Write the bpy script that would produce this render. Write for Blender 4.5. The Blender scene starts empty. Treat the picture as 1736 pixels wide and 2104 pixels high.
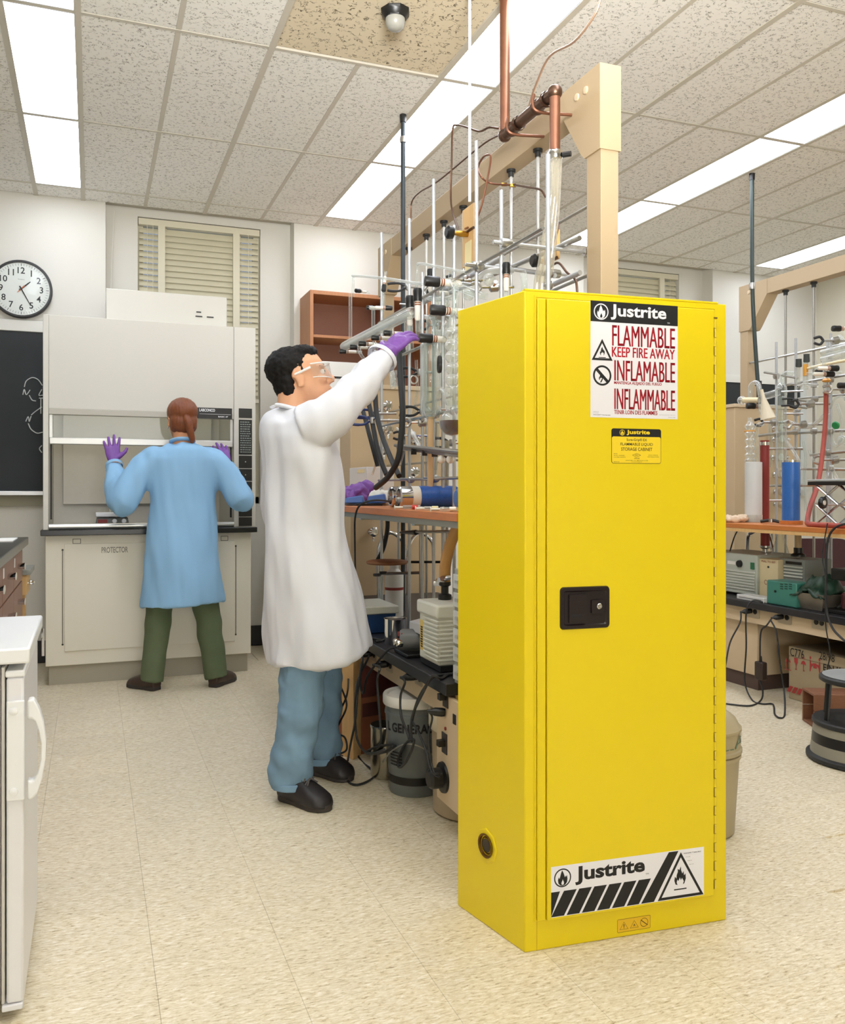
import bpy, math, random
from mathutils import Vector, Matrix, noise
from mathutils.geometry import tessellate_polygon
random.seed(7)
SC = bpy.context.scene
COL = SC.collection

# ------------------------------------------------------------------ camera
F_PX, CX, HY, EYE = 1780.0, 868.0, 1006.0, 1.154
PSI = math.atan((868 - 189) / F_PX)
cam_d = bpy.data.cameras.new('camera')
cam = bpy.data.objects.new('camera', cam_d)
COL.objects.link(cam)
cam_d.sensor_fit = 'HORIZONTAL'
cam_d.sensor_width = 36.0
cam_d.lens = 36.0 * F_PX / 1736.0
cam_d.shift_y = -(1052 - HY) / 1736.0
cam_d.clip_start = 0.05
cam.location = (0, 0, EYE)
cam.rotation_euler = (math.pi / 2, 0, -PSI)
SC.camera = cam

# ------------------------------------------------------------------ world, exposure
W = bpy.data.worlds.new('world')
SC.world = W
W.use_nodes = True
W.node_tree.nodes['Background'].inputs[0].default_value = (0.75, 0.80, 0.95, 1)
W.node_tree.nodes['Background'].inputs[1].default_value = 0.5
SC.view_settings.view_transform = 'Standard'
SC.view_settings.look = 'None'
SC.view_settings.gamma = 1.0
SC.view_settings.use_curve_mapping = False
SC.view_settings.exposure = 0.03
LAMP = 10.6           # brightness of the fluorescent ceiling panels
# added fill light, unseen behind the camera, brightens the fronts facing it
_sl = bpy.data.lights.new('fill_light', 'AREA'); _sl.energy = 108; _sl.shape = 'RECTANGLE'; _sl.size = 2.0; _sl.size_y = 1.6; _sl.color = (1, .985, .96)
_so = bpy.data.objects.new('fill_light', _sl); COL.objects.link(_so)
_so.location = (.3, -4.8, 1.7)
_so.rotation_euler = (Vector((1.0, 4.0, .9)) - _so.location).to_track_quat('-Z', 'Y').to_euler()
# second added fill light, unseen, aimed up to brighten the ceiling
_bl = bpy.data.lights.new('ceiling_fill', 'AREA'); _bl.energy = 92; _bl.spread = math.radians(80); _bl.shape = 'DISK'; _bl.size = 1.0; _bl.color = (1, 1, .99)
_bo = bpy.data.objects.new('ceiling_fill', _bl); COL.objects.link(_bo)
_bo.location = (.1, -.6, 1.9)
_bo.rotation_euler = (Vector((.7, 1.0, 3.1)) - _bo.location).to_track_quat('-Z', 'Y').to_euler()

# ------------------------------------------------------------------ measuring helpers (pixel ray onto a real plane)
_s, _c = math.sin(PSI), math.cos(PSI)
def ray(u, v):
    a = (u - CX) / F_PX
    return Vector((_s + a * _c, _c - a * _s, (HY - v) / F_PX))
def atY(u, v, Y):
    d = ray(u, v); t = Y / d.y
    return Vector((d.x * t, Y, EYE + d.z * t))
def atX(u, v, X):
    d = ray(u, v); t = X / d.x
    return Vector((X, d.y * t, EYE + d.z * t))
def atz(u, v, z):
    d = ray(u, v); t = (z - EYE) / d.z
    return Vector((d.x * t, d.y * t, z))

# ------------------------------------------------------------------ materials
def lin(h):
    h = h.lstrip('#')
    o = []
    for i in (0, 2, 4):
        c = int(h[i:i + 2], 16) / 255
        o.append(c / 12.92 if c <= .04045 else ((c + .055) / 1.055) ** 2.4)
    return (*o, 1)
MATS = {}
def mat(name, col, rough=.5, metal=0, var=0, vscale=30, bump=0, bscale=200, spec=None, coat=0, aniso=None, trans=0):
    if name in MATS: return MATS[name]
    m = bpy.data.materials.new(name); m.use_nodes = True
    nt = m.node_tree; b = nt.nodes['Principled BSDF']
    c = lin(col)
    b.inputs['Base Color'].default_value = c
    b.inputs['Roughness'].default_value = rough
    b.inputs['Metallic'].default_value = metal
    if spec is not None: b.inputs['Specular IOR Level'].default_value = spec
    if coat: b.inputs['Coat Weight'].default_value = coat
    if trans: b.inputs['Transmission Weight'].default_value = trans
    if var or bump:
        tc = nt.nodes.new('ShaderNodeTexCoord'); mp = nt.nodes.new('ShaderNodeMapping')
        nt.links.new(tc.outputs['Object'], mp.inputs[0])
        if aniso: mp.inputs['Scale'].default_value = aniso
    if var:
        n = nt.nodes.new('ShaderNodeTexNoise'); n.inputs['Scale'].default_value = vscale; n.inputs['Detail'].default_value = 4
        r = nt.nodes.new('ShaderNodeMix'); r.data_type = 'RGBA'
        r.inputs[6].default_value = tuple(max(0, x * (1 - var)) for x in c[:3]) + (1,)
        r.inputs[7].default_value = tuple(min(1, x * (1 + var)) for x in c[:3]) + (1,)
        nt.links.new(mp.outputs[0], n.inputs[0]); nt.links.new(n.outputs['Fac'], r.inputs[0])
        nt.links.new(r.outputs[2], b.inputs['Base Color'])
    if bump:
        n2 = nt.nodes.new('ShaderNodeTexNoise'); n2.inputs['Scale'].default_value = bscale; n2.inputs['Detail'].default_value = 3
        bp = nt.nodes.new('ShaderNodeBump'); bp.inputs['Strength'].default_value = bump; bp.inputs['Distance'].default_value = .002
        nt.links.new(mp.outputs[0], n2.inputs[0]); nt.links.new(n2.outputs['Fac'], bp.inputs['Height'])
        nt.links.new(bp.outputs[0], b.inputs['Normal'])
    MATS[name] = m
    return m
def emit(name, col, s):
    m = bpy.data.materials.new(name); m.use_nodes = True
    b = m.node_tree.nodes['Principled BSDF']
    b.inputs['Base Color'].default_value = (.8, .8, .8, 1)
    b.inputs['Emission Color'].default_value = lin(col)
    b.inputs['Emission Strength'].default_value = s
    MATS[name] = m
    return m
def thinglass(name, tint='f4f8f6', edge='fbfdfc', body=.06, k=.68):
    # thin-walled clear glass: see-through facing the eye, glossy edge-on, with bright outlines painted in as white diffuse
    m = bpy.data.materials.new(name); m.use_nodes = True
    nt = m.node_tree; nt.nodes.clear()
    out = nt.nodes.new('ShaderNodeOutputMaterial')
    tr = nt.nodes.new('ShaderNodeBsdfTransparent'); tr.inputs[0].default_value = lin(tint)
    gl = nt.nodes.new('ShaderNodeBsdfGlossy'); gl.inputs['Roughness'].default_value = .04
    df = nt.nodes.new('ShaderNodeBsdfDiffuse'); df.inputs[0].default_value = lin(edge)
    lw = nt.nodes.new('ShaderNodeLayerWeight'); lw.inputs[0].default_value = .35
    mr = nt.nodes.new('ShaderNodeMapRange'); mr.inputs[3].default_value = body; mr.inputs[4].default_value = k
    nt.links.new(lw.outputs['Facing'], mr.inputs[0])
    m1 = nt.nodes.new('ShaderNodeMixShader'); m1.inputs[0].default_value = .6
    nt.links.new(gl.outputs[0], m1.inputs[1]); nt.links.new(df.outputs[0], m1.inputs[2])
    m2 = nt.nodes.new('ShaderNodeMixShader')
    nt.links.new(mr.outputs[0], m2.inputs[0]); nt.links.new(tr.outputs[0], m2.inputs[1]); nt.links.new(m1.outputs[0], m2.inputs[2])
    nt.links.new(m2.outputs[0], out.inputs[0])
    MATS[name] = m
    return m

M_WALL = mat('wall_paint', 'd8d5cb', .75, var=.02, vscale=3, bump=.15, bscale=300)
M_WALLW = mat('right_wall_paint', 'dad4c0', .75, var=.02, vscale=3, bump=.15, bscale=300)
M_TEE = mat('ceiling_tee_metal', 'c4beb0', .5)
M_TEED = mat('trim_dark_rubber', '2a2a2b', .5)
M_YEL = mat('yellow_enamel', 'e4cb00', .42, bump=.03, bscale=700, coat=.05)
M_BLACK = mat('black_plastic', '141414', .38)
M_BLACKR = mat('black_rubber', '232424', .55)
M_WHITE = mat('white_enamel', 'eceef0', .3)
M_WPLAST = mat('white_plastic', 'ebe8e0', .4)
M_BEIGE = mat('beige_steel', 'd3bd9b', .5, var=.02, vscale=8)
M_BEIGED = mat('beige_panel', 'c9b18c', .55, var=.03, vscale=6)
M_HOOD = mat('hood_enamel', 'd6d3c8', .4, bump=.03, bscale=500)
M_HOODB = mat('hood_base_enamel', 'ebe6d5', .45, bump=.03, bscale=500)
M_HOODL = mat('hood_liner', 'e8e3d8', .5, var=.03, vscale=40)
M_CHROME = mat('chrome', 'dedede', .12, 1)
M_STEEL = mat('steel_rod', 'b9b8b4', .3, 1, var=.12, vscale=60)
M_ALU = mat('aluminium_rod', 'c3c6c8', .45, .85, var=.08, vscale=80)
M_COPPER = mat('copper', '946853', .38, .9, var=.3, vscale=12)
M_COPPERD = mat('aged_copper', '6f5546', .35, .9, var=.3, vscale=14)
M_BRASS = mat('brass', 'b58b3c', .3, 1)
M_EPOXY = mat('black_epoxy_resin', '1f2122', .22, var=.1, vscale=40)
M_ORANGE = mat('varnished_orange_wood', 'c5773a', .4, var=.25, vscale=9, aniso=(14, 1.2, 14))
M_PINE = mat('pale_pine', 'dcb377', .55, var=.14, vscale=8, aniso=(12, 12, 1.2))
M_BROWNW = mat('brown_wood', 'b0784f', .5, var=.18, vscale=9, aniso=(10, 10, 1.2))
M_WALNUT = mat('walnut_drawer_wood', '8f6650', .45, var=.16, vscale=10, aniso=(10, 10, 1.5))
M_CARD = mat('brown_cardboard', '9a5b3c', .8, var=.08, vscale=20)
M_CARDK = mat('grey_cardboard', 'a89778', .8, var=.06, vscale=20)
M_GLASS = thinglass('clear_glass')
M_GLASSF = thinglass('frosted_glass', 'f2f4f0', 'fbfcfa', .20, .8)
M_PANE = thinglass('window_pane', 'f2f5f4', 'e8eeee', .03, .30)
M_TUBE = thinglass('clear_vinyl_tubing', 'f6f3ea', 'f4f1e6', .25, .7)
M_PTFE = mat('white_stopcock_barrel', 'efeade', .35)
M_ORING = mat('orange_seal_ring', '8c4f28', .5)
M_PURPLE = mat('purple_nitrile', '7a4a9e', .45, bump=.25, bscale=120)
M_RED = mat('dull_red_rubber', '8a2f2b', .5)
M_BLUE = mat('blue_mesh_plastic', '2458a8', .4)
M_PAPER = mat('white_paper', 'f3f1ec', .7)
M_INK = mat('black_ink', '141217', .6)

# ------------------------------------------------------------------ object helpers
OFF = {}
def tag(o, label=None, cat=None, group=None, kind=None):
    if label: o['label'] = label
    if cat: o['category'] = cat
    if group: o['group'] = group
    if kind: o['kind'] = kind
    return o
def thing(name, label, cat, loc=(0, 0, 0), group=None):
    o = bpy.data.objects.new(name, None); COL.objects.link(o)
    o.empty_display_size = .05
    o.location = loc; OFF[o.name] = Vector(loc)
    return tag(o, label, cat, group)
def off(o):
    return OFF.get(o.name, Vector((0, 0, 0))) if o else Vector((0, 0, 0))
def copy_tree(o, parent=None):
    c = o.copy(); COL.objects.link(c); c.parent = parent
    if o.name in OFF: OFF[c.name] = OFF[o.name].copy()
    for ch in list(o.children): copy_tree(ch, c)
    return c
def link_mesh(name, me, m, parent=None, base=None):
    me.materials.clear(); me.materials.append(m)
    o = bpy.data.objects.new(name, me); COL.objects.link(o)
    if parent is not None:
        o.parent = parent; OFF[o.name] = off(parent)
    elif base is not None:
        o.location = base; OFF[o.name] = Vector(base)
    return o
def spline(pts, n=6):
    pts = [Vector(p) for p in pts]
    if len(pts) < 3: return pts
    out = []
    P = [2 * pts[0] - pts[1]] + pts + [2 * pts[-1] - pts[-2]]
    for i in range(1, len(P) - 2):
        p0, p1, p2, p3 = P[i - 1], P[i], P[i + 1], P[i + 2]
        for k in range(n):
            t = k / n
            out.append(.5 * ((2 * p1) + (p2 - p0) * t + (2 * p0 - 5 * p1 + 4 * p2 - p3) * t * t + (3 * p1 - p0 - 3 * p2 + p3) * t ** 3))
    out.append(pts[-1])
    return out
class MB:
    def __init__(self, M=None):
        self.v = []; self.f = []; self.M = M
    def add(self, vs, fs):
        b = len(self.v)
        self.v += [(self.M @ Vector(p)) if self.M else Vector(p) for p in vs]
        self.f += [[b + i for i in f] for f in fs]
        return self
    def box(self, a, b):
        x0, y0, z0 = [min(p, q) for p, q in zip(a, b)]; x1, y1, z1 = [max(p, q) for p, q in zip(a, b)]
        return self.add([(x0, y0, z0), (x1, y0, z0), (x1, y1, z0), (x0, y1, z0), (x0, y0, z1), (x1, y0, z1), (x1, y1, z1), (x0, y1, z1)],
                        [(0, 3, 2, 1), (4, 5, 6, 7), (0, 1, 5, 4), (1, 2, 6, 5), (2, 3, 7, 6), (3, 0, 4, 7)])
    def hexa(self, bot, top):
        return self.add(list(bot) + list(top), [(0, 3, 2, 1), (4, 5, 6, 7), (0, 1, 5, 4), (1, 2, 6, 5), (2, 3, 7, 6), (3, 0, 4, 7)])
    def tube(self, path, r, n=8, cap=True, flat=1.0):
        path = [Vector(p) for p in path]
        N = len(path)
        R = r if isinstance(r, (list, tuple)) else [r] * N
        if len(R) != N:
            R = [R[min(len(R) - 1, int(i * len(R) / N))] for i in range(N)]
        t = (path[1] - path[0]).normalized()
        up = Vector((0, 0, 1)) if abs(t.z) < .9 else Vector((1, 0, 0))
        x = t.cross(up).normalized(); vs = []; fs = []
        for i, p in enumerate(path):
            d = (path[min(i + 1, N - 1)] - path[max(i - 1, 0)])
            d = d.normalized() if d.length > 1e-9 else t
            x = (x - d * x.dot(d)); x = x.normalized() if x.length > 1e-6 else d.orthogonal().normalized()
            y = d.cross(x)
            for k in range(n):
                a = 2 * math.pi * k / n
                vs.append(p + (x * math.cos(a) + y * math.sin(a) * flat) * R[i])
        for i in range(N - 1):
            for k in range(n):
                fs.append((i * n + k, i * n + (k + 1) % n, (i + 1) * n + (k + 1) % n, (i + 1) * n + k))
        if cap:
            fs.append(tuple(range(n - 1, -1, -1))); fs.append(tuple((N - 1) * n + k for k in range(n)))
        return self.add(vs, fs)
    def cyl(self, a, b, r, n=12, cap=True): return self.tube([a, b], r, n, cap)
    def lathe(self, prof, c=(0, 0, 0), axis=(0, 0, 1), n=20, cap=True):
        ax = Vector(axis).normalized(); x = ax.orthogonal().normalized(); y = ax.cross(x); c = Vector(c)
        vs = []; fs = []
        for r, h in prof:
            for k in range(n):
                a = 2 * math.pi * k / n
                vs.append(c + ax * h + (x * math.cos(a) + y * math.sin(a)) * r)
        for i in range(len(prof) - 1):
            for k in range(n):
                fs.append((i * n + k, i * n + (k + 1) % n, (i + 1) * n + (k + 1) % n, (i + 1) * n + k))
        if cap:
            if prof[0][0] > 1e-4: fs.append(tuple(range(n - 1, -1, -1)))
            if prof[-1][0] > 1e-4: fs.append(tuple((len(prof) - 1) * n + k for k in range(n)))
        return self.add(vs, fs)
    def ball(self, c, r, n=14, m=9, rot=None):
        r = r if isinstance(r, (list, tuple)) else (r, r, r)
        c = Vector(c); vs = []; fs = []
        for i in range(m + 1):
            th = math.pi * i / m
            for k in range(n):
                a = 2 * math.pi * k / n
                p = Vector((r[0] * math.sin(th) * math.cos(a), r[1] * math.sin(th) * math.sin(a), -r[2] * math.cos(th)))
                if rot: p = rot @ p
                vs.append(c + p)
        for i in range(m):
            for k in range(n):
                fs.append((i * n + k, i * n + (k + 1) % n, (i + 1) * n + (k + 1) % n, (i + 1) * n + k))
        return self.add(vs, fs)
    def rings(self, rs, n=24, cap=True):
        # rs: (centre, vx, vy) ellipses lofted
        vs = []; fs = []
        for c, vx, vy in rs:
            c, vx, vy = Vector(c), Vector(vx), Vector(vy)
            for k in range(n):
                a = 2 * math.pi * k / n
                vs.append(c + vx * math.cos(a) + vy * math.sin(a))
        N = len(rs)
        for i in range(N - 1):
            for k in range(n):
                fs.append((i * n + k, i * n + (k + 1) % n, (i + 1) * n + (k + 1) % n, (i + 1) * n + k))
        if cap:
            fs.append(tuple(range(n - 1, -1, -1))); fs.append(tuple((N - 1) * n + k for k in range(n)))
        return self.add(vs, fs)
    def prism(self, poly, o, u, v, d):
        # 2-D polygon (list of (a, b)) at o + u*a + v*b, thickened by vector d
        o, u, v, d = Vector(o), Vector(u), Vector(v), Vector(d); n = len(poly)
        A = [o + u * a + v * b for a, b in poly]
        tri = tessellate_polygon([[Vector((a, b, 0)) for a, b in poly]])
        vs = A + [p + d for p in A]; fs = []
        flip = u.cross(v).dot(d) > 0
        area = sum(poly[i][0] * poly[(i + 1) % n][1] - poly[(i + 1) % n][0] * poly[i][1] for i in range(n))
        for t in tri:
            q = t if True else t
            fs.append(tuple(i + n for i in q)); fs.append(tuple(reversed(q)))
        for i in range(n):
            j = (i + 1) % n
            fs.append((i, j, j + n, i + n))
        return self.add(vs, fs)
    def flat(self, poly, o, u, v):
        o, u, v = Vector(o), Vector(u), Vector(v)
        tri = tessellate_polygon([[Vector((a, b, 0)) for a, b in poly]])
        return self.add([o + u * a + v * b for a, b in poly], [tuple(t) for t in tri])
    def ring2d(self, outer, inner, o, u, v):
        o, u, v = Vector(o), Vector(u), Vector(v); n = len(outer)
        return self.add([o + u * a + v * b for a, b in outer] + [o + u * a + v * b for a, b in inner],
                        [(i, (i + 1) % n, n + (i + 1) % n, n + i) for i in range(n)])
    def mesh(self, name, offset=Vector((0, 0, 0)), smooth=True, ang=38):
        me = bpy.data.meshes.new(name)
        me.from_pydata([tuple(p - offset) for p in self.v], [], self.f)
        me.validate()
        import bmesh
        bm = bmesh.new(); bm.from_mesh(me)
        bmesh.ops.remove_doubles(bm, verts=bm.verts, dist=1e-6)
        bmesh.ops.recalc_face_normals(bm, faces=bm.faces)
        bm.to_mesh(me); bm.free()
        if smooth:
            me.shade_smooth(); me.set_sharp_from_angle(angle=math.radians(ang))
        return me
    def build(self, name, m, parent=None, bevel=0, base=None, smooth=True, kind=None, label=None, ang=38):
        o = link_mesh(name, self.mesh(name, off(parent) if parent else Vector(base or (0, 0, 0)), smooth, ang), m, parent, base)
        if bevel:
            b = o.modifiers.new('bevel', 'BEVEL'); b.width = bevel; b.segments = 2; b.limit_method = 'ANGLE'; b.angle_limit = math.radians(40)
            b.harden_normals = False
        if kind: o['kind'] = kind
        if label: o['label'] = label
        return o
def remesh(mb, voxel=.008, smooth=4, fold=None):
    # joins overlapping lofts into one continuous surface
    me = mb.mesh('tmp', smooth=False)
    o = bpy.data.objects.new('tmp', me); COL.objects.link(o)
    r = o.modifiers.new('r', 'REMESH'); r.mode = 'VOXEL'; r.voxel_size = voxel
    if smooth:
        s = o.modifiers.new('s', 'SMOOTH'); s.factor = .5; s.iterations = smooth
    dg = bpy.context.evaluated_depsgraph_get()
    me2 = bpy.data.meshes.new_from_object(o.evaluated_get(dg))
    bpy.data.objects.remove(o); bpy.data.meshes.remove(me)
    if fold:
        nrm = [v.normal.copy() for v in me2.vertices]
        for v, nn in zip(me2.vertices, nrm):
            v.co += nn * fold(v.co)
    me2.shade_smooth()
    return me2
def place(me, name, m, parent):
    me.transform(Matrix.Translation(-off(parent)))
    me.name = name
    return link_mesh(name, me, m, parent)
_TXT = {}
def text_mesh(s, bold=0, space=1.0):
    k = (s, bold, space)
    if k in _TXT: return _TXT[k]
    cu = bpy.data.curves.new('t', 'FONT'); cu.body = s; cu.offset = bold; cu.resolution_u = 3
    cu.fill_mode = 'FRONT'; cu.space_character = space
    o = bpy.data.objects.new('t', cu); COL.objects.link(o)
    dg = bpy.context.evaluated_depsgraph_get()
    me = bpy.data.meshes.new_from_object(o.evaluated_get(dg))
    bpy.data.objects.remove(o); bpy.data.curves.remove(cu)
    V = [v.co.copy() for v in me.vertices]; Fc = [list(p.vertices) for p in me.polygons]
    bpy.data.meshes.remove(me)
    x0 = min(v.x for v in V); x1 = max(v.x for v in V); y0 = min(v.y for v in V); y1 = max(v.y for v in V)
    V = [((v.x - x0) / (x1 - x0), (v.y - y0) / (y1 - y0)) for v in V]
    _TXT[k] = (V, Fc, (x1 - x0) / (y1 - y0))
    return _TXT[k]
def text(mb, s, o, u, v, w=None, h=None, bold=0, space=1.0):
    V, Fc, asp = text_mesh(s, bold, space)
    if w is None: w = h * asp
    if h is None: h = w / asp
    o, u, v = Vector(o), Vector(u), Vector(v)
    return mb.add([o + u * (a * w) + v * (b * h) for a, b in V], Fc)

# ================================================================== ROOM
RX0, RX1, RY0, RY1, CZ = -2.3, 6.4, -5.2, 6.32, 3.121
# floor material: vinyl composition tile with streaked chips
def floor_material():
    m = bpy.data.materials.new('vinyl_tile'); m.use_nodes = True
    nt = m.node_tree; b = nt.nodes['Principled BSDF']; L = nt.links.new
    geo = nt.nodes.new('ShaderNodeNewGeometry'); oi = nt.nodes.new('ShaderNodeObjectInfo')
    mp = nt.nodes.new('ShaderNodeMapping'); mp.inputs['Scale'].default_value = (26, 92, 30)
    mp.inputs['Rotation'].default_value = (0, 0, math.radians(21))
    L(geo.outputs['Position'], mp.inputs[0])
    n1 = nt.nodes.new('ShaderNodeTexNoise'); n1.inputs['Scale'].default_value = 1.6; n1.inputs['Detail'].default_value = 6; n1.inputs['Roughness'].default_value = .72
    n1.inputs['Distortion'].default_value = .6
    L(mp.outputs[0], n1.inputs[0])
    cr = nt.nodes.new('ShaderNodeValToRGB'); e = cr.color_ramp.elements
    e[0].position = .33; e[0].color = lin('a28e6c'); e[1].position = .68; e[1].color = lin('f8f2e5')
    a = cr.color_ramp.elements.new(.42); a.color = lin('d5c6a3')
    a = cr.color_ramp.elements.new(.54); a.color = lin('e6dbc1')
    L(n1.outputs['Fac'], cr.inputs[0])
    n2 = nt.nodes.new('ShaderNodeTexNoise'); n2.inputs['Scale'].default_value = 3.1; n2.inputs['Detail'].default_value = 2
    mp2 = nt.nodes.new('ShaderNodeMapping'); mp2.inputs['Scale'].default_value = (2.2, 4.5, 1); L(geo.outputs['Position'], mp2.inputs[0]); L(mp2.outputs[0], n2.inputs[0])
    mr = nt.nodes.new('ShaderNodeMapRange'); mr.inputs[3].default_value = .90; mr.inputs[4].default_value = 1.06
    L(n2.outputs['Fac'], mr.inputs[0])
    rn = nt.nodes.new('ShaderNodeMapRange'); rn.inputs[3].default_value = .97; rn.inputs[4].default_value = 1.03
    L(oi.outputs['Random'], rn.inputs[0])
    mu = nt.nodes.new('ShaderNodeMath'); mu.operation = 'MULTIPLY'; L(mr.outputs[0], mu.inputs[0]); L(rn.outputs[0], mu.inputs[1])
    hs = nt.nodes.new('ShaderNodeVectorMath'); hs.operation = 'SCALE'
    L(cr.outputs[0], hs.inputs[0]); L(mu.outputs[0], hs.inputs['Scale'])
    L(hs.outputs[0], b.inputs['Base Color'])
    b.inputs['Roughness'].default_value = .42
    bp = nt.nodes.new('ShaderNodeBump'); bp.inputs['Strength'].default_value = .12; bp.inputs['Distance'].default_value = .001
    L(n1.outputs['Fac'], bp.inputs['Height']); L(bp.outputs[0], b.inputs['Normal'])
    MATS['vinyl_tile'] = m
    return m
M_FLOOR = floor_material()
def tile_material(name, base, dark, scale, lo, hi):
    m = bpy.data.materials.new(name); m.use_nodes = True
    nt = m.node_tree; b = nt.nodes['Principled BSDF']; L = nt.links.new
    geo = nt.nodes.new('ShaderNodeNewGeometry')
    n1 = nt.nodes.new('ShaderNodeTexNoise'); n1.inputs['Scale'].default_value = scale; n1.inputs['Detail'].default_value = 2; n1.inputs['Distortion'].default_value = .9
    n2 = nt.nodes.new('ShaderNodeTexNoise'); n2.inputs['Scale'].default_value = scale * .8; n2.inputs['Detail'].default_value = 1
    L(geo.outputs['Position'], n1.inputs[0])
    ad = nt.nodes.new('ShaderNodeVectorMath'); ad.inputs[1].default_value = (7, 3, 5); L(geo.outputs['Position'], ad.inputs[0]); L(ad.outputs[0], n2.inputs[0])
    s1 = nt.nodes.new('ShaderNodeMath'); s1.operation = 'SUBTRACT'; s1.inputs[1].default_value = .5; L(n1.outputs['Fac'], s1.inputs[0])
    ab = nt.nodes.new('ShaderNodeMath'); ab.operation = 'ABSOLUTE'; L(s1.outputs[0], ab.inputs[0])
    r1 = nt.nodes.new('ShaderNodeMapRange'); r1.inputs[1].default_value = lo; r1.inputs[2].default_value = hi; r1.inputs[3].default_value = 1; r1.inputs[4].default_value = 0
    L(ab.outputs[0], r1.inputs[0])
    r2 = nt.nodes.new('ShaderNodeMapRange'); r2.inputs[1].default_value = .50; r2.inputs[2].default_value = .56; L(n2.outputs['Fac'], r2.inputs[0])
    mu = nt.nodes.new('ShaderNodeMath'); mu.operation = 'MULTIPLY'; L(r1.outputs[0], mu.inputs[0]); L(r2.outputs[0], mu.inputs[1])
    mx = nt.nodes.new('ShaderNodeMix'); mx.data_type = 'RGBA'; mx.inputs[6].default_value = lin(base); mx.inputs[7].default_value = lin(dark)
    L(mu.outputs[0], mx.inputs[0]); L(mx.outputs[2], b.inputs['Base Color'])
    iv = nt.nodes.new('ShaderNodeMath'); iv.operation = 'SUBTRACT'; iv.inputs[0].default_value = 1; L(mu.outputs[0], iv.inputs[1])
    bp = nt.nodes.new('ShaderNodeBump'); bp.inputs['Strength'].default_value = .5; bp.inputs['Distance'].default_value = .003
    L(iv.outputs[0], bp.inputs['Height']); L(bp.outputs[0], b.inputs['Normal'])
    b.inputs['Roughness'].default_value = .9
    MATS[name] = m
    return m
M_CTILE = tile_material('fissured_ceiling_tile', 'eceae4', '8f8a80', 62, .012, .035)
M_CTAN = tile_material('tan_ceiling_tile', 'd8cbb0', '6a5d48', 42, .012, .035)

floor = MB().box((RX0, RY0, -.12), (RX1, RY1 + .3, -.006)).build('floor', M_FLOOR); tag(floor, kind='structure')
# floor tiles where the photograph shows the floor, one object each (one shared mesh)
T = .3048
def seen_floor(x, y):
    Z = x * _s + y * _c
    if Z < 1.5: return False
    u = CX + F_PX * (x * _c - y * _s) / Z; v = HY + F_PX * EYE / Z
    return -90 < u < 1830 and v < 2230
tile_me = None
tl = []
iy = 0
cells = []
for iy in range(3, 21):
    for ix in range(-4, 22):
        x, y = ix * T + .14, iy * T + .08
        if y + T > RY1 - .02 or x + T > RX1 - .02: continue
        if not seen_floor(x + T / 2, y + T / 2): continue
        if 1.15 < x < 2.3 and 2.95 < y < 4.95: continue      # hidden under the middle bench
        if x > 3.75 and y > 2.0: continue
        if y > 5.65 and x < .95: continue
        cells.append((y, x))
cells.sort()
rest = MB()
for k, (y, x) in enumerate(cells):
    g = .00015
    if k < 290:
        if tile_me is None:
            h = T / 2 - g
            mb = MB(); mb.hexa([(-h, -h, -.006), (h, -h, -.006), (h, h, -.006), (-h, h, -.006)],
                               [(-h + .0002, -h + .0002, 0), (h - .0002, -h + .0002, 0), (h - .0002, h - .0002, 0), (-h + .0002, h - .0002, 0)])
            tile_me = mb.mesh('floor_tile', smooth=False); tile_me.materials.append(M_FLOOR)
        o = bpy.data.objects.new('floor_tile', tile_me); COL.objects.link(o); o.parent = floor
        o.location = (x + T / 2, y + T / 2, 0)
    else:
        rest.hexa([(x + g, y + g, -.006), (x + T - g, y + g, -.006), (x + T - g, y + T - g, -.006), (x + g, y + T - g, -.006)],
                  [(x + .002, y + .002, 0), (x + T - .002, y + .002, 0), (x + T - .002, y + T - .002, 0), (x + .002, y + T - .002, 0)])
if rest.v: rest.build('far_floor_tiles', M_FLOOR, floor, kind='stuff', smooth=False)

# ceiling: slab, tees, tiles
ceil = MB().box((RX0, RY0, CZ + .03), (RX1, RY1 + .3, CZ + .15)).build('ceiling', mat('ceiling_void', 'b9b3a5', .9)); tag(ceil, kind='structure')
STR = [(-.349, -.056), (1.556, 1.854), (3.475, 3.797), (5.43, 5.755)]
ROWS = [RY1, 6.08, 4.965, 3.84, 2.715, 1.59, .465, -.66, RY0]
xs = [RX0]
cuts = [-2.25, -1.10, -.349, -.056, .346, .748, 1.152, 1.556, 1.854, 2.26, 2.665, 3.07, 3.475, 3.797, 4.205, 4.615, 5.02, 5.43, 5.755, 6.38]
def is_strip(a, b): return any(abs(a - p) < .01 and abs(b - q) < .01 for p, q in STR)
for r in range(len(ROWS) - 1):
    y1, y0 = ROWS[r], ROWS[r + 1]
    for a, b in zip(cuts[:-1], cuts[1:]):
        strip = is_strip(a, b)
        if strip and 0 < r < 5: continue
        if abs(y0 - 2.715) < .01 and (abs(a - .748) < .01 or abs(a - 1.152) < .01): continue
        g = .012
        MB().hexa([(a + g, y0 + g, CZ), (b - g, y0 + g, CZ), (b - g, y1 - g, CZ), (a + g, y1 - g, CZ)],
                  [(a + .002, y0 + .002, CZ + .02), (b - .002, y0 + .002, CZ + .02), (b - .002, y1 - .002, CZ + .02), (a + .002, y1 - .002, CZ + .02)]
                  ).build('ceiling_tile', M_CTILE, ceil, smooth=False)
MB().box((.748 + .014, 2.715 + .014, CZ + .006), (1.556 - .014, 3.84 - .014, CZ + .022)).build('ceiling_tile', M_CTAN, ceil, smooth=False, label='tan ceiling tile coarser than its neighbours')
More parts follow.
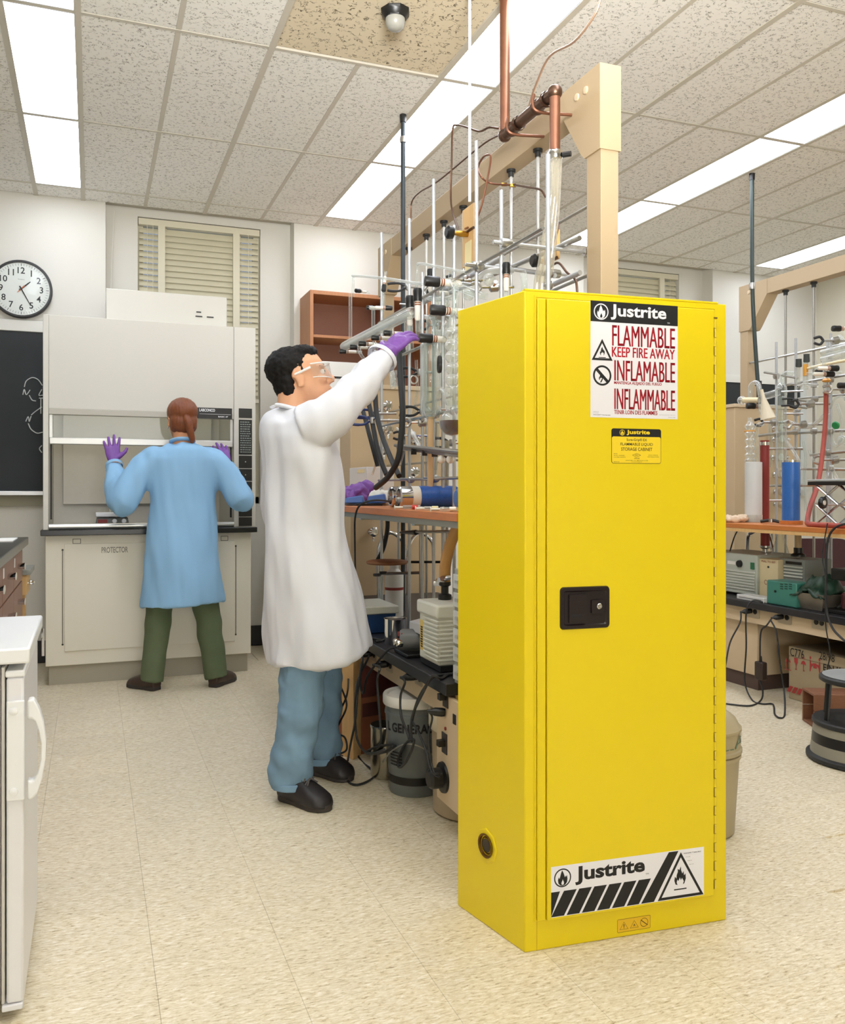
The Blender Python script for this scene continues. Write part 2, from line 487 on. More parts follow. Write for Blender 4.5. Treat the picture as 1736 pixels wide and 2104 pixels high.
for a in cuts[1:-1]:
    mid = any(abs(a - q) < .01 for q in (.346, 1.152, 2.26, 3.07, 4.205, 5.02))
    w = .011 if mid else .014
    mb = MB()
    for r in range(len(ROWS) - 1):
        if abs(a - 1.152) < .01 and abs(ROWS[r + 1] - 2.715) < .01: continue
        mb.box((a - w, ROWS[r + 1], CZ - (.001 if mid else .004)), (a + w, ROWS[r], CZ + .01))
    mb.build('ceiling_tee', M_TEE, ceil)
for y in ROWS[1:-1]:
    MB().box((RX0, y - .009, CZ - .003), (RX1, y + .009, CZ + .01)).build('ceiling_tee', M_TEE, ceil)
# fluorescent panels
M_DIFF = emit('lit_diffuser', 'eaf1ff', LAMP)
lightnames = ['left', 'second', 'third', 'rightmost']
for s, (a, b) in enumerate(STR):
    for r in range(1, 5):
        y1, y0 = ROWS[r], ROWS[r + 1]
        where = ['nearest the far wall', 'second from the far wall', 'third from the far wall', 'fourth from the far wall', 'fifth from the far wall', 'sixth from the far wall'][r - 1]
        row = ['at left edge', 'behind copper pipe', 'behind beige post', 'at far right'][s]
        t = thing('ceiling_light', 'lit ceiling panel %s in light row %s' % (where, row), 'light', (a / 2 + b / 2, y0 / 2 + y1 / 2, CZ), 'fluorescent ceiling panels')
        fr = MB()
        fr.box((a + .004, y0 + .010, CZ - .003), (a + .014, y1 - .010, CZ + .02)); fr.box((b - .014, y0 + .010, CZ - .003), (b - .004, y1 - .010, CZ + .02))
        fr.box((a + .014, y0 + .010, CZ - .003), (b - .014, y0 + .017, CZ + .02)); fr.box((a + .014, y1 - .017, CZ - .003), (b - .014, y1 - .010, CZ + .02))
        fr.build('frame', mat('light_frame_white', 'e9ebee', .4), t)
        MB().box((a + .013, y0 + .016, CZ + .001), (b - .013, y1 - .016, CZ + .012)).build('diffuser', M_DIFF, t)
# back wall: pilasters proud, two recessed bays with windows
RB = 6.46
def wall(name, boxes, m=M_WALL):
    mb = MB()
    for a, b in boxes: mb.box(a, b)
    return tag(mb.build(name, m, smooth=False), kind='structure')
W1 = (.303, 1.172); W2 = (4.05, 4.935); WZ0, WZT = 1.05, 3.092
wall('wall_back', [((RX0, RY1, 0), (.087, RY1 + .3, CZ + .03)), ((1.395, RY1, 0), (3.86, RY1 + .3, CZ + .03)), ((5.19, RY1, 0), (RX1, RY1 + .3, CZ + .03)),
                   ((.087, RB, 0), (W1[0], RB + .16, CZ + .03)), ((W1[1], RB, 0), (1.395, RB + .16, CZ + .03)), ((W1[0], RB, 0), (W1[1], RB + .16, WZ0)), ((W1[0], RB, WZT), (W1[1], RB + .16, CZ + .03)),
                   ((3.86, RB, 0), (W2[0], RB + .16, CZ + .03)), ((W2[1], RB, 0), (5.19, RB + .16, CZ + .03)), ((W2[0], RB, 0), (W2[1], RB + .16, WZ0)), ((W2[0], RB, WZT), (W2[1], RB + .16, CZ + .03))])
wall('wall_right', [((RX1, RY0, 0), (RX1 + .1, RY1 + .3, CZ + .03))], M_WALLW)
wall('wall_left', [((RX0 - .1, RY0, 0), (RX0, RY1 + .3, CZ + .03))])
wall('wall_front', [((RX0 - .1, RY0 - .1, 0), (RX1 + .1, RY0, CZ + .03))])
bb = MB(); bb.box((RX0, RY1 - .012, 0), (.087, RY1, .145)); bb.box((.087, RB - .012, 0), (1.395, RB, .145)); bb.box((1.395, RY1 - .012, 0), (3.86, RY1, .145)); bb.box((5.19, RY1 - .012, 0), (RX1, RY1, .145))
tag(bb.build('baseboard_back', M_TEED), kind='structure')
tag(MB().box((RX1 - .012, RY0, 0), (RX1, RY1, .145)).build('baseboard_right', M_TEED), kind='structure')
M_BLIND = mat('blind_slat', 'cdc6ab', .55)
M_WFR = mat('window_frame_paint', 'd8d2ba', .5)
for n, (wx0, wx1) in enumerate((W1, W2)):
    fr = MB(); y0, y1 = RB + .07, RB + .14
    for x in (wx0, wx1 - .04, wx0 + (wx1 - wx0) * .19, wx0 + (wx1 - wx0) * .80):
        fr.box((x, y0, WZ0), (x + .04, y1, WZT))
    fr.box((wx0, y0, WZ0), (wx1, y1, WZ0 + .05)); fr.box((wx0, y0, WZT - .04), (wx1, y1, WZT))
    win = tag(fr.build('window_%d' % (n + 1), M_WFR), kind='structure')
    MB().box((wx0 + .02, RB + .10, WZ0 + .02), (wx1 - .02, RB + .106, WZT - .02)).build('pane', M_PANE, win)
    # one blind per window, slats singly
    bl = thing('venetian_blind', ['closed cream venetian blind in the window above the fume hood', 'closed cream venetian blind in the window right of the beige post'][n], 'blind', (wx0, RB + .04, WZT - .05), 'window blinds')
    wdt = wx1 - wx0
    secs = [(.012, .175), (.20, .785), (.81, .985)]
    MB().box((wx0 + .005, RB + .006, WZT - .05), (wx1 - .005, RB + .055, WZT - .006)).build('head_rail', M_WFR, bl)
    for q in (.1875, .7975):
        MB().box((wx0 + wdt * q - .024, RB + .001, WZ0 + .01), (wx0 + wdt * q + .024, RB + .02, WZT - .05)).build('centre_post', M_WFR, bl, label='upright post between blind sections')
    k = 0
    z = WZT - .085
    low = 1.85
    while z > low:
        for a, b in secs:
            side = (a, b) != secs[1]
            tilt = .024 if not side else .019
            mb = MB()
            xa, xb = wx0 + wdt * a, wx0 + wdt * b
            p = [(RB + .032 + .010, z + tilt), (RB + .034 - .002, z + .004), (RB + .034 - .012, z - tilt)]
            for (ya, za), (yb, zb) in zip(p[:-1], p[1:]):
                mb.hexa([(xa, ya, za - .0012), (xb, ya, za - .0012), (xb, yb, zb - .0012), (xa, yb, zb - .0012)], [(xa, ya, za), (xb, ya, za), (xb, yb, zb), (xa, yb, zb)])
            mb.build('slat', M_BLIND, bl)
        z -= .042
    MB().box((wx0 + .006, RB + .024, low - .05), (wx1 - .006, RB + .05, low - .02)).build('bottom_rail', M_WFR, bl)
    for q in (.075, .12, .9):
        MB().cyl((wx0 + wdt * q, RB + .014, WZT - .05), (wx0 + wdt * q, RB + .014, low), .0018, 5).build('ladder_cord', M_WFR, bl)
# pull cord hanging in the left bay
tag(MB().tube(spline([atY(235, 432, RB - .02), atY(232, 480, RB - .02), atY(229, 560, RB - .02), atY(226, 640, RB - .02)]), .003, 6).build('blind_cord', M_WPLAST), 'thin white blind cord hanging left of the window above the fume hood', 'cord')
# occupancy sensor in the ceiling
c = atz(812, 22, CZ + .006)
t = thing('motion_sensor', 'small domed grey sensor with a black collar on the tan ceiling tile', 'sensor', c)
MB().lathe([(.062, 0), (.060, -.014), (.048, -.030), (.046, -.034)], c, n=8).build('collar', M_BLACK, t)
MB().lathe([(.040, -.030), (.041, -.045), (.037, -.064), (.024, -.078), (.0, -.083)], c, n=20).build('dome', mat('grey_dome', '9b9a92', .3), t)

# ================================================================== YELLOW SAFETY CABINET
C0 = atz(1078, 1958, 0); C0.z = 0
_r = Vector((_c, -_s, 0)); _f = Vector((_s, _c, 0))
FA, SA = math.radians(16.4), math.radians(16.4 + 106)
EF = _r * math.cos(FA) + _f * math.sin(FA)          # along the front, to the right
ES = _r * math.cos(SA) + _f * math.sin(SA)          # along the side, to the back
NF = Vector((EF.y, -EF.x, 0))                       # front normal (towards camera)
NS = Vector((-ES.y, ES.x, 0))
if NS.dot(_r) > 0: NS = -NS
CW, CD, CH = .584, .293, 1.651
UP = Vector((0, 0, 1))
def onfront(u, v, d=0):
    P = C0 + NF * d; r = ray(u, v); t = (P.dot(NF)) / (Vector((r.x, r.y, 0)).dot(NF))
    q = Vector((r.x * t, r.y * t, EYE + r.z * t))
    return (q - P).dot(EF), q.z
def onside(u, v):
    r = ray(u, v); t = C0.dot(NS) / (Vector((r.x, r.y, 0)).dot(NS))
    q = Vector((r.x * t, r.y * t, EYE + r.z * t))
    return (q - C0).dot(ES), q.z
def FP(a, z, d=0): return C0 + EF * a + NF * d + UP * z
def fbox(mb, a0, a1, z0, z1, d0, d1):
    return mb.hexa([FP(a0, z0, d1), FP(a1, z0, d1), FP(a1, z0, d0), FP(a0, z0, d0)], [FP(a0, z1, d1), FP(a1, z1, d1), FP(a1, z1, d0), FP(a0, z1, d0)])
cab = thing('safety_cabinet', 'tall yellow flammable liquid storage cabinet standing in the foreground', 'cabinet', C0 + EF * CW / 2 + ES * CD / 2)
# body
p = [C0, C0 + EF * CW, C0 + EF * CW + ES * CD, C0 + ES * CD]
mb = MB().hexa(p, [q + UP * CH for q in p])
mb.build('body', M_YEL, cab, bevel=.003)
# raised lip round the top and seam on the base
mb = MB(); fbox(mb, .0, CW - .026, CH - .001, CH + .004, -.02, .001); mb.build('top_flange', M_YEL, cab, bevel=.001)
a0, z0 = onfront(1103, 604), 0
aL = onfront(1100, 1250)[0]; aB = onfront(1119, 1250)[0]; aR = onfront(1461, 1250)[0]; aE = onfront(1493, 1250)[0]
zT = onfront(1112, 607)[1]; zB = onfront(1105, 1890)[1]
zT = min(zT, CH - .016)
mb = MB(); fbox(mb, aL - .004, aL, zB - .002, zT + .004, .0001, .003); fbox(mb, aL, aR + .01, zT, zT + .004, .0001, .003)
mb.build('frame_edge', M_YEL, cab)
mb = MB(); fbox(mb, aL + .002, aB - .0005, zB, zT - .004, .0001, .009); fbox(mb, aB + .0012, aR, zB, zT - .004, .0001, .0135)
door = mb.build('door', M_YEL, cab, bevel=.0022)
mb = MB(); fbox(mb, aL + .003, aL + .0045, .001, zB - .004, .0000, .0006)
mb.build('base_seam', mat('seam_shadow_paint', 'c9a60c', .5), cab)
# piano hinge
ah, zh1 = onfront(1467, 657); zh0 = onfront(1462, 1822)[1]
ah = aR + .006
dark = MB()
for i in range(31): fbox(dark, aR - .0016, aR + .0006, zh0 + (zh1 - zh0) * i / 31, zh0 + (zh1 - zh0) * (i + .5) / 31, .010, .0139)
fbox(dark, aR - .0016, aR + .010, zh1 + .0005, zh1 + .004, .010, .0139); dark.build('hinge_gap', mat('dark_gold_gap', '6d5204', .6), cab, kind='stuff')
mb = MB(); n = 62
for i in range(n):
    zz0 = zh0 + (zh1 - zh0) * i / n; zz1 = zh0 + (zh1 - zh0) * (i + .93) / n
    off_ = 0 if i % 2 else .0016
    mb.cyl(FP(ah + off_ * .5, zz0, .007), FP(ah + off_ * .5, zz1, .007), .0042, 8)
mb.build('hinge_knuckles', M_YEL, cab, kind='stuff')
# recessed paddle latch
D0 = .0135
ua, ub = onfront(1150, 1208, D0), onfront(1252, 1290, D0)
la, lb = ua[0], ub[0]; lz1 = onfront(1200, 1205, D0)[1]; lz0 = onfront(1200, 1292, D0)[1]
def rrect(a0, b0, a1, b1, r, n=5):
    o = []
    for cx, cy, st in ((a1 - r, b0 + r, -90), (a1 - r, b1 - r, 0), (a0 + r, b1 - r, 90), (a0 + r, b0 + r, 180)):
        for k in range(n + 1):
            t = math.radians(st + 90 * k / n); o.append((cx + r * math.cos(t), cy + r * math.sin(t)))
    return o
lat = MB(); W_, H_ = lb - la, lz1 - lz0
O = FP(la, lz0, D0)
outer = rrect(0, 0, W_, H_, .010); inn = rrect(.010, .010, W_ - .010, H_ - .010, .005)
n_ = len(outer)
lv = [O + EF * a + UP * b for a, b in outer] + [O + EF * a + UP * b + NF * .004 for a, b in rrect(.002, .002, W_ - .002, H_ - .002, .009)] + \
     [O + EF * a + UP * b + NF * .004 for a, b in inn] + [O + EF * a + UP * b + NF * .0006 for a, b in rrect(.013, .013, W_ - .013, H_ - .013, .004)]
lf = [(r * n_ + i, r * n_ + (i + 1) % n_, (r + 1) * n_ + (i + 1) % n_, (r + 1) * n_ + i) for r in range(3) for i in range(n_)] + [tuple(3 * n_ + i for i in range(n_))]
M_LATCH = mat('dark_brown_black_plastic', '1d1416', .28)
latch = lat.add(lv, lf).build('latch', M_LATCH, cab)
mb = MB(); mb.prism(rrect(W_ * .17, H_ * .16, W_ * .52, H_ * .82, .002), O + NF * .0007, EF, UP, NF * .0055); mb.build('paddle', M_LATCH, latch, bevel=.0015)
mb = MB(); mb.prism(rrect(W_ * .62, H_ * .36, W_ * .86, H_ * .68, .002), O + NF * .0007, EF, UP, NF * .005); mb.build('lock_housing', M_LATCH, latch, bevel=.001)
mb = MB(); mb.lathe([(.0075, 0), (.0075, .004), (.006, .0055), (.0022, .0055), (.002, .003)], O + EF * W_ * .765 + UP * H_ * .53 + NF * .0055, NF, 20); mb.build('key_lock', M_CHROME, latch)
mb = MB(); mb.prism(rrect(W_ * .21, H_ * .30, W_ * .42, H_ * .36, .0006), O + NF * .0061, EF, UP, NF * .0006); mb.build('name_plate', M_INK, latch)
# ---- labels
M_LW = mat('label_white', 'e9e8ee', .7); M_LB = mat('label_black', '07080b', .6); M_LR = mat('label_red', 'c4142c', .7); M_LDR = mat('label_dark_red_outline', '4a0d18', .7); M_LY = mat('label_yellow', 'efd020', .7)
def circ(cx, cy, r, n=28): return [(cx + r * math.cos(2 * math.pi * i / n), cy + r * math.sin(2 * math.pi * i / n)) for i in range(n)]
FLAME = [(.50, .02), (.30, .06), (.14, .20), (.10, .40), (.17, .58), (.24, .46), (.30, .62), (.36, .80), (.46, .99), (.56, .84), (.63, .70), (.70, .52), (.75, .64), (.80, .56), (.88, .66), (.92, .42), (.88, .22), (.72, .07)]
DROP = [(.50, .06), (.38, .10), (.33, .22), (.38, .36), (.46, .46), (.52, .60), (.58, .46), (.66, .34), (.68, .20), (.62, .10)]
SIGNFL = [(.20, .10), (.12, .30), (.16, .52), (.26, .40), (.28, .58), (.36, .74), (.34, .90), (.46, .82), (.56, 1.0), (.58, .80), (.66, .62), (.74, .74), (.78, .52), (.88, .60), (.90, .34), (.80, .10), (.70, .06), (.76, .22), (.64, .40), (.56, .28), (.50, .44), (.40, .26), (.32, .34), (.28, .18), (.34, .06)]
def sc(poly, x, y, w, h): return [(x + a * w, y + b * h) for a, b in poly]
def tri_ring(mb, x, y, w, h, t, o):
    # triangle outline, t = line width
    out = [(x, y), (x + w, y), (x + w / 2, y + h)]
    cx, cy = x + w / 2, y + h * .345
    k = 1 - t
    inn = [(cx + (a - cx) * k, cy + (b - cy) * k) for a, b in out]
    mb.ring2d(out, inn, o, EF, UP)
def logo(fg, bg, s, x, y, o, up=0):
    # ring with flame and drop, s = diameter
    fg.ring2d(circ(x + s / 2, y + s / 2, s / 2), circ(x + s / 2, y + s / 2, s * .43), o, EF, UP)
    fg.flat(sc(FLAME, x + s * .16, y + s * .06, s * .68, s * .86), o, EF, UP)
    bg.flat(sc(DROP, x + s * .28, y + s * .09, s * .44, s * .56), o + NF * .0002, EF, UP)
def plate(name, poly, o, m, parent, th=.0006):
    return MB().prism(poly, o, EF, UP, NF * th).build(name, m, parent, smooth=False)
# 1 warning sign
sa0, sz1 = onfront(1213, 617, D0); sa1 = onfront(1392, 620, D0)[0]; sz0 = onfront(1213, 857, D0)[1]
SW, SH = sa1 - sa0, sz1 - sz0
O = FP(sa0, sz0, D0)
sign = plate('warning_sign', [(0, 0), (SW, 0), (SW, SH), (0, SH)], O, M_LW, cab); sign['label'] = 'white warning sign with black header and red lettering'
O1 = O + NF * .0008; O2 = O + NF * .001; O3 = O + NF * .0012
plate('header', [(0, SH * .822), (SW, SH * .822), (SW, SH), (0, SH)], O + NF * .0006, M_LB, sign, .0003)
wl = MB(); bl_ = MB(); rd = MB(); dr = MB()
OH = O + NF * .0011
logo(wl, bl_, SW * .165, SW * .035, SH * .838, OH)
text(wl, 'Justrite', OH + EF * SW * .225 + UP * SH * .845, EF, UP, SW * .64, SH * .135, bold=.026)
text(wl, 'TM', OH + EF * SW * .875 + UP * SH * .838, EF, UP, SW * .03, SH * .012)
wl.build('white_lettering', M_LW, sign, smooth=False)
tri_ring(bl_, SW * .012, SH * .49, SW * .235, SH * .185, .30, O1)
bl_.flat(sc(SIGNFL, SW * .095, SH * .528, SW * .07, SH * .082), O1, EF, UP); bl_.flat([(SW * .09, SH * .512), (SW * .17, SH * .512), (SW * .17, SH * .518), (SW * .09, SH * .518)], O1, EF, UP)
bl_.ring2d(circ(SW * .13, SH * .36, SW * .103, 36), circ(SW * .13, SH * .36, SW * .083, 36), O1, EF, UP)
q = SW * .09; dx = SW * .011
bl_.flat([(SW * .13 - q * .72 - dx, SH * .36 + q * .72 - dx), (SW * .13 - q * .72 + dx, SH * .36 + q * .72 + dx), (SW * .13 + q * .72 + dx, SH * .36 - q * .72 + dx), (SW * .13 + q * .72 - dx, SH * .36 - q * .72 - dx)], O1, EF, UP)
bl_.flat(sc(SIGNFL, SW * .085, SH * .315, SW * .06, SH * .065), O1, EF, UP)
bl_.flat([(SW * .105, SH * .30), (SW * .12, SH * .30), (SW * .14, SH * .33), (SW * .125, SH * .33)], O1, EF, UP)
text(bl_, 'HAZ-ALERT\u2122 Warning Label', O1 + EF * SW * .03 + UP * SH * .016, EF, UP, SW * .19, SH * .009, bold=.03)
text(bl_, 'FORM NO 225', O1 + EF * SW * .03 + UP * SH * .046, EF, UP, SW * .06, SH * .005)
text(bl_, 'PART NO 29013', O1 + EF * SW * .03 + UP * SH * .034, EF, UP, SW * .06, SH * .005)
text(bl_, 'Copyright Manufacturing Company, all rights reserved', O1 + EF * SW * .78 + UP * SH * .033, EF, UP, SW * .19, SH * .005)
text(bl_, 'Printed in USA', O1 + EF * SW * .89 + UP * SH * .012, EF, UP, SW * .08, SH * .006)
for s, y, h, x0, x1, big in (('FLAMMABLE', .622, .178, .24, .97, 1), ('KEEP FIRE AWAY', .525, .088, .24, .965, 0), ('INFLAMABLE', .322, .176, .265, .97, 1),
                            ('MANTENGA ALEJADO DEL FUEGO', .283, .033, .265, .81, 0), ('INFLAMMABLE', .075, .178, .265, .97, 1), ('TENIR LOIN DES FLAMMES', .032, .036, .265, .76, 0)):
    if big:
        for k in (-1, 0, 1):
            if k: text(dr, s, O1 + EF * (SW * x0 + .0011 + .0009 * k) + UP * SH * y, EF, UP, SW * (x1 - x0) - .0022, SH * h, bold=-.006)
            text(rd, s, O2 + EF * (SW * x0 + .0011 + .0006 * k) + UP * SH * (y + .003), EF, UP, SW * (x1 - x0) - .0022, SH * (h - .006), bold=-.008)
    else:
        for k in (-1, 0, 1): text(rd, s, O1 + EF * (SW * x0 + (.0005 if h > .05 else .00025) * k) + UP * SH * y, EF, UP, SW * (x1 - x0), SH * h, bold=.006)
bl_.build('black_print', M_LB, sign, smooth=False, kind='stuff'); rd.build('red_lettering', M_LR, sign, smooth=False); dr.build('lettering_outline', M_LDR, sign, smooth=False, kind='stuff')
# 2 cabinet label
a0, z1 = onfront(1256, 880, D0); a1 = onfront(1358, 884, D0)[0]; z0 = onfront(1256, 952, D0)[1]
w, h = a1 - a0, z1 - z0
O = FP(a0, z0, D0)
lab = plate('maker_label', rrect(0, 0, w, h, .006), O, M_LB, cab, .0004); lab['label'] = 'small yellow and black maker label'
r = rrect(w * .008, h * .012, w * .992, h * .77, .005)
plate('yellow_field', r, O + NF * .0004, M_LY, lab, .0003)
yl = MB(); bk = MB(); O1 = O + NF * .0009
logo(yl, bk, h * .17, w * .16, h * .80, O1)
text(yl, 'Justrite', O1 + EF * w * .30 + UP * h * .81, EF, UP, w * .47, h * .155, bold=.035)
for s, y, hh, x0, x1 in (('Sure-Grip\u00ae EX', .625, .10, .30, .71), ('FLAMMABLE LIQUID', .50, .095, .18, .83), ('STORAGE CABINET', .365, .095, .19, .82), ('MODEL', .265, .022, .045, .12), ('30 GAL. CAPACITY', .215, .022, .045, .26), ('114 LITER CAPACITY', .165, .022, .045, .28),
                         ('N.F.P.A. CODE 30', .235, .022, .74, .93), ('OSHA REGULATIONS', .185, .022, .72, .95), ('APPROVED', .135, .03, .45, .56), ('JUSTRITE MFG. CO. - MATTOON, IL 61938', .07, .028, .28, .73), ('www.justritemfg.com', .03, .026, .39, .61), ('MADE IN U.S.A.', .035, .022, .045, .16)):
    text(bk, s, O1 + EF * w * x0 + UP * h * y, EF, UP, w * (x1 - x0), h * hh, bold=.006)
dm = [(w * .41, h * .24), (w * .50, h * .18), (w * .59, h * .24), (w * .50, h * .30)]; cx, cy = w * .5, h * .24
bk.ring2d(dm, [(cx + (a - cx) * .86, cy + (b - cy) * .86) for a, b in dm], O1, EF, UP)
text(bk, 'FM', O1 + EF * w * .475 + UP * h * .222, EF, UP, w * .05, h * .036)
yl.build('yellow_lettering', M_LY, lab, smooth=False); bk.build('black_lettering', M_LB, lab, smooth=False)
# 3 safety band at the foot of the door
a0, z1 = onfront(1132, 1777, D0); a1, zz = onfront(1446, 1744, D0); z0 = onfront(1132, 1882, D0)[1]; zr = onfront(1446, 1842, D0)[1]
w, h = a1 - a0, z1 - z0
z0 = (z0 + zr) / 2; h = ((z1 + zz) / 2) - z0
O = FP(a0, z0, D0)
band = plate('safety_band', [(0, 0), (w, 0), (w, h), (0, h)], O, M_LW, cab); band['label'] = 'white label with black diagonal stripes and flame triangle'
bk = MB(); wt = MB(); O1 = O + NF * .0008
logo(bk, wt, h * .37, w * .018, h * .575, O1)
text(bk, 'Justrite', O1 + EF * w * .15 + UP * h * .575, EF, UP, w * .45, h * .37, bold=.035)
text(bk, 'TM', O1 + EF * w * .605 + UP * h * .585, EF, UP, w * .02, h * .035)
sl = .43 * h * .62
bk.flat([(0, h * .02), (w * .055, h * .50), (0, h * .50)], O1, EF, UP)
for i in range(6):
    x = w * (.0 + .096 * i)
    bk.flat([(x, h * .012), (x + w * .08, h * .012), (x + w * .16, h * .50), (x + w * .08, h * .50)], O1, EF, UP)
x = w * .575
bk.flat([(x, h * .012), (x + w * .085, h * .012), (x + w * .25, h * .985), (x + w * .185, h * .985)], O1, EF, UP)
tri_ring(bk, w * .685, h * .012, w * .312, h * .94, .17, O1)
bk.flat(sc(SIGNFL, w * .785, h * .26, w * .10, h * .40), O1, EF, UP)
bk.flat([(w * .795, h * .18), (w * .88, h * .18), (w * .88, h * .205), (w * .795, h * .205)], O1, EF, UP)
text(bk, 'HAZ-ALERT \u2122 Safety Band', O1 + EF * w * .862 + UP * h * .90, EF, UP, w * .115, h * .028, bold=.02)
for i, s in enumerate(('Form no 225', 'Patent no', 'Part no')):
    text(bk, s, O1 + EF * w * (.875 + .012 * i) + UP * h * (.83 - .08 * i), EF, UP, w * .03, h * .016)
bk.build('black_print', M_LB, band, smooth=False, kind='stuff'); wt.build('white_drop', M_LW, band, smooth=False)
# 4 pictogram label on the base
a0, z1 = onfront(1268, 1890); a1 = onfront(1336, 1884)[0]; z0 = onfront(1268, 1917)[1]
w, h = a1 - a0, z1 - z0
O = FP(a0, z0, 0)
pic = plate('pictogram_label', rrect(0, 0, w, h, .003), O, mat('label_gold', 'e2b81c', .4), cab, .0004)
bk = MB(); O1 = O + NF * .0006
bk.ring2d(rrect(0, 0, w, h, .003), rrect(.0008, .0008, w - .0008, h - .0008, .0024), O1, EF, UP)
tri_ring(bk, w * .07, h * .2, w * .26, h * .58, .12, O1); tri_ring(bk, w * .38, h * .2, w * .26, h * .58, .12, O1)
bk.flat([(w * .19, h * .36), (w * .21, h * .36), (w * .215, h * .6), (w * .185, h * .6)], O1, EF, UP); bk.flat(circ(w * .2, h * .30, h * .035, 8), O1, EF, UP)
bk.flat(sc(SIGNFL, w * .475, h * .28, w * .07, h * .26), O1, EF, UP)
bk.ring2d(circ(w * .81, h * .5, h * .34), circ(w * .81, h * .5, h * .30), O1, EF, UP)
bk.flat([(w * .70, h * .70), (w * .715, h * .74), (w * .925, h * .28), (w * .91, h * .24)], O1, EF, UP)
bk.build('pictograms', mat('label_brown', '4a3206', .5), pic, smooth=False)
# 5 side vent with octagonal plate
sa, sz = onside(1000, 1737)
V0 = C0 + ES * sa + UP * sz
mb = MB(); mb.lathe([(.046, .0004), (.043, .003), (.030, .003), (.0295, -.001)], V0, NS, 8, cap=False); mb.build('vent_plate', M_YEL, cab)
mb = MB(); mb.lathe([(.031, .003), (.032, .005), (.027, .005), (.025, -.002), (.020, .001), (.019, -.004), (.0, -.004)], V0 + NS * .001, NS, 20, cap=False); vp = mb.build('vent_flange', mat('dark_bronze', '6b4a14', .3, .8), cab)
mb = MB(); mb.lathe([(.0, .0012), (.018, .0012)], V0 + NS * .001, NS, 18, cap=False); mb.build('vent_screen', mat('vent_dark', '2c2008', .5), vp)

# ================================================================== LEFT SIDE: CLOCK, CHALKBOARD, FUME HOOD, SIDE BENCH, FRIDGE
# ---- clock
CY = RY1 - .045
cc = Vector((-.436, CY, 2.478)); R = .19
t = thing('wall_clock', 'round black rimmed wall clock reading about twenty five past one', 'clock', cc)
MB().lathe([(R, .044), (R, 0), (R - .004, -.006), (R - .014, -.006), (R - .017, .006)], cc, (0, 1, 0), 48, cap=False).build('case', M_BLACK, t)
MB().lathe([(R - .016, .0), (0.0001, .0)], cc + Vector((0, .006, 0)), (0, 1, 0), 48, cap=False).build('dial', mat('dial_white', 'f2f0ea', .4), t)
X_, Z_ = Vector((1, 0, 0)), Vector((0, 0, 1))
fo = cc + Vector((0, .0052, 0))
for k in range(1, 13):
    a = math.radians(90 - 30 * k); s = str(k)
    hh = .042; V, F_, asp = text_mesh(s, .012); ww = hh * asp * .95
    p = fo + X_ * (math.cos(a) * .122 - ww / 2) + Z_ * (math.sin(a) * .122 - hh / 2)
    text(MB(), s, p, X_, Z_, ww, hh, .012).build('numeral', M_INK, t, smooth=False)
mb = MB()
for k in range(60):
    a = math.radians(6 * k); d = X_ * math.cos(a) + Z_ * math.sin(a); n = X_ * -math.sin(a) + Z_ * math.cos(a)
    r0, r1, w = (.152, .166, .0016) if k % 5 else (.150, .168, .003)
    mb.add([fo + d * r0 - n * w / 2, fo + d * r1 - n * w / 2, fo + d * r1 + n * w / 2, fo + d * r0 + n * w / 2], [(0, 1, 2, 3)])
mb.build('minute_marks', M_INK, t, smooth=False, kind='stuff')
text(MB(), 'Simplex', fo + X_ * -.02 + Z_ * .058, X_, Z_, .04, .009).build('dial_lettering', mat('pale_print', '9a968e', .6), t, smooth=False)
def hand(nm, deg, L, w, m, back, y):
    a = math.radians(90 - deg); d = X_ * math.cos(a) + Z_ * math.sin(a); n = X_ * -math.sin(a) + Z_ * math.cos(a)
    o = cc + Vector((0, y, 0))
    MB().add([o - d * back - n * w * .6, o + d * L - n * w * .3, o + d * L + n * w * .3, o - d * back + n * w * .6], [(0, 1, 2, 3)]).build(nm, m, t, smooth=False)
hand('hour_hand', 48, .075, .010, M_INK, .015, .003); hand('minute_hand', 152, .118, .007, M_INK, .02, .002)
hand('second_hand', 222, .035, .006, mat('orange_hand', 'd2622c', .5), .03, .001)
MB().lathe([(.007, 0), (.006, -.006), (0, -.007)], cc + Vector((0, .004, 0)), (0, 1, 0), 12).build('hand_hub', M_BLACK, t)
MB().lathe([(R - .016, .0), (.12, -.006), (0.0001, -.010)], cc - Vector((0, .002, 0)), (0, 1, 0), 36, cap=False).build('glass', M_PANE, t)

# ---- chalkboard
bx0, bx1, bz0, bz1, by = -1.75, -.235, 1.145, 2.20, RY1 - .03
t = thing('chalkboard', 'black chalkboard with chalk drawing of a molecule, left of the fume hood', 'chalkboard', ((bx0 + bx1) / 2, by, bz0))
M_SLATE = mat('slate', '23282a', .65, var=.35, vscale=3.5)
MB().box((bx0, by + .008, bz0), (bx1, RY1 - .001, bz1)).build('slate_panel', M_SLATE, t)
MB().box((bx0, by, bz1), (bx1, RY1 - .001, bz1 + .075)).build('top_rail', mat('rail_grey_white', 'dedcd3', .45), t, bevel=.004)
MB().box((bx0, by - .055, bz0 - .03), (bx1, RY1 - .001, bz0)).build('chalk_tray', mat('tray_aluminium', 'c9cacb', .35, .6), t, bevel=.004)
MB().box((bx0, by + .002, bz0 - .10), (bx1, RY1 - .001, bz0 - .03)).build('bottom_rail', mat('rail_olive', '8f8a74', .5), t)
ch = MB()
def chalk(pts, r=.0035):
    P = [atY(u, v, by + .006) for u, v in pts]
    ch.tube(spline(P, 5), r, 5)
chalk([(50, 795), (54, 783), (66, 776), (78, 780), (87, 792)]); chalk([(47, 811), (50, 800), (54, 811), (62, 801)]); chalk([(60, 812), (66, 822), (74, 824)])
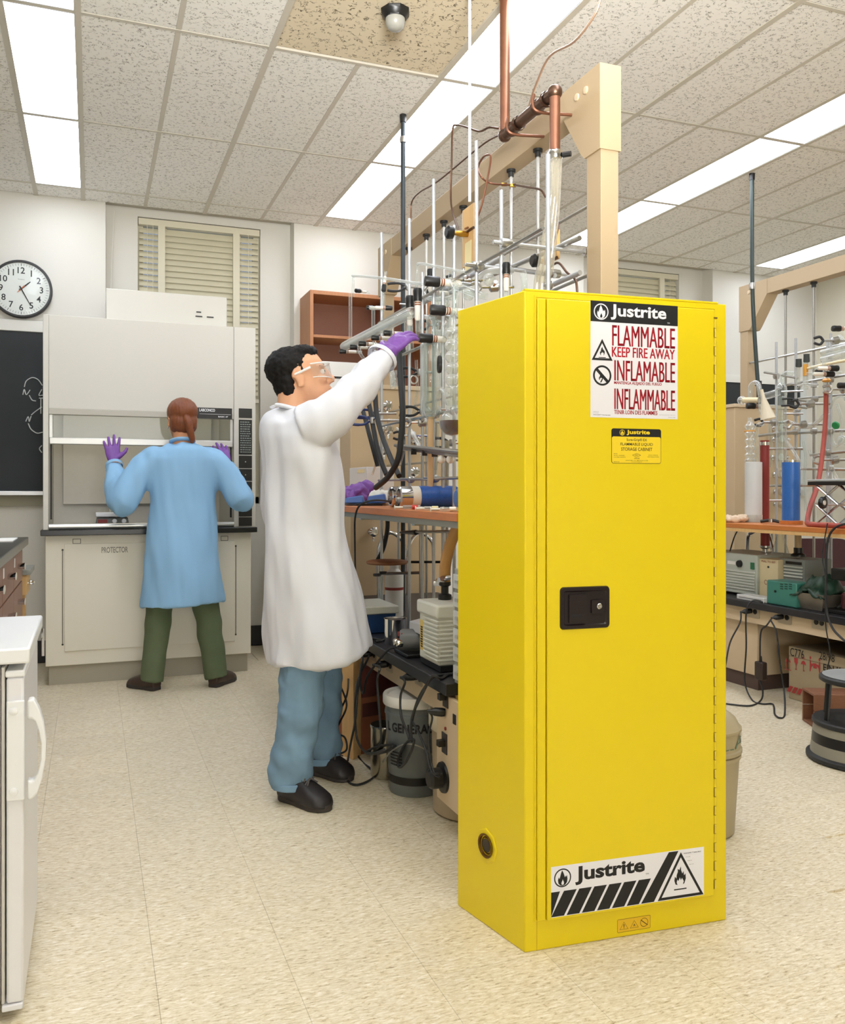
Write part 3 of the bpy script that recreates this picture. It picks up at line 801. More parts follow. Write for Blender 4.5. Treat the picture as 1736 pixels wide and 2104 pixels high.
chalk([(86, 800), (80, 812), (88, 812)]); chalk([(86, 836), (72, 846), (64, 853)]); chalk([(53, 866), (58, 856), (60, 866), (64, 855)])
chalk([(58, 870), (64, 882), (76, 890), (88, 888)]); chalk([(84, 818), (84, 850)]); chalk([(86, 915), (81, 922), (86, 930)]); chalk([(80, 818), (88, 818)])
ch.build('chalk_drawing', mat('chalk', 'c9ccca', .9), t, kind='stuff')
sm = MB()
random.seed(3)
tag(ch and None or t, kind=None)

# ---- fume hood
HX0, HX1, HYF, HYB = -.267, .967, 5.50, 6.31
CT = .918
t = thing('fume_hood', 'large cream fume hood with raised glass sash against the far wall', 'fume hood', ((HX0 + HX1) / 2, (HYF + HYB) / 2, 0))
HX1b = .955
mb = MB().box((HX0 + .012, HYF + .03, .115), (HX1b - .012, HYB - .12, CT - .033)); mb.build('base_cabinet', M_HOODB, t, bevel=.004)
MB().box((HX0 + .03, HYF + .055, 0), (HX1b - .03, HYB - .14, .115)).build('toe_kick', mat('toe_kick_grey', 'a9a391', .5), t)
pn = MB().box((HX0 + .115, HYF + .020, .20), (HX1b - .115, HYF + .03, CT - .085)).build('front_panel', M_HOODB, t, bevel=.002)
text(MB(), 'PROTECTOR', Vector((HX0 + .32, HYF + .0195, .775)), X_, Z_, .15, .035, .02).build('badge', mat('badge_grey', '8f8b7e', .5), pn, smooth=False)
for x in (HX0 + .105, HX1b - .107):
    MB().box((x - .002, HYF + .026, .24), (x + .002, HYF + .031, CT - .12)).build('seam', mat('seam_dark', '5c594e', .6), t)
    for z in (.24, CT - .12):
        MB().lathe([(.006, 0), (.005, -.003), (0, -.0035)], (x, HYF + .0295, z), (0, 1, 0), 10).build('screw', mat('dark_screw', '3b3a36', .4, .6), t)
for x in (HX0 + .16, HX1b - .20):
    MB().ring2d([(0, 0), (.045, 0), (.045, .03), (0, .03)], [(.003, .003), (.042, .003), (.042, .027), (.003, .027)], (x, HYF + .0294, CT - .085), X_, Z_).build('access_outline', mat('seam_dark', '5c594e', .6), t)
MB().box((HX0 - .012, HYF - .04, CT - .032), (HX1 + .004, HYB - .1, CT)).build('worktop', M_EPOXY, t, bevel=.003)
# upper shell
PX0, PX1 = HX0 + .030, HX1 - .135           # opening between posts
ZT = 2.176
ZF = 1.60       # bottom of fixed front panel
MB().box((HX0, HYF, CT), (PX0, HYB - .1, ZT)).build('side_post', M_HOOD, t, bevel=.003)
MB().box((PX1, HYF, CT), (HX1, HYB - .1, ZT)).build('side_post', M_HOOD, t, bevel=.003)
MB().box((PX0 + .001, HYF + .004, ZF + .03), (PX1 - .001, HYF + .05, ZT)).build('front_fascia', M_HOOD, t, bevel=.002)
MB().box((PX0 + .001, HYF - .002, ZF - .006), (PX1 - .001, HYF + .03, ZF + .03)).build('fascia_lip', mat('lip_grey', 'bcb8ab', .4), t, bevel=.003)
MB().box((PX0 + .001, HYF + .05, ZT - .02), (PX1 - .001, HYB - .1, ZT)).build('roof', M_HOOD, t)
li = MB(); li.box((PX0 + .001, HYB - .15, CT + .001), (PX1 - .001, HYB - .12, ZT - .02)); li.build('back_liner', M_HOODL, t)
MB().tube([(PX0 + .12, HYF + .14, ZT - .07), (PX1 - .12, HYF + .14, ZT - .07)], .028, 12).build('fill_lamp_tube', emit('hood_fill', 'fff6e6', 6.0), t)  # unseen lamp added under the roof to brighten the hood interior
MB().box((PX0 + .10, HYF + .10, ZT - .04), (PX1 - .10, HYF + .18, ZT - .0205)).build('fill_lamp_fitting', M_WHITE, t)
MB().box((PX0 + .06, HYB - .19, CT + .14), (PX1 - .06, HYB - .17, ZT - .25)).build('baffle', M_HOODL, t, bevel=.003)
MB().box((PX0 + .001, HYF + .06, CT + .0), (PX1 - .001, HYB - .15, CT + .012)).build('work_surface', mat('hood_work_surface', '5a5b59', .4), t)
MB().tube([(PX0 + .002, HYF + .0, CT + .019), (PX1 - .002, HYF + .0, CT + .019)], .017, 14).build('airfoil_sill', mat('satin_steel', 'd6d6d2', .32, .75), t)
# sash
SB = atY(300, 908, HYF).z
s_ = MB(); s_.box((PX0 + .004, HYF + .012, SB - .022), (PX1 - .004, HYF + .042, SB + .018))
sash = s_.build('sash_handle', mat('sash_aluminium', 'cfcfcb', .35, .5), t, bevel=.004)
for x in (PX0 + .012, PX1 - .012):
    MB().box((x - .008, HYF + .018, SB + .018), (x + .008, HYF + .038, ZF)).build('sash_stile', MATS['sash_aluminium'], t)
    MB().box((x - .005, HYF + .045, CT + .06), (x + .005, HYF + .056, ZF)).build('sash_track', M_BLACKR, t)
MB().box((PX0 + .018, HYF + .026, SB + .016), (PX1 - .018, HYF + .031, ZF + .02)).build('sash_glass', M_PANE, t)
# name plate and control column
np_ = MB().box((PX1 - .225, HYF - .004, ZF - .005), (PX1 - .012, HYF + .003, ZF + .062)).build('name_plate', M_BLACK, t)
tx = MB(); o = Vector((PX1 - .212, HYF - .0045, ZF + .038)); text(tx, 'LABCONCO', o, X_, Z_, .095, .018, .03)
text(tx, 'BASIC 47', o + X_ * .115 - Z_ * .034, X_, Z_, .06, .009, .02)
tx.build('lettering', M_WHITE, np_, smooth=False)
MB().box((PX1 - .21, HYF - .0046, ZF + .022), (PX1 - .02, HYF - .004, ZF + .0235)).build('rule', M_WHITE, np_)
cx0, cx1 = PX1 + .03, PX1 + .112
for k, (za, zb) in enumerate(((1.606, 1.665), (1.375, 1.594), (1.29, 1.368), (1.21, 1.284), (1.135, 1.204), (.985, 1.128), (.925, .98))):
    pl = MB().box((cx0, HYF - .005, za), (cx1, HYF + .001, zb)).build('control_plate', mat('control_black', '191b1a', .35), t, bevel=.001)
    if k == 1:
        tx = MB(); random.seed(11)
        for i in range(14):
            z = zb - .018 - i * .0145
            x = cx0 + .008
            while x < cx1 - .014:
                w = random.uniform(.006, .016)
                tx.add([(x, HYF - .0054, z), (min(x + w, cx1 - .006), HYF - .0054, z), (min(x + w, cx1 - .006), HYF - .0054, z + .006), (x, HYF - .0054, z + .006)], [(0, 1, 2, 3)])
                x += w + .003
        tx.build('fine_print', mat('grey_print', '8d9590', .6), pl, smooth=False, kind='stuff')
    elif k in (2, 3, 4):
        MB().lathe([(.004, 0), (.004, -.004), (0, -.004)], ((cx0 + cx1) / 2, HYF - .005, (za + zb) / 2), (0, 1, 0), 8).build('indicator', M_STEEL, pl)
    elif k == 5:
        MB().box((cx0 + .03, HYF - .009, za + .05), (cx1 - .03, HYF - .004, za + .09)).build('switch', mat('switch_grey', '50524f', .4), pl)
# blower box on top
MB().box((.081, 5.62, ZT), (.805, 6.15, 2.383)).build('top_box', M_HOOD, t, bevel=.004)
for x in (.61, .68):
    MB().box((x, 5.616, 2.245), (x + .042, 5.621, 2.252)).build('vent_slot', M_BLACK, t)
MB().box((.615, 5.616, 2.272), (.645, 5.621, 2.279)).build('vent_slot', M_BLACK, t)
# grey duct cover behind the right side
# ---- hot plate and flask in the hood
hp = Vector((.118, 5.74, CT + .013))
t = thing('hot_plate', 'grey stirring hot plate with white ceramic top inside the fume hood', 'hot plate', hp)
MB().hexa([hp + Vector(q) for q in ((-.098, -.08, .006), (.098, -.08, .006), (.098, .08, .006), (-.098, .08, .006))], [hp + Vector(q) for q in ((-.090, -.07, .05), (.090, -.07, .05), (.090, .08, .05), (-.090, .08, .05))]).build('body', mat('hotplate_grey', '6a6a66', .45), t, bevel=.004)
MB().box(hp + Vector((-.098, -.085, .055)), hp + Vector((.098, .085, .082))).build('ceramic_top', M_WHITE, t, bevel=.006)
MB().box(hp + Vector((-.02, -.02, .05)), hp + Vector((.02, .02, .055))).build('post', M_BLACK, t)
for x in (.012, .066): MB().lathe([(.015, 0), (.015, -.010), (.011, -.016), (0, -.016)], hp + Vector((x, -.076, .028)), (0, 1, 0), 14).build('knob', M_WHITE, t)
MB().box(hp + Vector((-.085, -.0795, .018)), hp + Vector((-.03, -.0745, .04))).build('label_strip', M_RED, t)
for x in (-.08, .08):
    for y in (-.065, .065): MB().lathe([(.009, 0), (.009, .007)], hp + Vector((x, y, 0)), n=8).build('foot', M_BLACKR, t)
fb = hp + Vector((0.02, 0, .0825))
t = thing('flask_beaker', 'small clear glass beaker standing on the hot plate in the hood', 'beaker', fb)
MB().lathe([(.0, .001), (.036, .001), (.038, .006), (.038, .055), (.041, .06)], fb, n=20, cap=False).build('wall', M_GLASS, t)
MB().lathe([(.0, .003), (.016, .003), (.018, .01), (.012, .03), (.006, .055), (.005, .10)], fb, n=14, cap=False).build('inner_tube', M_GLASSF, t)

# ---- side bench with drawers (left edge)
BX = -.305; BY0, BY1 = 2.70, 4.88
t = thing('side_bench', 'wooden drawer bench with black top along the left edge', 'bench', (BX - .35, (BY0 + BY1) / 2, 0))
MB().box((-1.0, BY0 + .02, .10), (BX - .045, BY1 - .03, .872)).build('carcass', mat('dark_carcass', '4a3128', .6), t)
MB().box((-1.0, BY0 + .02, 0), (BX - .10, BY1 - .03, .10)).build('plinth', M_BLACKR, t)
n = 4
for i in range(n):
    ya = BY0 + .03 + (BY1 - BY0 - .07) * i / n; yb = BY0 + .03 + (BY1 - BY0 - .07) * (i + 1) / n - .008
    for za, zb in ((.70, .862), (.415, .692), (.12, .407)):
        d = MB().box((BX - .045, ya, za), (BX - .025, yb, zb)).build('drawer', M_WALNUT, t, bevel=.002)
        zc = zb - .075; ym = (ya + yb) / 2
        MB().rings([(Vector((BX - .025 + .030 * math.sin(math.pi * k / 6), ym, zc)) , (0, .05, 0), (.0, 0, .012 * (1 + .4 * math.sin(math.pi * k / 6)))) for k in range(0, 4)], 14).build('cup_pull', M_CHROME, d)
    MB().box((BX - .0245, ya + .012, .80), (BX - .0225, ya + .05, .84)).build('card_holder', M_PAPER, t)
MB().box((-1.05, BY0 - .02, .872), (BX, BY1, .911)).build('worktop', M_EPOXY, t, bevel=.003)
t2 = thing('low_desk', 'lower grey topped desk with one drawer beyond the drawer bench', 'desk', (BX - .3, 5.02, 0))
MB().box((-.95, BY1 + .002, .715), (BX + .01, 5.20, .742)).build('desktop', mat('grey_laminate', '8f9088', .4), t2, bevel=.002)
d = MB().box((-.9, BY1 + .02, .61), (BX - .01, 5.17, .714)).build('drawer', M_PINE, t2, bevel=.002)
MB().tube(spline([(BX - .01, 4.97, .665), (BX + .014, 4.98, .66), (BX + .014, 5.07, .66), (BX - .01, 5.08, .665)]), .006, 8).build('pull', M_CHROME, d)
MB().box((-.9, 5.10, 0), (BX - .03, 5.17, .61)).build('side_panel', M_PINE, t2)
d = MB().box((-.9, BY1 + .02, .20), (BX - .02, 5.10, .44)).build('lower_drawer', M_WALNUT, t2, bevel=.002)
MB().tube(spline([(BX - .02, 4.93, .36), (BX + .012, 4.94, .35), (BX + .012, 5.04, .35), (BX - .02, 5.05, .36)]), .008, 8).build('pull', M_CHROME, d)
# book and papers
t = thing('paper_sheet', 'white sheets under the dark book on the side bench', 'paper', (-.42, 4.62, .911))
MB().box((-.72, 4.45, .9115), (-.345, 4.74, .916)).build('sheet', M_PAPER, t); 
t['label'] = 'white sheets lying under the dark book on the side bench'
t = thing('book', 'closed dark maroon book with gilt spine bands on the side bench', 'book', (-.5, 4.58, .916))
MB().box((-.70, 4.47, .9165), (-.425, 4.66, .921)).build('cover', mat('book_maroon', '3a1c1d', .5), t, bevel=.001)
MB().box((-.70, 4.47, .958), (-.425, 4.66, .962)).build('cover', MATS['book_maroon'], t, bevel=.001)
MB().box((-.70, 4.475, .921), (-.43, 4.65, .958)).build('pages', M_PAPER, t)
MB().box((-.70, 4.465, .9165), (-.446, 4.475, .962)).build('spine', MATS['book_maroon'], t)
for x in (-.50, -.475): MB().box((x, 4.463, .9185), (x + .008, 4.4655, .960)).build('gilt_band', M_BRASS, t)
t = thing('loose_paper', 'single white sheet near the front edge of the side bench', 'paper', (-.48, 3.7, .911))
MB().box((-.62, 3.42, .9115), (-.40, 3.95, .9135)).build('sheet', M_PAPER, t)

# ---- fridge in the left foreground, door to the right
FX, FY0, FY1 = -.133, 2.075, 2.60
t = thing('small_fridge', 'small white refrigerator cut off by the left edge, its door open edge facing us', 'fridge', (FX - .4, (FY0 + FY1) / 2, 0))
t['label'] = 'small white refrigerator with curved door handle, cut off by the left edge'
M_FR = mat('fridge_white', 'e6e6ea', .32)
M_GASK = mat('gasket_grey', 'c9c6c0', .5)
MB().box((-.75, FY0 - .004, .775), (FX + .006, FY1, .809)).build('top', M_WHITE, t, bevel=.005)
MB().box((-.74, FY0 + .012, .03), (FX - .068, FY1 - .01, .775)).build('body', M_FR, t, bevel=.004)
MB().box((FX - .066, FY0 + .014, .04), (FX - .053, FY1 - .02, .765)).build('gasket', M_GASK, t, bevel=.003)
MB().box((FX - .051, FY0 + .008, .035), (FX - .044, FY1 - .014, .768)).build('gasket', MATS['gasket_grey'], t, bevel=.002)
d = MB().box((FX - .041, FY0 + .004, .035), (FX - .006, FY1 - .01, .745)).build('door', M_FR, t, bevel=.006)
MB().box((FX - .043, FY0 + .002, .745), (FX - .004, FY1 - .008, .760)).build('door_cap', M_WHITE, d, bevel=.004)
MB().box((FX - .05, FY0 + .002, .020), (FX - .008, FY1 - .01, .034)).build('door_foot', M_FR, d, bevel=.003)
# handle: plate on the door edge with a bowed grip standing out to the right
q = lambda u, v: atY(u, v, FY0)
za, zb = q(60, 1437).z, q(60, 1641).z
hd = MB().box((FX - .040, FY0 - .006, zb), (FX - .004, FY0 + .004, za)).build('handle_plate', M_WHITE, d, bevel=.003)
for v in (1458, 1622):
    MB().lathe([(.0095, 0), (.0085, -.004), (.004, -.006), (0, -.0065)], (FX - .026, FY0 - .006, q(60, v).z), (0, 1, 0), 14).build('rivet', M_WHITE, hd)
outer = [(60, 1437), (70, 1433), (80, 1452), (90, 1482), (97, 1520), (96, 1560), (88, 1600), (76, 1632), (66, 1641), (60, 1641)]
inner = [(62, 1480), (70, 1476), (76, 1488), (85, 1515), (87, 1545), (83, 1575), (77, 1596), (70, 1602), (63, 1598), (60, 1590)]
P = [q(*p) for p in [(57, 1437), (69, 1434), (81, 1455), (90, 1484), (95, 1520), (94, 1560), (87, 1598), (77, 1628), (66, 1640), (57, 1641)]]
Q = [q(*p) for p in [(57, 1476), (66, 1475), (73, 1482), (80, 1502), (85, 1527), (84, 1558), (79, 1584), (73, 1598), (65, 1603), (57, 1600)]]
mb = MB(); nn = len(P)
vs = []
for y in (-.016, .016):
    vs += [p + Vector((0, y + .006, 0)) for p in P] + [p + Vector((0, y + .006, 0)) for p in Q]
fs = []
for i in range(nn - 1):
    fs.append((i, i + 1, nn + i + 1, nn + i)); fs.append((2 * nn + i, 2 * nn + i + 1, 3 * nn + i + 1, 3 * nn + i))
    fs.append((i, i + 1, 2 * nn + i + 1, 2 * nn + i)); fs.append((nn + i, nn + i + 1, 3 * nn + i + 1, 3 * nn + i))
fs += [(0, nn, 3 * nn, 2 * nn), (nn - 1, 2 * nn - 1, 4 * nn - 1, 3 * nn - 1)]
mb.add(vs, fs).build('handle_grip', M_WHITE, hd, bevel=.004)
MB().hexa([(FX - .33, FY0 + .010, .66), (FX - .069, FY0 + .010, .66), (FX - .069, FY0 + .012, .66), (FX - .33, FY0 + .012, .66)], [(FX - .33, FY0 + .010, .705), (FX - .10, FY0 + .010, .705), (FX - .10, FY0 + .012, .705), (FX - .33, FY0 + .012, .705)]).build('blue_sticker', mat('sticker_blue', '3d8fd0', .4), t)
for x in (-.7, FX - .12):
    for y in (FY0 + .05, FY1 - .06): MB().lathe([(.018, 0), (.018, .03)], (x, y, 0), n=10).build('foot', M_BLACKR, t)
hg = MB().cyl((FX + .008, FY1 - .02, .70), (FX + .008, FY1 - .02, .775), .004, 8).build('hinge_pin', M_CHROME, t)

# ================================================================== PEOPLE
def skin_mat(name, col):
    m = mat(name, col, .5, var=.06, vscale=25)
    b = m.node_tree.nodes['Principled BSDF']
    b.inputs['Subsurface Weight'].default_value = .12
    b.inputs['Subsurface Radius'].default_value = (.02, .008, .004)
    return m
M_SKM = skin_mat('warm_skin', 'dca680'); M_SKW = skin_mat('light_skin', 'cf9269')
M_HAIRB = mat('black_hair', '0f0c0a', .62, spec=.25, bump=.6, bscale=160, aniso=(4, 4, 1)); M_HAIRR = mat('auburn_hair', '7d4321', .42, var=.4, vscale=60, bump=.7, bscale=160, aniso=(4, 4, .7))
M_COATW = mat('white_lab_coat_cloth', 'dcdee4', .8, bump=.12, bscale=400); M_COATB = mat('blue_lab_coat_cloth', '8fbde2', .8, bump=.12, bscale=400)
M_JEAN = mat('blue_denim', '7493aa', .85, var=.30, vscale=9, bump=.25, bscale=500); M_GREENP = mat('green_trousers_cloth', '5d6a4c', .85, var=.15, vscale=12)
M_SHOEL = mat('black_shoe_leather', '231f20', .5, var=.2, vscale=30); M_SHOEB = mat('brown_shoe_leather', '3d2c24', .45); M_SOLE = mat('dark_rubber_sole', '38322e', .7)
def folds(amp, fx, fz, seed=0.0, slant=.4):
    def f(p):
        a = noise.noise(Vector((p.x * fx + seed, p.y * fx - seed, p.z * fz + p.x * slant * fx * .4)))
        b = noise.noise(Vector((p.x * fx * 2.3 - seed, p.y * fx * 2.3, p.z * fz * 2.0 + seed + p.x * fx)))
        return amp * (a + .5 * b)
    return f
def head_mb(mb, c, M3, s=1.0):
    # M3 columns: forward, left, up
    c = Vector(c)
    def P(x, y, z): return c + M3 @ (Vector((x, y, z)) * s)
    prof = [(-.117, .022, .020, .062), (-.108, .040, .034, .052), (-.090, .056, .048, .040), (-.065, .072, .059, .024), (-.038, .083, .067, .012), (-.008, .090, .071, .003),
            (.022, .094, .0735, -.003), (.050, .094, .074, -.006), (.078, .083, .066, -.009), (.098, .062, .050, -.012), (.110, .036, .030, -.013), (.1155, .012, .010, -.013)]
    mb.rings([(P(cx, 0, z), M3 @ Vector((rx * s, 0, 0)), M3 @ Vector((0, ry * s, 0))) for z, rx, ry, cx in prof], 28)
    # nose, brow, cheeks, lips, chin
    mb.tube([P(.090, 0, .022), P(.100, 0, .0), P(.112, 0, -.022), P(.108, 0, -.034)], [.008 * s, .010 * s, .013 * s, .010 * s], 10)
    for y in (-.011, .011): mb.ball(P(.101, y, -.032), .0085 * s, 10, 6)
    for y in (-.034, .034):
        mb.ball(P(.080, y, .026), (.014 * s, .026 * s, .009 * s), 12, 7, M3)
        mb.ball(P(.072, y * 1.1, -.022), (.022 * s, .022 * s, .018 * s), 12, 7, M3)
    mb.ball(P(.094, 0, -.056), (.012 * s, .024 * s, .0065 * s), 12, 7, M3); mb.ball(P(.092, 0, -.068), (.012 * s, .021 * s, .007 * s), 12, 7, M3)
    mb.ball(P(.080, 0, -.098), (.020 * s, .022 * s, .014 * s), 12, 7, M3)
    for y in (-1, 1):          # ears: rim and lobe
        ear = [P(-.012 + .017 * math.cos(a), y * (.074 + .006 * (1 - math.cos(a)) * .5), -.006 + .031 * math.sin(a)) for a in [math.radians(q) for q in range(-110, 200, 24)]]
        mb.tube(ear, .0062 * s, 8); mb.ball(P(-.010, y * .076, -.008), (.014 * s, .006 * s, .026 * s), 12, 7, M3)
        mb.ball(P(-.001, y * .075, -.034), (.008 * s, .006 * s, .010 * s), 10, 6, M3)
def limb(mb, pts, rad, n=5, seg=16, flat=1.0):
    P = spline(pts, n); m = len(P); k = len(rad) - 1
    R = []
    for i in range(m):
        t = i / (m - 1) * k; j = min(int(t), k - 1); f = t - j
        R.append(rad[j] * (1 - f) + rad[j + 1] * f)
    mb.tube(P, R, seg, flat=flat)
def hand_mb(mb, wrist, f, nrm, thumb, curl=(.25, .25, .2), spread=.16, s=1.0, cuff=.0, curls=None):
    f = Vector(f).normalized(); nrm = Vector(nrm); nrm = (nrm - f * nrm.dot(f)).normalized(); sd = f.cross(nrm)
    w = Vector(wrist)
    pr = [(-cuff, .027, .021), (0, .027, .020), (.025, .035, .018), (.055, .041, .0155), (.080, .042, .0135), (.093, .039, .011)]
    mb.rings([(w + f * d * s, sd * a * s, nrm * b * s) for d, a, b in pr], 20)
    for i, (o, L) in enumerate(((.031, .072), (.0105, .083), (-.0105, .077), (-.030, .060))):
        o *= thumb
        ang = spread * (1.2 - .8 * i) * thumb
        d = (f * math.cos(ang) + sd * math.sin(ang)).normalized()
        p = w + f * (.082 - .006 * abs(i - 1)) * s + sd * o * s
        pts = [p - d * .02 * s, p]; a = 0
        cu = curls[i] if curls else curl
        for j, fr in enumerate((.45, .31, .24)):
            a += cu[j]
            p = p + (d * math.cos(a) + nrm * math.sin(a)) * L * fr * s
            pts.append(p)
        mb.tube(spline(pts, 3), [.0105 * s, .0102 * s, .0092 * s, .0085 * s, .0072 * s], 10)
        mb.ball(pts[-1], .0072 * s, 10, 6)
    b = w + f * .028 * s + sd * thumb * .026 * s
    td = (sd * thumb * .80 + f * .62 + nrm * .25).normalized(); t2 = (sd * thumb * .52 + f * .82 + nrm * .30).normalized()
    pts = [b, b + td * .028 * s, b + td * .052 * s, b + td * .052 * s + t2 * .030 * s]
    mb.tube(spline(pts, 3), [.0155 * s, .0135 * s, .011 * s, .0085 * s], 10); mb.ball(pts[-1], .0085 * s, 10, 6)
def shoe(root, heel, toe, m, ms, h=.10, boot=False, name='shoe', lab=None, k=1.0):
    heel = Vector(heel); toe = Vector(toe); d = (toe - heel); L = d.length; d.normalize(); sd = Vector((-d.y, d.x, 0)); up = Vector((0, 0, 1))
    mb = MB()
    pr = [(.00, .030, .050, .060), (.05, .036, .055, .072), (.18, .039, .058, .080), (.36, .040, .050, .078), (.55, .044, .040, .064), (.72, .048, .034, .050), (.88, .043, .028, .038), (.97, .028, .020, .028), (1.0, .012, .014, .024)]
    mb.rings([(heel + d * t * L + up * (zc * .9 * k), sd * w * k, up * (zh * .75 * k)) for t, w, zc, zh in pr], 20)
    ank = heel + d * L * .22
    mb.rings([(ank + up * .05, d * .050, sd * .040), (ank + up * .09, d * .048, sd * .040), (ank + up * (h + .02), d * .045, sd * .040)], 18)
    me = remesh(mb, .006, 3)
    for v in me.vertices:
        if v.co.z < .016: v.co.z = .016
    o = place(me, name, m, root)
    if lab: o['label'] = lab
    so = MB(); out = [(0, -.026), (.10, -.037), (.35, -.036), (.55, -.043), (.75, -.049), (.92, -.038), (1.0, -.016), (1.02, 0), (1.0, .016), (.92, .038), (.75, .049), (.55, .043), (.35, .036), (.10, .037), (0, .026)]
    so.prism([(a * L, b) for a, b in out], heel + up * .001, d, sd, up * .024)
    so.build('sole', ms, o, bevel=.004)
    if boot:
        la = MB()
        for i in range(5):
            t = .30 + .075 * i; z = .136 - .0105 * i
            a = heel + d * L * t + up * z; w = .026
            la.tube(spline([a - sd * w - up * .010, a + up * .006, a + sd * w - up * .010 + d * .014], 4), .0028, 6)
            la.tube(spline([a + sd * w - up * .010, a + up * .007, a - sd * w - up * .010 + d * .014], 4), .0028, 6)
        la.build('laces', mat('grey_black_lace', '55504c', .7), o)
    return o
def hair_noise(amp, f): return lambda p: amp * noise.noise(p * f) + amp * .6 * noise.noise(p * f * 2.7)

# ------------------------------------------------ man at the bench
MO = Vector((.74, 3.22, 0))
man = thing('person', 'person in white lab coat, jeans and safety glasses reaching up to the glassware', 'person', MO)
L_ = lambda x, y, z: MO + Vector((x, y, z))
tilt = math.radians(-11); yaw = math.radians(-15)
HM = Matrix.Rotation(yaw, 3, 'Z') @ Matrix.Rotation(tilt, 3, 'Y')
HC = L_(.0, .0, 1.575)
sh_r, sh_l = L_(-.015, -.165, 1.375), L_(-.015, .175, 1.37)
el_r = atY(697, 836, 3.06); wr = atY(792, 728, 3.17)
hip_r, hip_l = L_(.0, -.075, .86), L_(.01, .08, .86)
hr, tr_ = atz(580, 1640, 0), atz(676, 1668, 0); hl, tl_ = atz(645, 1588, 0), atz(722, 1606, 0)
an_r = hr + (tr_ - hr) * .22 + Vector((0, 0, .09)); an_l = hl + (tl_ - hl) * .22 + Vector((0, 0, .09))
kn_r = (hip_r + an_r) / 2 + Vector((.015, -.01, .02)); kn_l = (hip_l + an_l) / 2 + Vector((.04, .0, .02))
el_l = L_(-.03, .245, 1.10); wl_ = L_(.05, .235, .86)
hf = (atY(866, 655, 3.24) - wr).normalized()
HN = (.3, .40, -.85)
body = MB()
head_mb(body, HC, HM)
limb(body, [HC + Vector((-.03, 0, -.03)), L_(-.035, 0, 1.47), L_(-.04, 0, 1.40)], [.060, .058, .066])
body.rings([(L_(-.03, 0, z), (rx, 0, 0), (0, ry, 0)) for z, rx, ry in ((1.43, .06, .08), (1.38, .085, .135), (1.25, .09, .135), (1.08, .085, .125), (.95, .09, .125), (.84, .09, .125))], 24)
limb(body, [sh_r, el_r, wr], [.052, .044, .030]); limb(body, [sh_l, el_l, wl_], [.052, .042, .030])
limb(body, [hip_r, kn_r, an_r], [.075, .055, .040]); limb(body, [hip_l, kn_l, an_l], [.075, .055, .040])
hand_mb(body, wr, hf, HN, 1, s=.95, curl=(.12, .38, .3), spread=.05); hand_mb(body, wl_, (.05, 0, -1), (.2, -1, 0), 1, s=.9)
limb(body, [an_r, hr + (tr_ - hr) * .7 + Vector((0, 0, .04))], [.032, .025]); limb(body, [an_l, hl + (tl_ - hl) * .7 + Vector((0, 0, .04))], [.032, .025])
place(remesh(body, .0055, 3), 'body', M_SKM, man)
# face pieces
def HP(x, y, z): return HC + HM @ Vector((x, y, z))
for y in (-.033, .033):
    e = MB().ball(HP(.0775, y, .006), .0125, 14, 9).build('eye', mat('eye_white', 'e8e2dc', .2), man)
    MB().ball(HP(.0865, y, .007), .0055, 10, 7).build('iris', mat('dark_iris', '1c120c', .15), e)
    MB().tube(spline([HP(.083, y * .5, .026), HP(.089, y, .033), HP(.074, y * 1.75, .026)], 4), [.003, .004, .002], 6, flat=.6).build('eyebrow', M_HAIRB, man)
MB().tube(spline([HP(.094, -.024, -.062), HP(.1035, 0, -.0615), HP(.094, .024, -.062)], 4), [.001, .0028, .001], 6).build('lips', mat('lip_skin', 'a85e4c', .45), man)
# hair: short, standing up slightly
hb = MB()
hb.ball(HP(-.034, 0, .048), (.098, .082, .078), 24, 14, HM); hb.ball(HP(-.066, 0, -.005), (.046, .068, .070), 20, 12, HM); hb.ball(HP(.018, 0, .086), (.060, .064, .038), 18, 10, HM)
for y in (-1, 1): hb.ball(HP(-.052, y * .052, -.02), (.030, .026, .05), 14, 9, HM); hb.ball(HP(.004, y * .066, .03), (.012, .011, .028), 12, 8, HM)
random.seed(5)
me = remesh(hb, .005, 2, lambda p: .0045 * noise.noise(p * 60) + .003 * noise.noise(p * 140))
place(me, 'hair', M_HAIRB, man)
# safety glasses
gl = MB()
lens = []
for i in range(13):
    a = math.radians(-78 + 13 * i)
    lens.append((HP(.022 + .090 * math.cos(a), .083 * math.sin(a), .036), HP(.024 + .090 * math.cos(a), .083 * math.sin(a), -.026 + .012 * abs(math.sin(a)))))
vs = [p for q in lens for p in q]
gl.add(vs, [(2 * i, 2 * i + 2, 2 * i + 3, 2 * i + 1) for i in range(12)])
sg = gl.build('safety_glasses', thinglass('goggle_lens', 'f3f2ee', 'f0f0ee', .10, .6), man)
MB().tube([q[0] for q in lens], .0028, 6).build('brow_bar', mat('clear_plastic_white', 'e3e2de', .25), sg)
MB().tube([q[1] for q in lens], .0018, 6).build('lower_rim', MATS['clear_plastic_white'], sg)
for y in (-1, 1):
    MB().tube([HP(.040, y * .082, .024), HP(.0, y * .083, .012), HP(-.03, y * .080, .006)], .003, 6, flat=1.6).build('temple', MATS['clear_plastic_white'], sg)
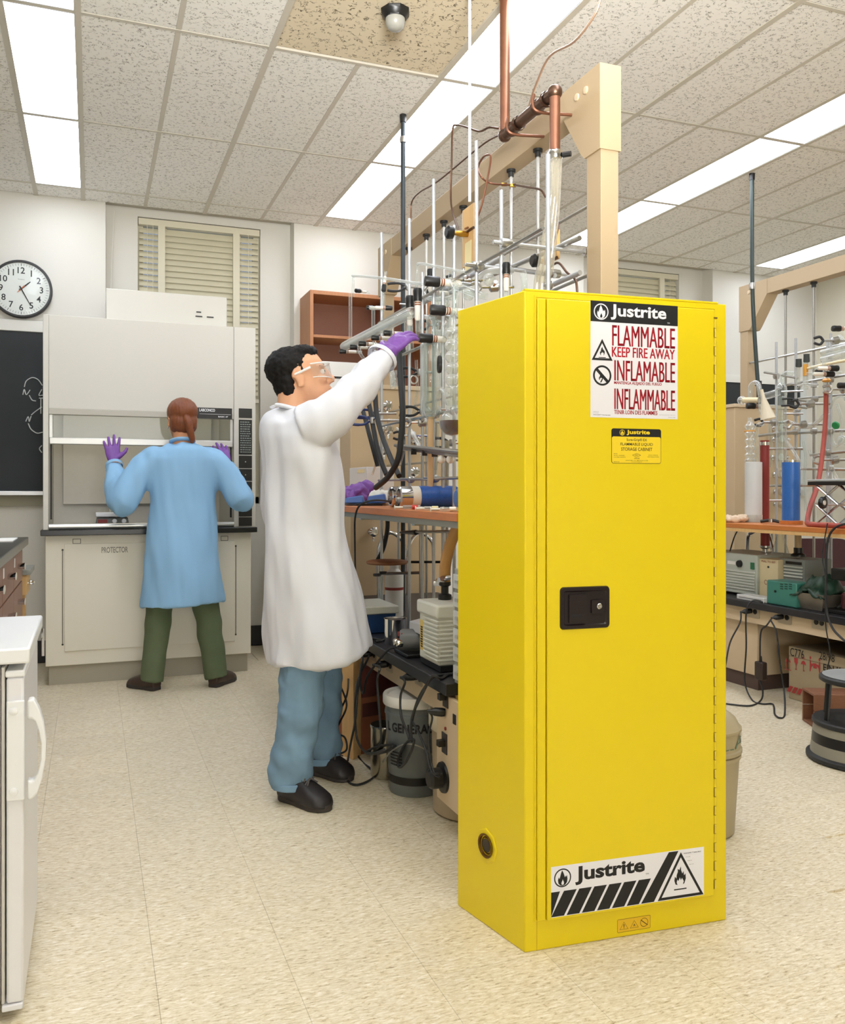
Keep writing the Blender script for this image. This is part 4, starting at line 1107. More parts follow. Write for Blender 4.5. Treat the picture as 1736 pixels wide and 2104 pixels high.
# lab coat
ct = MB()
rg = [(1.452, -.105, .022, .066), (1.430, -.128, .050, .105), (1.400, -.142, .080, .160), (1.35, -.148, .108, .188), (1.27, -.145, .132, .200), (1.15, -.140, .160, .190), (1.02, -.136, .172, .182), (.88, -.138, .196, .190), (.74, -.138, .226, .205), (.62, -.134, .250, .215), (.53, -.130, .266, .222), (.505, -.128, .268, .222)]
for z, a, b, ry in rg: pass
ct.rings([(L_((a + b) / 2, 0.0, z + (.02 if z < .6 else 0)), ((b - a) / 2, 0, .055 * max(0, (.9 - z) / .4) * .5), (0, ry, 0)) for z, a, b, ry in rg], 40)
limb(ct, [sh_r + Vector((-.01, .03, .0)), sh_r + (el_r - sh_r) * .45 + Vector((0, 0, -.005)), el_r + Vector((-.01, 0, -.004)), el_r + (wr - el_r) * .55, el_r + (wr - el_r) * .93], [.080, .088, .078, .071, .060], seg=20)
limb(ct, [sh_l + Vector((-.01, -.03, .01)), el_l, wl_], [.092, .080, .062], seg=20)
for hp_, an_ in ((hip_r, an_r), (hip_l, an_l)):
    dd = (an_ - hip_r if False else an_ - hp_)
    limb(ct, [hp_ + Vector((.01, 0, .06)), hp_ + dd * .25 + Vector((.008, 0, 0)), hp_ + dd * .455 + Vector((.008, 0, 0))], [.095, .108, .112], seg=20)
me = remesh(ct, .0075, 12, folds(.025, 7.5, 2.6, 1.7))
coat = place(me, 'lab_coat', M_COATW, man)
co = MB()
cp = [L_(-.045 + .066 * math.cos(a), .072 * math.sin(a), 1.452 - .018 * math.cos(a)) for a in [math.radians(q) for q in range(-150, 151, 20)]]
co.tube(cp, .017, 8, flat=.5)
me = remesh(co, .004, 2); place(me, 'collar', M_COATW, coat)
cu = el_r + (wr - el_r) * .93; dcu = (wr - el_r).normalized()
MB().lathe([(.060, -.012), (.063, -.004), (.061, .006), (.052, .008), (.046, .0)], cu, dcu, 20, cap=False).build('cuff', M_COATW, coat)
pk = MB(); pk.rings([(L_(.03, -.188 - .012, .86), (.075, 0, .0), (0, .004, 0)), (L_(.03, -.190 - .022, .70), (.075, 0, 0), (0, .004, 0))], 12)
# jeans
jn = MB()
jn.rings([(L_(-.01, 0, z), (rx, 0, 0), (0, ry, 0)) for z, rx, ry in ((.93, .10, .13), (.85, .105, .14), (.78, .10, .14))], 24)
for hip, kn, an, s in ((hip_r, kn_r, an_r, 1), (hip_l, kn_l, an_l, .96)):
    limb(jn, [hip, kn, an + Vector((0, 0, .03)), an + Vector((0, 0, -.025))], [.088 * s, .086 * s, .080 * s, .074 * s], seg=20)
me = remesh(jn, .0075, 3, lambda p: .015 * noise.noise(Vector((p.x * 9, p.y * 9, p.z * 13 + p.x * 8))) * (1.3 if p.z < .35 else .8) + .005 * noise.noise(p * 28))
jeans = place(me, 'jeans', M_JEAN, man)
for an in (an_r, an_l):
    c = an + Vector((0, 0, -.022))
    MB().lathe([(.074, .014), (.078, .010), (.079, -.008), (.075, -.012), (.068, -.006)], c, (0, 0, 1), 20, cap=False).build('jean_hem', M_JEAN, jeans)
shoe(man, hr, tr_, M_SHOEL, M_SOLE, .11, True, k=1.15); shoe(man, hl, tl_, M_SHOEL, M_SOLE, .11, True, k=1.15)
gv = MB(); hand_mb(gv, wr, hf, HN, 1, curl=(.11, .36, .28), spread=.05, s=1.2, cuff=.0)
gv.rings([(wr + hf * .002, hf.cross(Vector((0, 0, 1))).normalized() * .040, hf.cross(Vector((0, 0, 1))).normalized().cross(hf) * .037), (wr + hf * .030, hf.cross(Vector((0, 0, 1))).normalized() * .040, hf.cross(Vector((0, 0, 1))).normalized().cross(hf) * .032)], 18)
place(remesh(gv, .0036, 3, lambda p: .0012 * noise.noise(p * 70)), 'glove', M_PURPLE, man)

# ------------------------------------------------ woman at the fume hood, seen from behind
WO = Vector((.48, 5.22, 0))
wom = thing('person', 'person in light blue lab coat seen from behind, gloved hands raised at the fume hood', 'person', WO)
Lw = lambda x, y, z: WO + Vector((x, y, z))
WM = Matrix.Rotation(math.radians(90 + 6), 3, 'Z') @ Matrix.Rotation(math.radians(6), 3, 'Y')
WC = Lw(.012, .03, 1.560)
def WP(x, y, z): return WC + WM @ Vector((x, y, z))
wsl, wsr = Lw(-.155, .0, 1.345), Lw(.195, .0, 1.345)
wel, wer = Lw(-.325, -.03, 1.085), Lw(.345, -.04, 1.095)
wwl, wwr = Vector((.118, 5.395, 1.315)), Vector((.770, 5.395, 1.305))
hpl, hpr = Lw(-.075, 0, .82), Lw(.095, 0, .82)
hl2, tl2 = Vector((.352, 5.19, 0)), Vector((.205, 5.375, 0)); hr2, tr2 = Vector((.655, 5.15, 0)), Vector((.80, 5.335, 0))
al2 = hl2 + (tl2 - hl2) * .2 + Vector((0, 0, .08)); ar2 = hr2 + (tr2 - hr2) * .2 + Vector((0, 0, .08))
kl2 = (hpl + al2) / 2 + Vector((0, .02, 0)); kr2 = (hpr + ar2) / 2 + Vector((0, .02, 0))
b = MB(); head_mb(b, WC, WM, 1.0)
limb(b, [WC + Vector((0, -.02, -.03)), Lw(.01, -.01, 1.45), Lw(.01, -.01, 1.39)], [.052, .050, .06])
b.rings([(Lw(.015, 0, z), (rx, 0, 0), (0, ry, 0)) for z, rx, ry in ((1.41, .07, .055), (1.36, .14, .085), (1.24, .15, .10), (1.06, .13, .09), (.92, .155, .10), (.80, .15, .10))], 24)
limb(b, [wsl, wel, wwl], [.046, .040, .027]); limb(b, [wsr, wer, wwr], [.046, .040, .027])
limb(b, [hpl, kl2, al2], [.07, .05, .036]); limb(b, [hpr, kr2, ar2], [.07, .05, .036])
hand_mb(b, wwl, (-.08, .25, 1), (0, 1, -.25), -1, s=.88, curl=(.05, .1, .1)); hand_mb(b, wwr, (-.25, .3, 1), (0, 1, -.3), 1, s=.88, curl=(.2, .3, .2))
limb(b, [al2, hl2 + (tl2 - hl2) * .7 + Vector((0, 0, .04))], [.03, .023]); limb(b, [ar2, hr2 + (tr2 - hr2) * .7 + Vector((0, 0, .04))], [.03, .023])
place(remesh(b, .0055, 3), 'body', M_SKW, wom)
for y in (-.032, .032):
    e = MB().ball(WP(.0745, y, .006), .012, 12, 8).build('eye', MATS['eye_white'], wom); MB().ball(WP(.083, y, .007), .0053, 10, 6).build('iris', MATS['dark_iris'], e)
hb = MB()
hb.ball(WP(-.022, 0, .045), (.108, .088, .085), 24, 14, WM); hb.ball(WP(-.058, 0, -.012), (.056, .078, .078), 20, 12, WM)
for y in (-1, 1): hb.ball(WP(-.04, y * .05, -.03), (.035, .028, .05), 14, 9, WM)
hair = place(remesh(hb, .005, 3, lambda p: .0025 * noise.noise(Vector((p.x * 90, p.y * 60, p.z * 18)))), 'hair', M_HAIRR, wom)
pt = MB()
limb(pt, [WP(-.098, 0, .02), WP(-.120, -.008, -.02), WP(-.112, -.022, -.075), WP(-.098, -.036, -.125), WP(-.095, -.04, -.15)], [.016, .022, .022, .017, .005], seg=14)
place(remesh(pt, .004, 2, lambda p: .003 * noise.noise(Vector((p.x * 120, p.y * 80, p.z * 20)))), 'ponytail', M_HAIRR, hair)
MB().lathe([(.022, -.006), (.026, 0), (.022, .006)], WP(-.106, -.003, .008), WM @ Vector((-1, 0, -.6)), 14, cap=False).build('hair_tie', M_BLACK, hair)
ey = MB()
for y in (-1, 1): ey.tube([WP(.085, y * .062, .016), WP(.02, y * .078, .014), WP(-.025, y * .079, .004)], .0028, 6)
ey.tube(spline([WP(.085, -.062, .016), WP(.104, -.03, .016), WP(.108, 0, .016), WP(.104, .03, .016), WP(.085, .062, .016)], 4), .003, 6)
ey.build('eyeglasses', mat('dark_frame', '2a1c18', .35), wom)
for y in (1,): MB().ball(WP(-.003, y * .080, -.046), .0045, 8, 6).build('earring', M_CHROME, wom)
ct = MB()
rg = [(1.432, .060, .058, 0), (1.41, .11, .082, 0), (1.385, .175, .100, 0), (1.33, .215, .112, 0), (1.22, .200, .118, 0), (1.08, .190, .118, 0), (.95, .198, .125, 0), (.80, .212, .138, 0), (.65, .226, .148, 0), (.52, .238, .155, 0), (.485, .240, .156, 0)]
ct.rings([(Lw(.018, -.005, z), (rx, 0, .01 if z < .6 else 0), (0, ry, 0)) for z, rx, ry, q in rg], 40)
limb(ct, [wsl + Vector((.075, 0, -.015)), wsl + Vector((.0, 0, -.02)), (wsl + wel) / 2, wel + Vector((-.004, 0, -.01)), (wel + wwl) / 2, wel + (wwl - wel) * .92], [.07, .078, .080, .078, .066, .048], seg=20)
limb(ct, [wsr + Vector((-.075, 0, -.015)), wsr + Vector((.0, 0, -.02)), (wsr + wer) / 2, wer + Vector((.004, 0, -.01)), (wer + wwr) / 2, wer + (wwr - wer) * .92], [.07, .078, .080, .078, .066, .048], seg=20)
coat = place(remesh(ct, .0075, 14, folds(.018, 8, 2.4, 4.2)), 'lab_coat', M_COATB, wom)
co = MB(); co.tube([Lw(.012 + .062 * math.sin(a), -.012 - .058 * math.cos(a), 1.432 + .016 * math.cos(a)) for a in [math.radians(q) for q in range(-140, 141, 20)]], .016, 8, flat=.6)
place(remesh(co, .004, 2), 'collar', M_COATB, coat)
for e, w in ((wel, wwl), (wer, wwr)):
    MB().lathe([(.047, -.014), (.050, -.006), (.049, .006), (.040, .008)], e + (w - e) * .92, (w - e), 18, cap=False).build('cuff', M_COATB, coat)
jn = MB(); jn.rings([(Lw(.012, 0, z), (rx, 0, 0), (0, ry, 0)) for z, rx, ry in ((.9, .165, .115), (.82, .17, .12), (.75, .165, .115))], 24)
for hip, kn, an in ((hpl, kl2, al2), (hpr, kr2, ar2)): limb(jn, [hip, kn, an + Vector((0, 0, -.03))], [.09, .075, .066], seg=20)
place(remesh(jn, .0075, 3, lambda p: .008 * noise.noise(Vector((p.x * 9, p.y * 9, p.z * 12)))), 'trousers', M_GREENP, wom)
shoe(wom, hl2, tl2, M_SHOEB, M_SOLE, .07); shoe(wom, hr2, tr2, M_SHOEB, M_SOLE, .07)
gv = MB(); hand_mb(gv, wwl, (-.08, .25, 1), (0, 1, -.25), -1, curl=(.05, .08, .08), spread=.17, s=1.02, cuff=.03); place(remesh(gv, .0034, 3), 'glove', M_PURPLE, wom)
gv = MB(); hand_mb(gv, wwr, (-.25, .3, 1), (0, 1, -.3), 1, curl=(.2, .3, .2), spread=.10, s=1.02, cuff=.03); place(remesh(gv, .0034, 3), 'glove', M_PURPLE, wom)

# ================================================================== MIDDLE BENCH WITH GLASSWARE RACK
BXF, BZ = 1.08, .519
BYN, BYF = 2.62, 4.98
bench = thing('lab_bench', 'low black topped lab bench in the middle, partly behind the yellow cabinet', 'bench', (1.7, 3.8, 0))
MB().box((BXF, BYN, BZ - .042), (2.0, BYF, BZ)).build('worktop', mat('worn_black_top', '26262a', .38, var=.35, vscale=18), bench, bevel=.004)
AP = 1.125
MB().box((AP, BYN + .02, BZ - .135), (AP + .02, BYF - .02, BZ - .042)).build('apron', M_BEIGE, bench)
MB().box((1.62, BYN + .02, 0), (1.66, BYF - .02, BZ - .042)).build('back_panel', mat('maroon_panel', '4b2626', .6), bench)
MB().box((1.2, BYF - .10, 0), (1.95, BYF - .04, BZ - .042)).build('end_panel', M_BEIGE, bench)
M_DUPLEX = mat('outlet_plate_steel', 'b9ad96', .35, .5)
def outlet(par, c, nrm, along, flip=False, w=.075, h=.06):
    nrm = Vector(nrm); along = Vector(along); up = Vector((0, 0, 1)); c = Vector(c)
    MBo = MB().prism(rrect(-w / 2, -h / 2, w / 2, h / 2, .006, 2), c, along, up, nrm * .004)
    o = MBo.build('outlet_plate', M_DUPLEX, par, smooth=False)
    for s in (-1, 1):
        MB().prism(circ(s * .018, 0, .0145, 12), c + nrm * .004, along, up, nrm * .003).build('socket', M_BLACK, o, smooth=False)
    return o
for u, v in ((768, 1343), (801, 1365), (861, 1391)):
    p = atX(u, v, AP); outlet(bench, p, (-1, 0, 0), (0, 1, 0))
# hanging service panel with switches and a big round socket
PY1 = atX(897, 1500, 1.10).y
pz0 = .105
sp = MB().box((1.10, 2.36, pz0), (1.115, PY1, BZ - .05)).build('service_panel', M_BEIGE, bench, bevel=.003)
for u, v in ((916, 1432), (914, 1527)):
    p = atX(u, v, 1.10)
    MB().box(p + Vector((-.003, -.022, -.034)), p + Vector((0, .022, .034))).build('switch_plate', mat('dark_switch_plate', '3a3430', .4), sp)
    MB().box(p + Vector((-.026, -.012, -.008)), p + Vector((-.003, .012, .012))).build('toggle', M_BLACK, sp)
p = atX(911, 1597, 1.10)
MB().lathe([(.052, .0), (.050, -.008), (.034, -.012), (.034, -.045), (.026, -.055), (0, -.055)], p, (1, 0, 0), 24).build('round_socket', M_BLACK, sp)
p = atX(916, 1497, 1.10)
MB().lathe([(.006, 0), (.006, -.004), (0, -.005)], p, (1, 0, 0), 10).build('indicator_lamp', M_RED, sp)
MB().box(atX(934, 1478, 1.10) + Vector((-.002, -.012, -.016)), atX(934, 1478, 1.10) + Vector((0, .012, .016))).build('rating_label', M_INK, sp)

# far-end service column with gas and water taps
col = thing('service_column', 'beige service column with chrome taps at the far end of the middle bench', 'column', (1.75, 5.1, 0))
MB().box((1.446, 5.0, 0), (2.05, 5.24, 1.763)).build('casing', M_BEIGED, col, bevel=.004)
MB().box((1.436, 4.99, 1.763), (2.06, 5.25, 1.79)).build('cap', M_BEIGE, col, bevel=.003)
for u, v in ((790, 835), (792, 882), (784, 925), (845, 970), (762, 1092), (848, 905)):
    p = atY(u, v, 5.0)
    tp = MB().lathe([(.022, 0), (.020, -.008), (.010, -.012), (.010, -.035), (.020, -.040), (.030, -.052), (.030, -.066), (.018, -.078), (0, -.080)], p, (0, 1, 0), 16).build('tap', M_CHROME, col)
    MB().tube(spline([p + Vector((0, -.03, 0)), p + Vector((0, -.045, -.03)), p + Vector((0, -.05, -.06))]), .007, 8).build('tap_nozzle', M_CHROME, tp)
for u in (778, 838):
    a = atY(u, 1180, 4.9); b = atY(u + 22, 1105, 4.9); c = atY(u + 44, 1150, 4.9)
    MB().tube(spline([Vector((a.x, 4.9, BZ)), Vector((a.x, 4.9, b.z - .08)), Vector((b.x - .01, 4.88, b.z + .03)), Vector((c.x, 4.86, b.z - .02)), Vector((c.x + .01, 4.85, b.z - .12))], 8), .012, 10).build('gooseneck', M_CHROME, col)

# ---- overhead frame and rods
frame = thing('overhead_frame', 'tall beige overhead frame with a rack of steel rods above the middle bench', 'frame', (1.7, 3.9, BZ))
fx0, fx1 = 1.655, 1.735
nb = atX(1207, 150, fx0); BT = nb.z; NY = nb.y; FY = 5.08
NYn = NY - .085
FRM = mat('frame_paint', 'b8a281', .5)
MB().box((fx0 + .004, NYn + .004, BZ), (fx1 - .004, NY + .012, BT - .2)).build('post', FRM, frame, bevel=.002)
MB().box((fx0 + .006, FY - .06, 1.79), (fx1 - .006, FY + .01, BT - .2)).build('post', FRM, frame, bevel=.002)
MB().box((fx0, NYn, BT - .105), (fx1, FY + .02, BT)).build('beam', FRM, frame, bevel=.002)
for y0, sgn in ((NYn, 1), (FY + .02, -1)):
    MB().prism([(0, BT - .001), (0, BT - .30), (sgn * .105, BT - .30), (sgn * .125, BT - .28), (sgn * .25, BT - .105), (sgn * .25, BT - .001)], (fx0 - .003, y0 - sgn * .001, 0), (0, 1, 0), (0, 0, 1), (fx1 - fx0 + .006, 0, 0)).build('gusset', FRM, frame, smooth=False)
    for k in (.09, .15):
        MB().lathe([(.014, 0), (.013, -.005), (0, -.008)], (fx0 - .003, y0 + sgn * k, BT - .06), (1, 0, 0), 12).build('bolt', M_BEIGE, frame)
XR = 1.695
for u, v in ((1105, 287), (1050, 332), (952, 409), (912, 440), (876, 469), (840, 498)):
    y = atX(u, v, XR).y
    o = MB().cyl((XR, y, BZ), (XR, y, BT - .105), .0065, 8).build('hanging_rod', M_STEEL, frame)
    MB().lathe([(.020, 0), (.020, -.010), (.013, -.012), (.012, -.03)], (XR, y, BT - .105), n=12).build('rod_cup', M_BLACKR, o)
for z in (1.30, 1.62, 1.93, 2.18):
    MB().cyl((XR - .016, NY, z), (XR - .016, FY - .05, z), .0065, 8).build('cross_rod', M_STEEL, frame)
# front rack of aluminium rods standing on the shelf line
XA = 1.36
rack = frame
rods = [(891, 368), (979, 290), (1030, 391), (1126, 317), (933, 463), (841, 449), (784, 478), (868, 560), (910, 600)]
for u, v in rods:
    p = atX(u, v, XA)
    MB().cyl((XA, p.y, BZ), (XA, p.y, p.z), .0075, 8).build('upright_rod', M_ALU, rack)
for z, dx in ((1.20, -.012), (1.47, -.014), (1.78, -.014), (1.99, -.013)):
    MB().cyl((XA + dx, 2.45, z), (XA + dx, 4.15, z), .0065, 8).build('cross_rod', M_STEEL, rack)
# diagonal-looking rods running back to the frame, with bosses
for (u0, v0), z in (((905, 610), 1.88), ((1040, 540), 2.02), ((980, 545), 2.0)):
    p = atX(u0, v0, XA)
    MB().cyl((XA - .05, p.y, z), (XR + .10, p.y, z), .007, 8).build('tie_rod', M_ALU, rack)
    for x in (XA, XR): MB().lathe([(.016, -.02), (.018, 0), (.016, .02)], (x, p.y, z), (1, 0, 0), 10).build('boss_head', M_STEEL, rack)
for y, z in ((2.95, 1.99), (3.40, 1.78), (3.7, 1.99), (3.7, 1.47), (3.4, 1.47), (3.4, 1.20), (3.7, 1.20), (4.11, 1.78), (3.2, 1.47)):
    MB().lathe([(.010, -.018), (.017, -.012), (.017, .012), (.010, .018)], (XA - .006, y, z), (0, 1, 0), 10).build('boss_head', M_STEEL, rack)
    MB().cyl((XA - .06, y, z + .004), (XA - .005, y, z + .004), .004, 6).build('boss_screw', M_STEEL, rack)
# two thick aluminium bars crossing in front of the beam
def bar(nm, a, b, r, m, par): return MB().cyl(a, b, r, 10).build(nm, m, par)
bar('long_bar', atX(1191, 489, 1.60), atX(915, 606, 1.52), .0095, M_STEEL, rack)
bar('long_bar', atX(1033, 529, 1.50), atX(870, 622, 1.46), .0105, M_ALU, rack)
bar('long_bar', atX(1192, 560, 1.62), atX(1120, 592, 1.60), .0095, M_ALU, rack)
for (u, v) in ((976, 544), (1047, 555), (1128, 562), (1127, 586)):
    MB().ball(atX(u, v, 1.55), .019, 10, 7).build('boss_head', M_STEEL, rack)
bar('short_rod', atX(973, 540, 1.55), atX(1140, 566, 1.58), .009, M_ALU, rack)

# ---- wood boards with needle valves
def valve_board(px, top, bot, X, lab, kn, small=False):
    a = atX(px, top, X); b = atX(px, bot, X); y = (a.y + b.y) / 2
    t = thing('valve_board', lab, 'board', Vector((X, y, b.z)))
    w = .055 if not small else .03
    MB().box((X - .006, y - w, b.z), (X + .008, y + w, a.z)).build('board', M_PINE, t, bevel=.002)
    k = atX(*kn, X - .05)
    ym = y
    MB().lathe([(.010, 0), (.013, -.03), (.008, -.06)], (X - .006, ym, k.z), (1, 0, 0), 10).build('valve_body', M_BRASS, t)
    MB().lathe([(.008, -.06), (.024, -.065), (.026, -.085), (.018, -.093), (0, -.093)], (X - .006, ym, k.z), (1, 0, 0), 14).build('valve_knob', M_BLACK, t)
    MB().cyl((X - .006, ym - w, k.z + .012), (X - .006, ym + w, k.z + .012), .006, 8).build('valve_pipe', M_COPPERD, t)
    return t, Vector((X - .03, ym, k.z)), w
t, VB, w = valve_board(964, 425, 545, 1.39, 'pale wooden board with a black knobbed needle valve hung on the rods', (945, 476))
MB().box((1.382, VB.y - .035, VB.z - .155), (1.3835, VB.y + .025, VB.z - .03)).build('card', mat('cream_card', 'eadba6', .7), t)
t2_, VB2, w = valve_board(1139, 475, 535, 1.66, 'small wooden valve board beside the beige post and clear hose', (1165, 512), True)

# ---- copper pipework and service lines
PX = 1.53
pipe = thing('copper_pipe', 'thick copper pipe dropping from the ceiling and clipped along the beige beam', 'pipe', atX(1035, 292, PX))
v0 = atX(1037, 286, PX); zc = atX(1037, 278, PX).z
yb = atX(1140, 213, PX).y; ztop = zc
MB().cyl((PX, v0.y, zc), (PX, v0.y, CZ), .020, 16).build('riser', M_COPPER, pipe)
MB().cyl((PX, v0.y, zc), (PX, yb, zc), .022, 16).build('run', M_COPPERD, pipe)
zd = atX(1140, 318, PX).z
MB().cyl((PX, yb, zd), (PX, yb, zc), .019, 16).build('drop', M_COPPER, pipe)
for c in ((PX, v0.y, zc), (PX, yb, zc)): MB().ball(c, .027, 16, 10).build('elbow', M_COPPERD, pipe)
for y in (v0.y - .06, v0.y - .12, yb + .06, yb + .13):
    MB().lathe([(.027, -.010), (.029, 0), (.027, .010)], (PX, y, zc), (0, 1, 0), 14, cap=False).build('collar', M_COPPERD, pipe)
for y in (v0.y - .09, yb + .10):
    MB().tube(spline([(PX - .03, y, zc + .03), (PX - .04, y - .01, zc - .01), (PX - .02, y - .02, zc - .04), (PX + .115, y - .02, zc - .03)]), .006, 6).build('clip', M_COPPER, pipe)
MB().lathe([(.024, -.02), (.027, -.015), (.027, .01), (.022, .015)], (PX, yb, zd), n=14).build('hose_clamp', M_CHROME, pipe)
MB().lathe([(.010, 0), (.010, .03)], (PX + .02, yb - .02, zd - .005), (.7, -.7, 0), 8).build('clamp_screw', M_BLACK, pipe)
hs = thing('clear_hose', 'clear vinyl hoses hanging from the copper pipe behind the yellow cabinet', 'hose', (PX, yb, zd))
for dx, e in ((-.012, 1112), (.003, 1122), (.014, 1132)):
    top = Vector((PX + dx, yb - .003, zd - .01)); m1 = atX(1136 + dx * 500, 420, PX + dx); m2 = atX(e, 540, PX + dx); m3 = atX(e - 10, 610, PX + dx)
    MB().tube(spline([top, m1, m2, m3, m3 + Vector((0, 0, -.5))], 8), .0125, 10).build('hose', M_TUBE, hs)
def line(nm, lab, cat, pts, r, m, n=6, seg=8, group=None, parts=()):
    o = MB().tube(spline(pts, n), r, seg).build(nm, m)
    return tag(o, lab, cat, group)
A = lambda u, v, X: atX(u, v, X)
line('copper_tube', 'thin copper tube hanging in a loose curve from the ceiling to the beam', 'tube', [A(1237, -14, 1.63), A(1222, 30, 1.62), A(1180, 85, 1.6), A(1130, 115, 1.6), A(1103, 170, 1.61), A(1088, 215, 1.62), A(1085, 245, 1.63)], .0045, mat('pale_copper', 'b79a84', .4, .7))
line('copper_tube', 'thin copper tube running above the beam and down behind the black conduit', 'tube', [A(1043, 272, 1.58), A(1010, 285, 1.58), A(975, 310, 1.57), A(900, 372, 1.55), A(862, 395, 1.55), A(846, 415, 1.55), A(844, 450, 1.55)], .0042, M_COPPERD)
line('copper_tube', 'thin copper tube bent over at the top and ending at the wooden valve board', 'tube', [A(1024, 264, 1.5), A(1005, 262, 1.48), A(985, 270, 1.47), A(960, 262, 1.45), A(938, 257, 1.45), A(930, 266, 1.44), A(928, 330, 1.43), A(927, 420, 1.42), VB + Vector((.0, .03, .012))], .0042, M_COPPERD)
line('copper_tube', 'looped copper tube curling beside the hanging rod above the valve board', 'tube', [A(1048, 380, 1.6), A(1010, 377, 1.55), A(990, 365, 1.5), A(982, 345, 1.5), A(992, 324, 1.5), A(1005, 318, 1.5), A(1008, 330, 1.5), A(1002, 365, 1.48), A(990, 420, 1.46), A(975, 458, 1.44), VB + Vector((.0, -.03, .012))], .0042, M_COPPER)
t = thing('copper_tube', 'short copper tube with brass tee clipped to a hanging rod', 'tube', A(1048, 380, 1.66))
MB().tube(spline([A(1050, 379, 1.665), A(1085, 385, 1.665), A(1110, 390, 1.665), A(1121, 405, 1.665)]), .0042, 8).build('tube', M_COPPERD, t)
for u, v in ((1036, 379), (1054, 381)): MB().lathe([(.008, -.012), (.008, .012)], A(u, v, 1.665), (1, -.4, 0), 8).build('brass_nut', M_BRASS, t)
line('copper_tube', 'copper tube running down from the small valve board by the post', 'tube', [VB2 + Vector((0, 0, -.03)), A(1146, 540, 1.63), A(1165, 560, 1.63), A(1182, 575, 1.63), A(1186, 600, 1.63)], .0045, M_COPPERD)
line('copper_tube', 'copper tube rising from the small valve board behind the clear hose', 'tube', [VB2 + Vector((0, 0, .02)), A(1146, 470, 1.64), A(1140, 440, 1.64), A(1128, 418, 1.64)], .0042, M_COPPERD)
# black power conduit pole and white rod from the ceiling
tp = atz(828, 236, CZ)
t = thing('conduit_pole', 'black electrical conduit pole from ceiling to the middle bench', 'pole', (tp.x, tp.y, BZ))
MB().cyl((tp.x, tp.y, BZ), (tp.x, tp.y, CZ), .012, 10).build('conduit', mat('conduit_black', '2a3236', .4), t)
MB().lathe([(.018, 0), (.016, -.04)], (tp.x, tp.y, CZ), n=10).build('ceiling_bushing', M_BLACK, t)
MB().lathe([(.016, -.015), (.017, 0), (.016, .015)], (tp.x, tp.y, atX(828, 287, tp.x).z), n=10).build('coupling', M_STEEL, t)
tp = atX(960, 60, 1.42)
t = MB().tube([(1.392, VB.y, VB.z + .13), (1.392, VB.y, CZ)], .006, 8).build('service_rod', mat('white_rod', 'eceae4', .4)); tag(t, 'thin white rod from the ceiling down to the wooden valve board', 'rod')

# ================================================================== GLASSWARE (middle bench)
def stopcock(par, p, d, s=1.0):
    p = Vector(p); d = Vector(d).normalized()
    k = MB().lathe([(.004 * s, -.002 * s), (.0145 * s, .0), (.0165 * s, .008 * s), (.0155 * s, .022 * s), (.0165 * s, .036 * s), (.0150 * s, .044 * s), (.009 * s, .045 * s)], p, d, 10).build('stopcock_knob', M_BLACK, par)
    b = MB().lathe([(.0105 * s, .045 * s), (.0105 * s, .105 * s), (.007 * s, .112 * s)], p, d, 12).build('stopcock_barrel', M_PTFE, par)
    for h in (.050, .057): MB().lathe([(.0112 * s, (h - .0022) * s), (.0116 * s, h * s), (.0112 * s, (h + .0022) * s)], p, d, 12, cap=False).build('seal_ring', M_ORING, b)
    MB().tube([p + d * .105 * s, p + d * .150 * s], .008 * s, 10, cap=False).build('glass_side_arm', M_GLASS, par)
def gtube(par, pts, r, nm='glass_tube', n=6, m=None, seg=10): return MB().tube(spline(pts, n), r, seg, cap=False).build(nm, m or M_GLASS, par)
RT = Vector((.934, -.356, 0))            # across the view, i.e. towards the rack
# vacuum manifold
XM = 1.26
a, b = A(707, 712, XM), A(846, 642, XM)
mf = thing('vacuum_manifold', 'long sloping clear glass vacuum manifold above the raised glove', 'manifold', (a + b) / 2)
d = (b - a).normalized()
MB().lathe([(.001, -.025), (.014, -.020), (.022, -.004), (.024, .02), (.024, (b - a).length), (.016, (b - a).length + .02)], a, d, 20, cap=False).build('outer_tube', M_GLASS, mf)
MB().lathe([(.011, .0), (.011, (b - a).length)], a, d, 14, cap=False).build('inner_tube', M_GLASSF, mf)
for u, v in ((697, 722), (719, 713), (737, 706), (763, 694), (788, 684)):
    stopcock(mf, A(u, v, XM - .03), (1, -.15, 0), .82)
for u in (742, 775, 810):
    t0 = (u - 707) / 139; c = a + (b - a) * t0
    gtube(mf, [c + Vector((0, 0, -.02)), c + Vector((.01, 0, -.07)), c + Vector((.03, -.005, -.10))], .008)
for u, vt in ((723, 600), (775, 640)):
    t0 = (u - 707) / 139; c = a + (b - a) * max(t0, .08)
    gtube(mf, [c + Vector((0, 0, .02)), c + Vector((0, 0, .10)), Vector((c.x, c.y, atX(u, vt, c.x).z))], .0085)
# upper bridging tube and its taps
br = thing('glass_bridge_tube', 'thin clear bent glass tube bridging high above the manifold', 'glass tube', A(780, 575, XM))
gtube(br, [A(725, 610, XM), A(726, 572, XM), A(729, 567, XM), A(790, 572, XM), A(853, 582, XM), A(870, 584, XM)], .0065, n=5)
gtube(br, [A(789, 574, XM), A(788, 600, XM), A(786, 640, XM)], .008)
for (u, v, dd) in ((731, 597, (1, .6, .1)), (788, 598, (.2, .3, 1)), (753, 632, (1, -.2, 0)), (806, 633, (-1, .2, 0))): stopcock(br, A(u, v, XM - .01), dd, .7)
gtube(br, [A(762, 633, XM), A(800, 633, XM)], .009, n=2, m=M_PTFE)
b2 = thing('glass_bridge_tube', 'thin clear bent glass tube arching over the large black stopcocks', 'glass tube', A(900, 550, 1.34))
gtube(b2, [A(856, 590, 1.34), A(857, 552, 1.34), A(862, 542, 1.34), A(900, 548, 1.34), A(958, 560, 1.34)], .006, n=5)
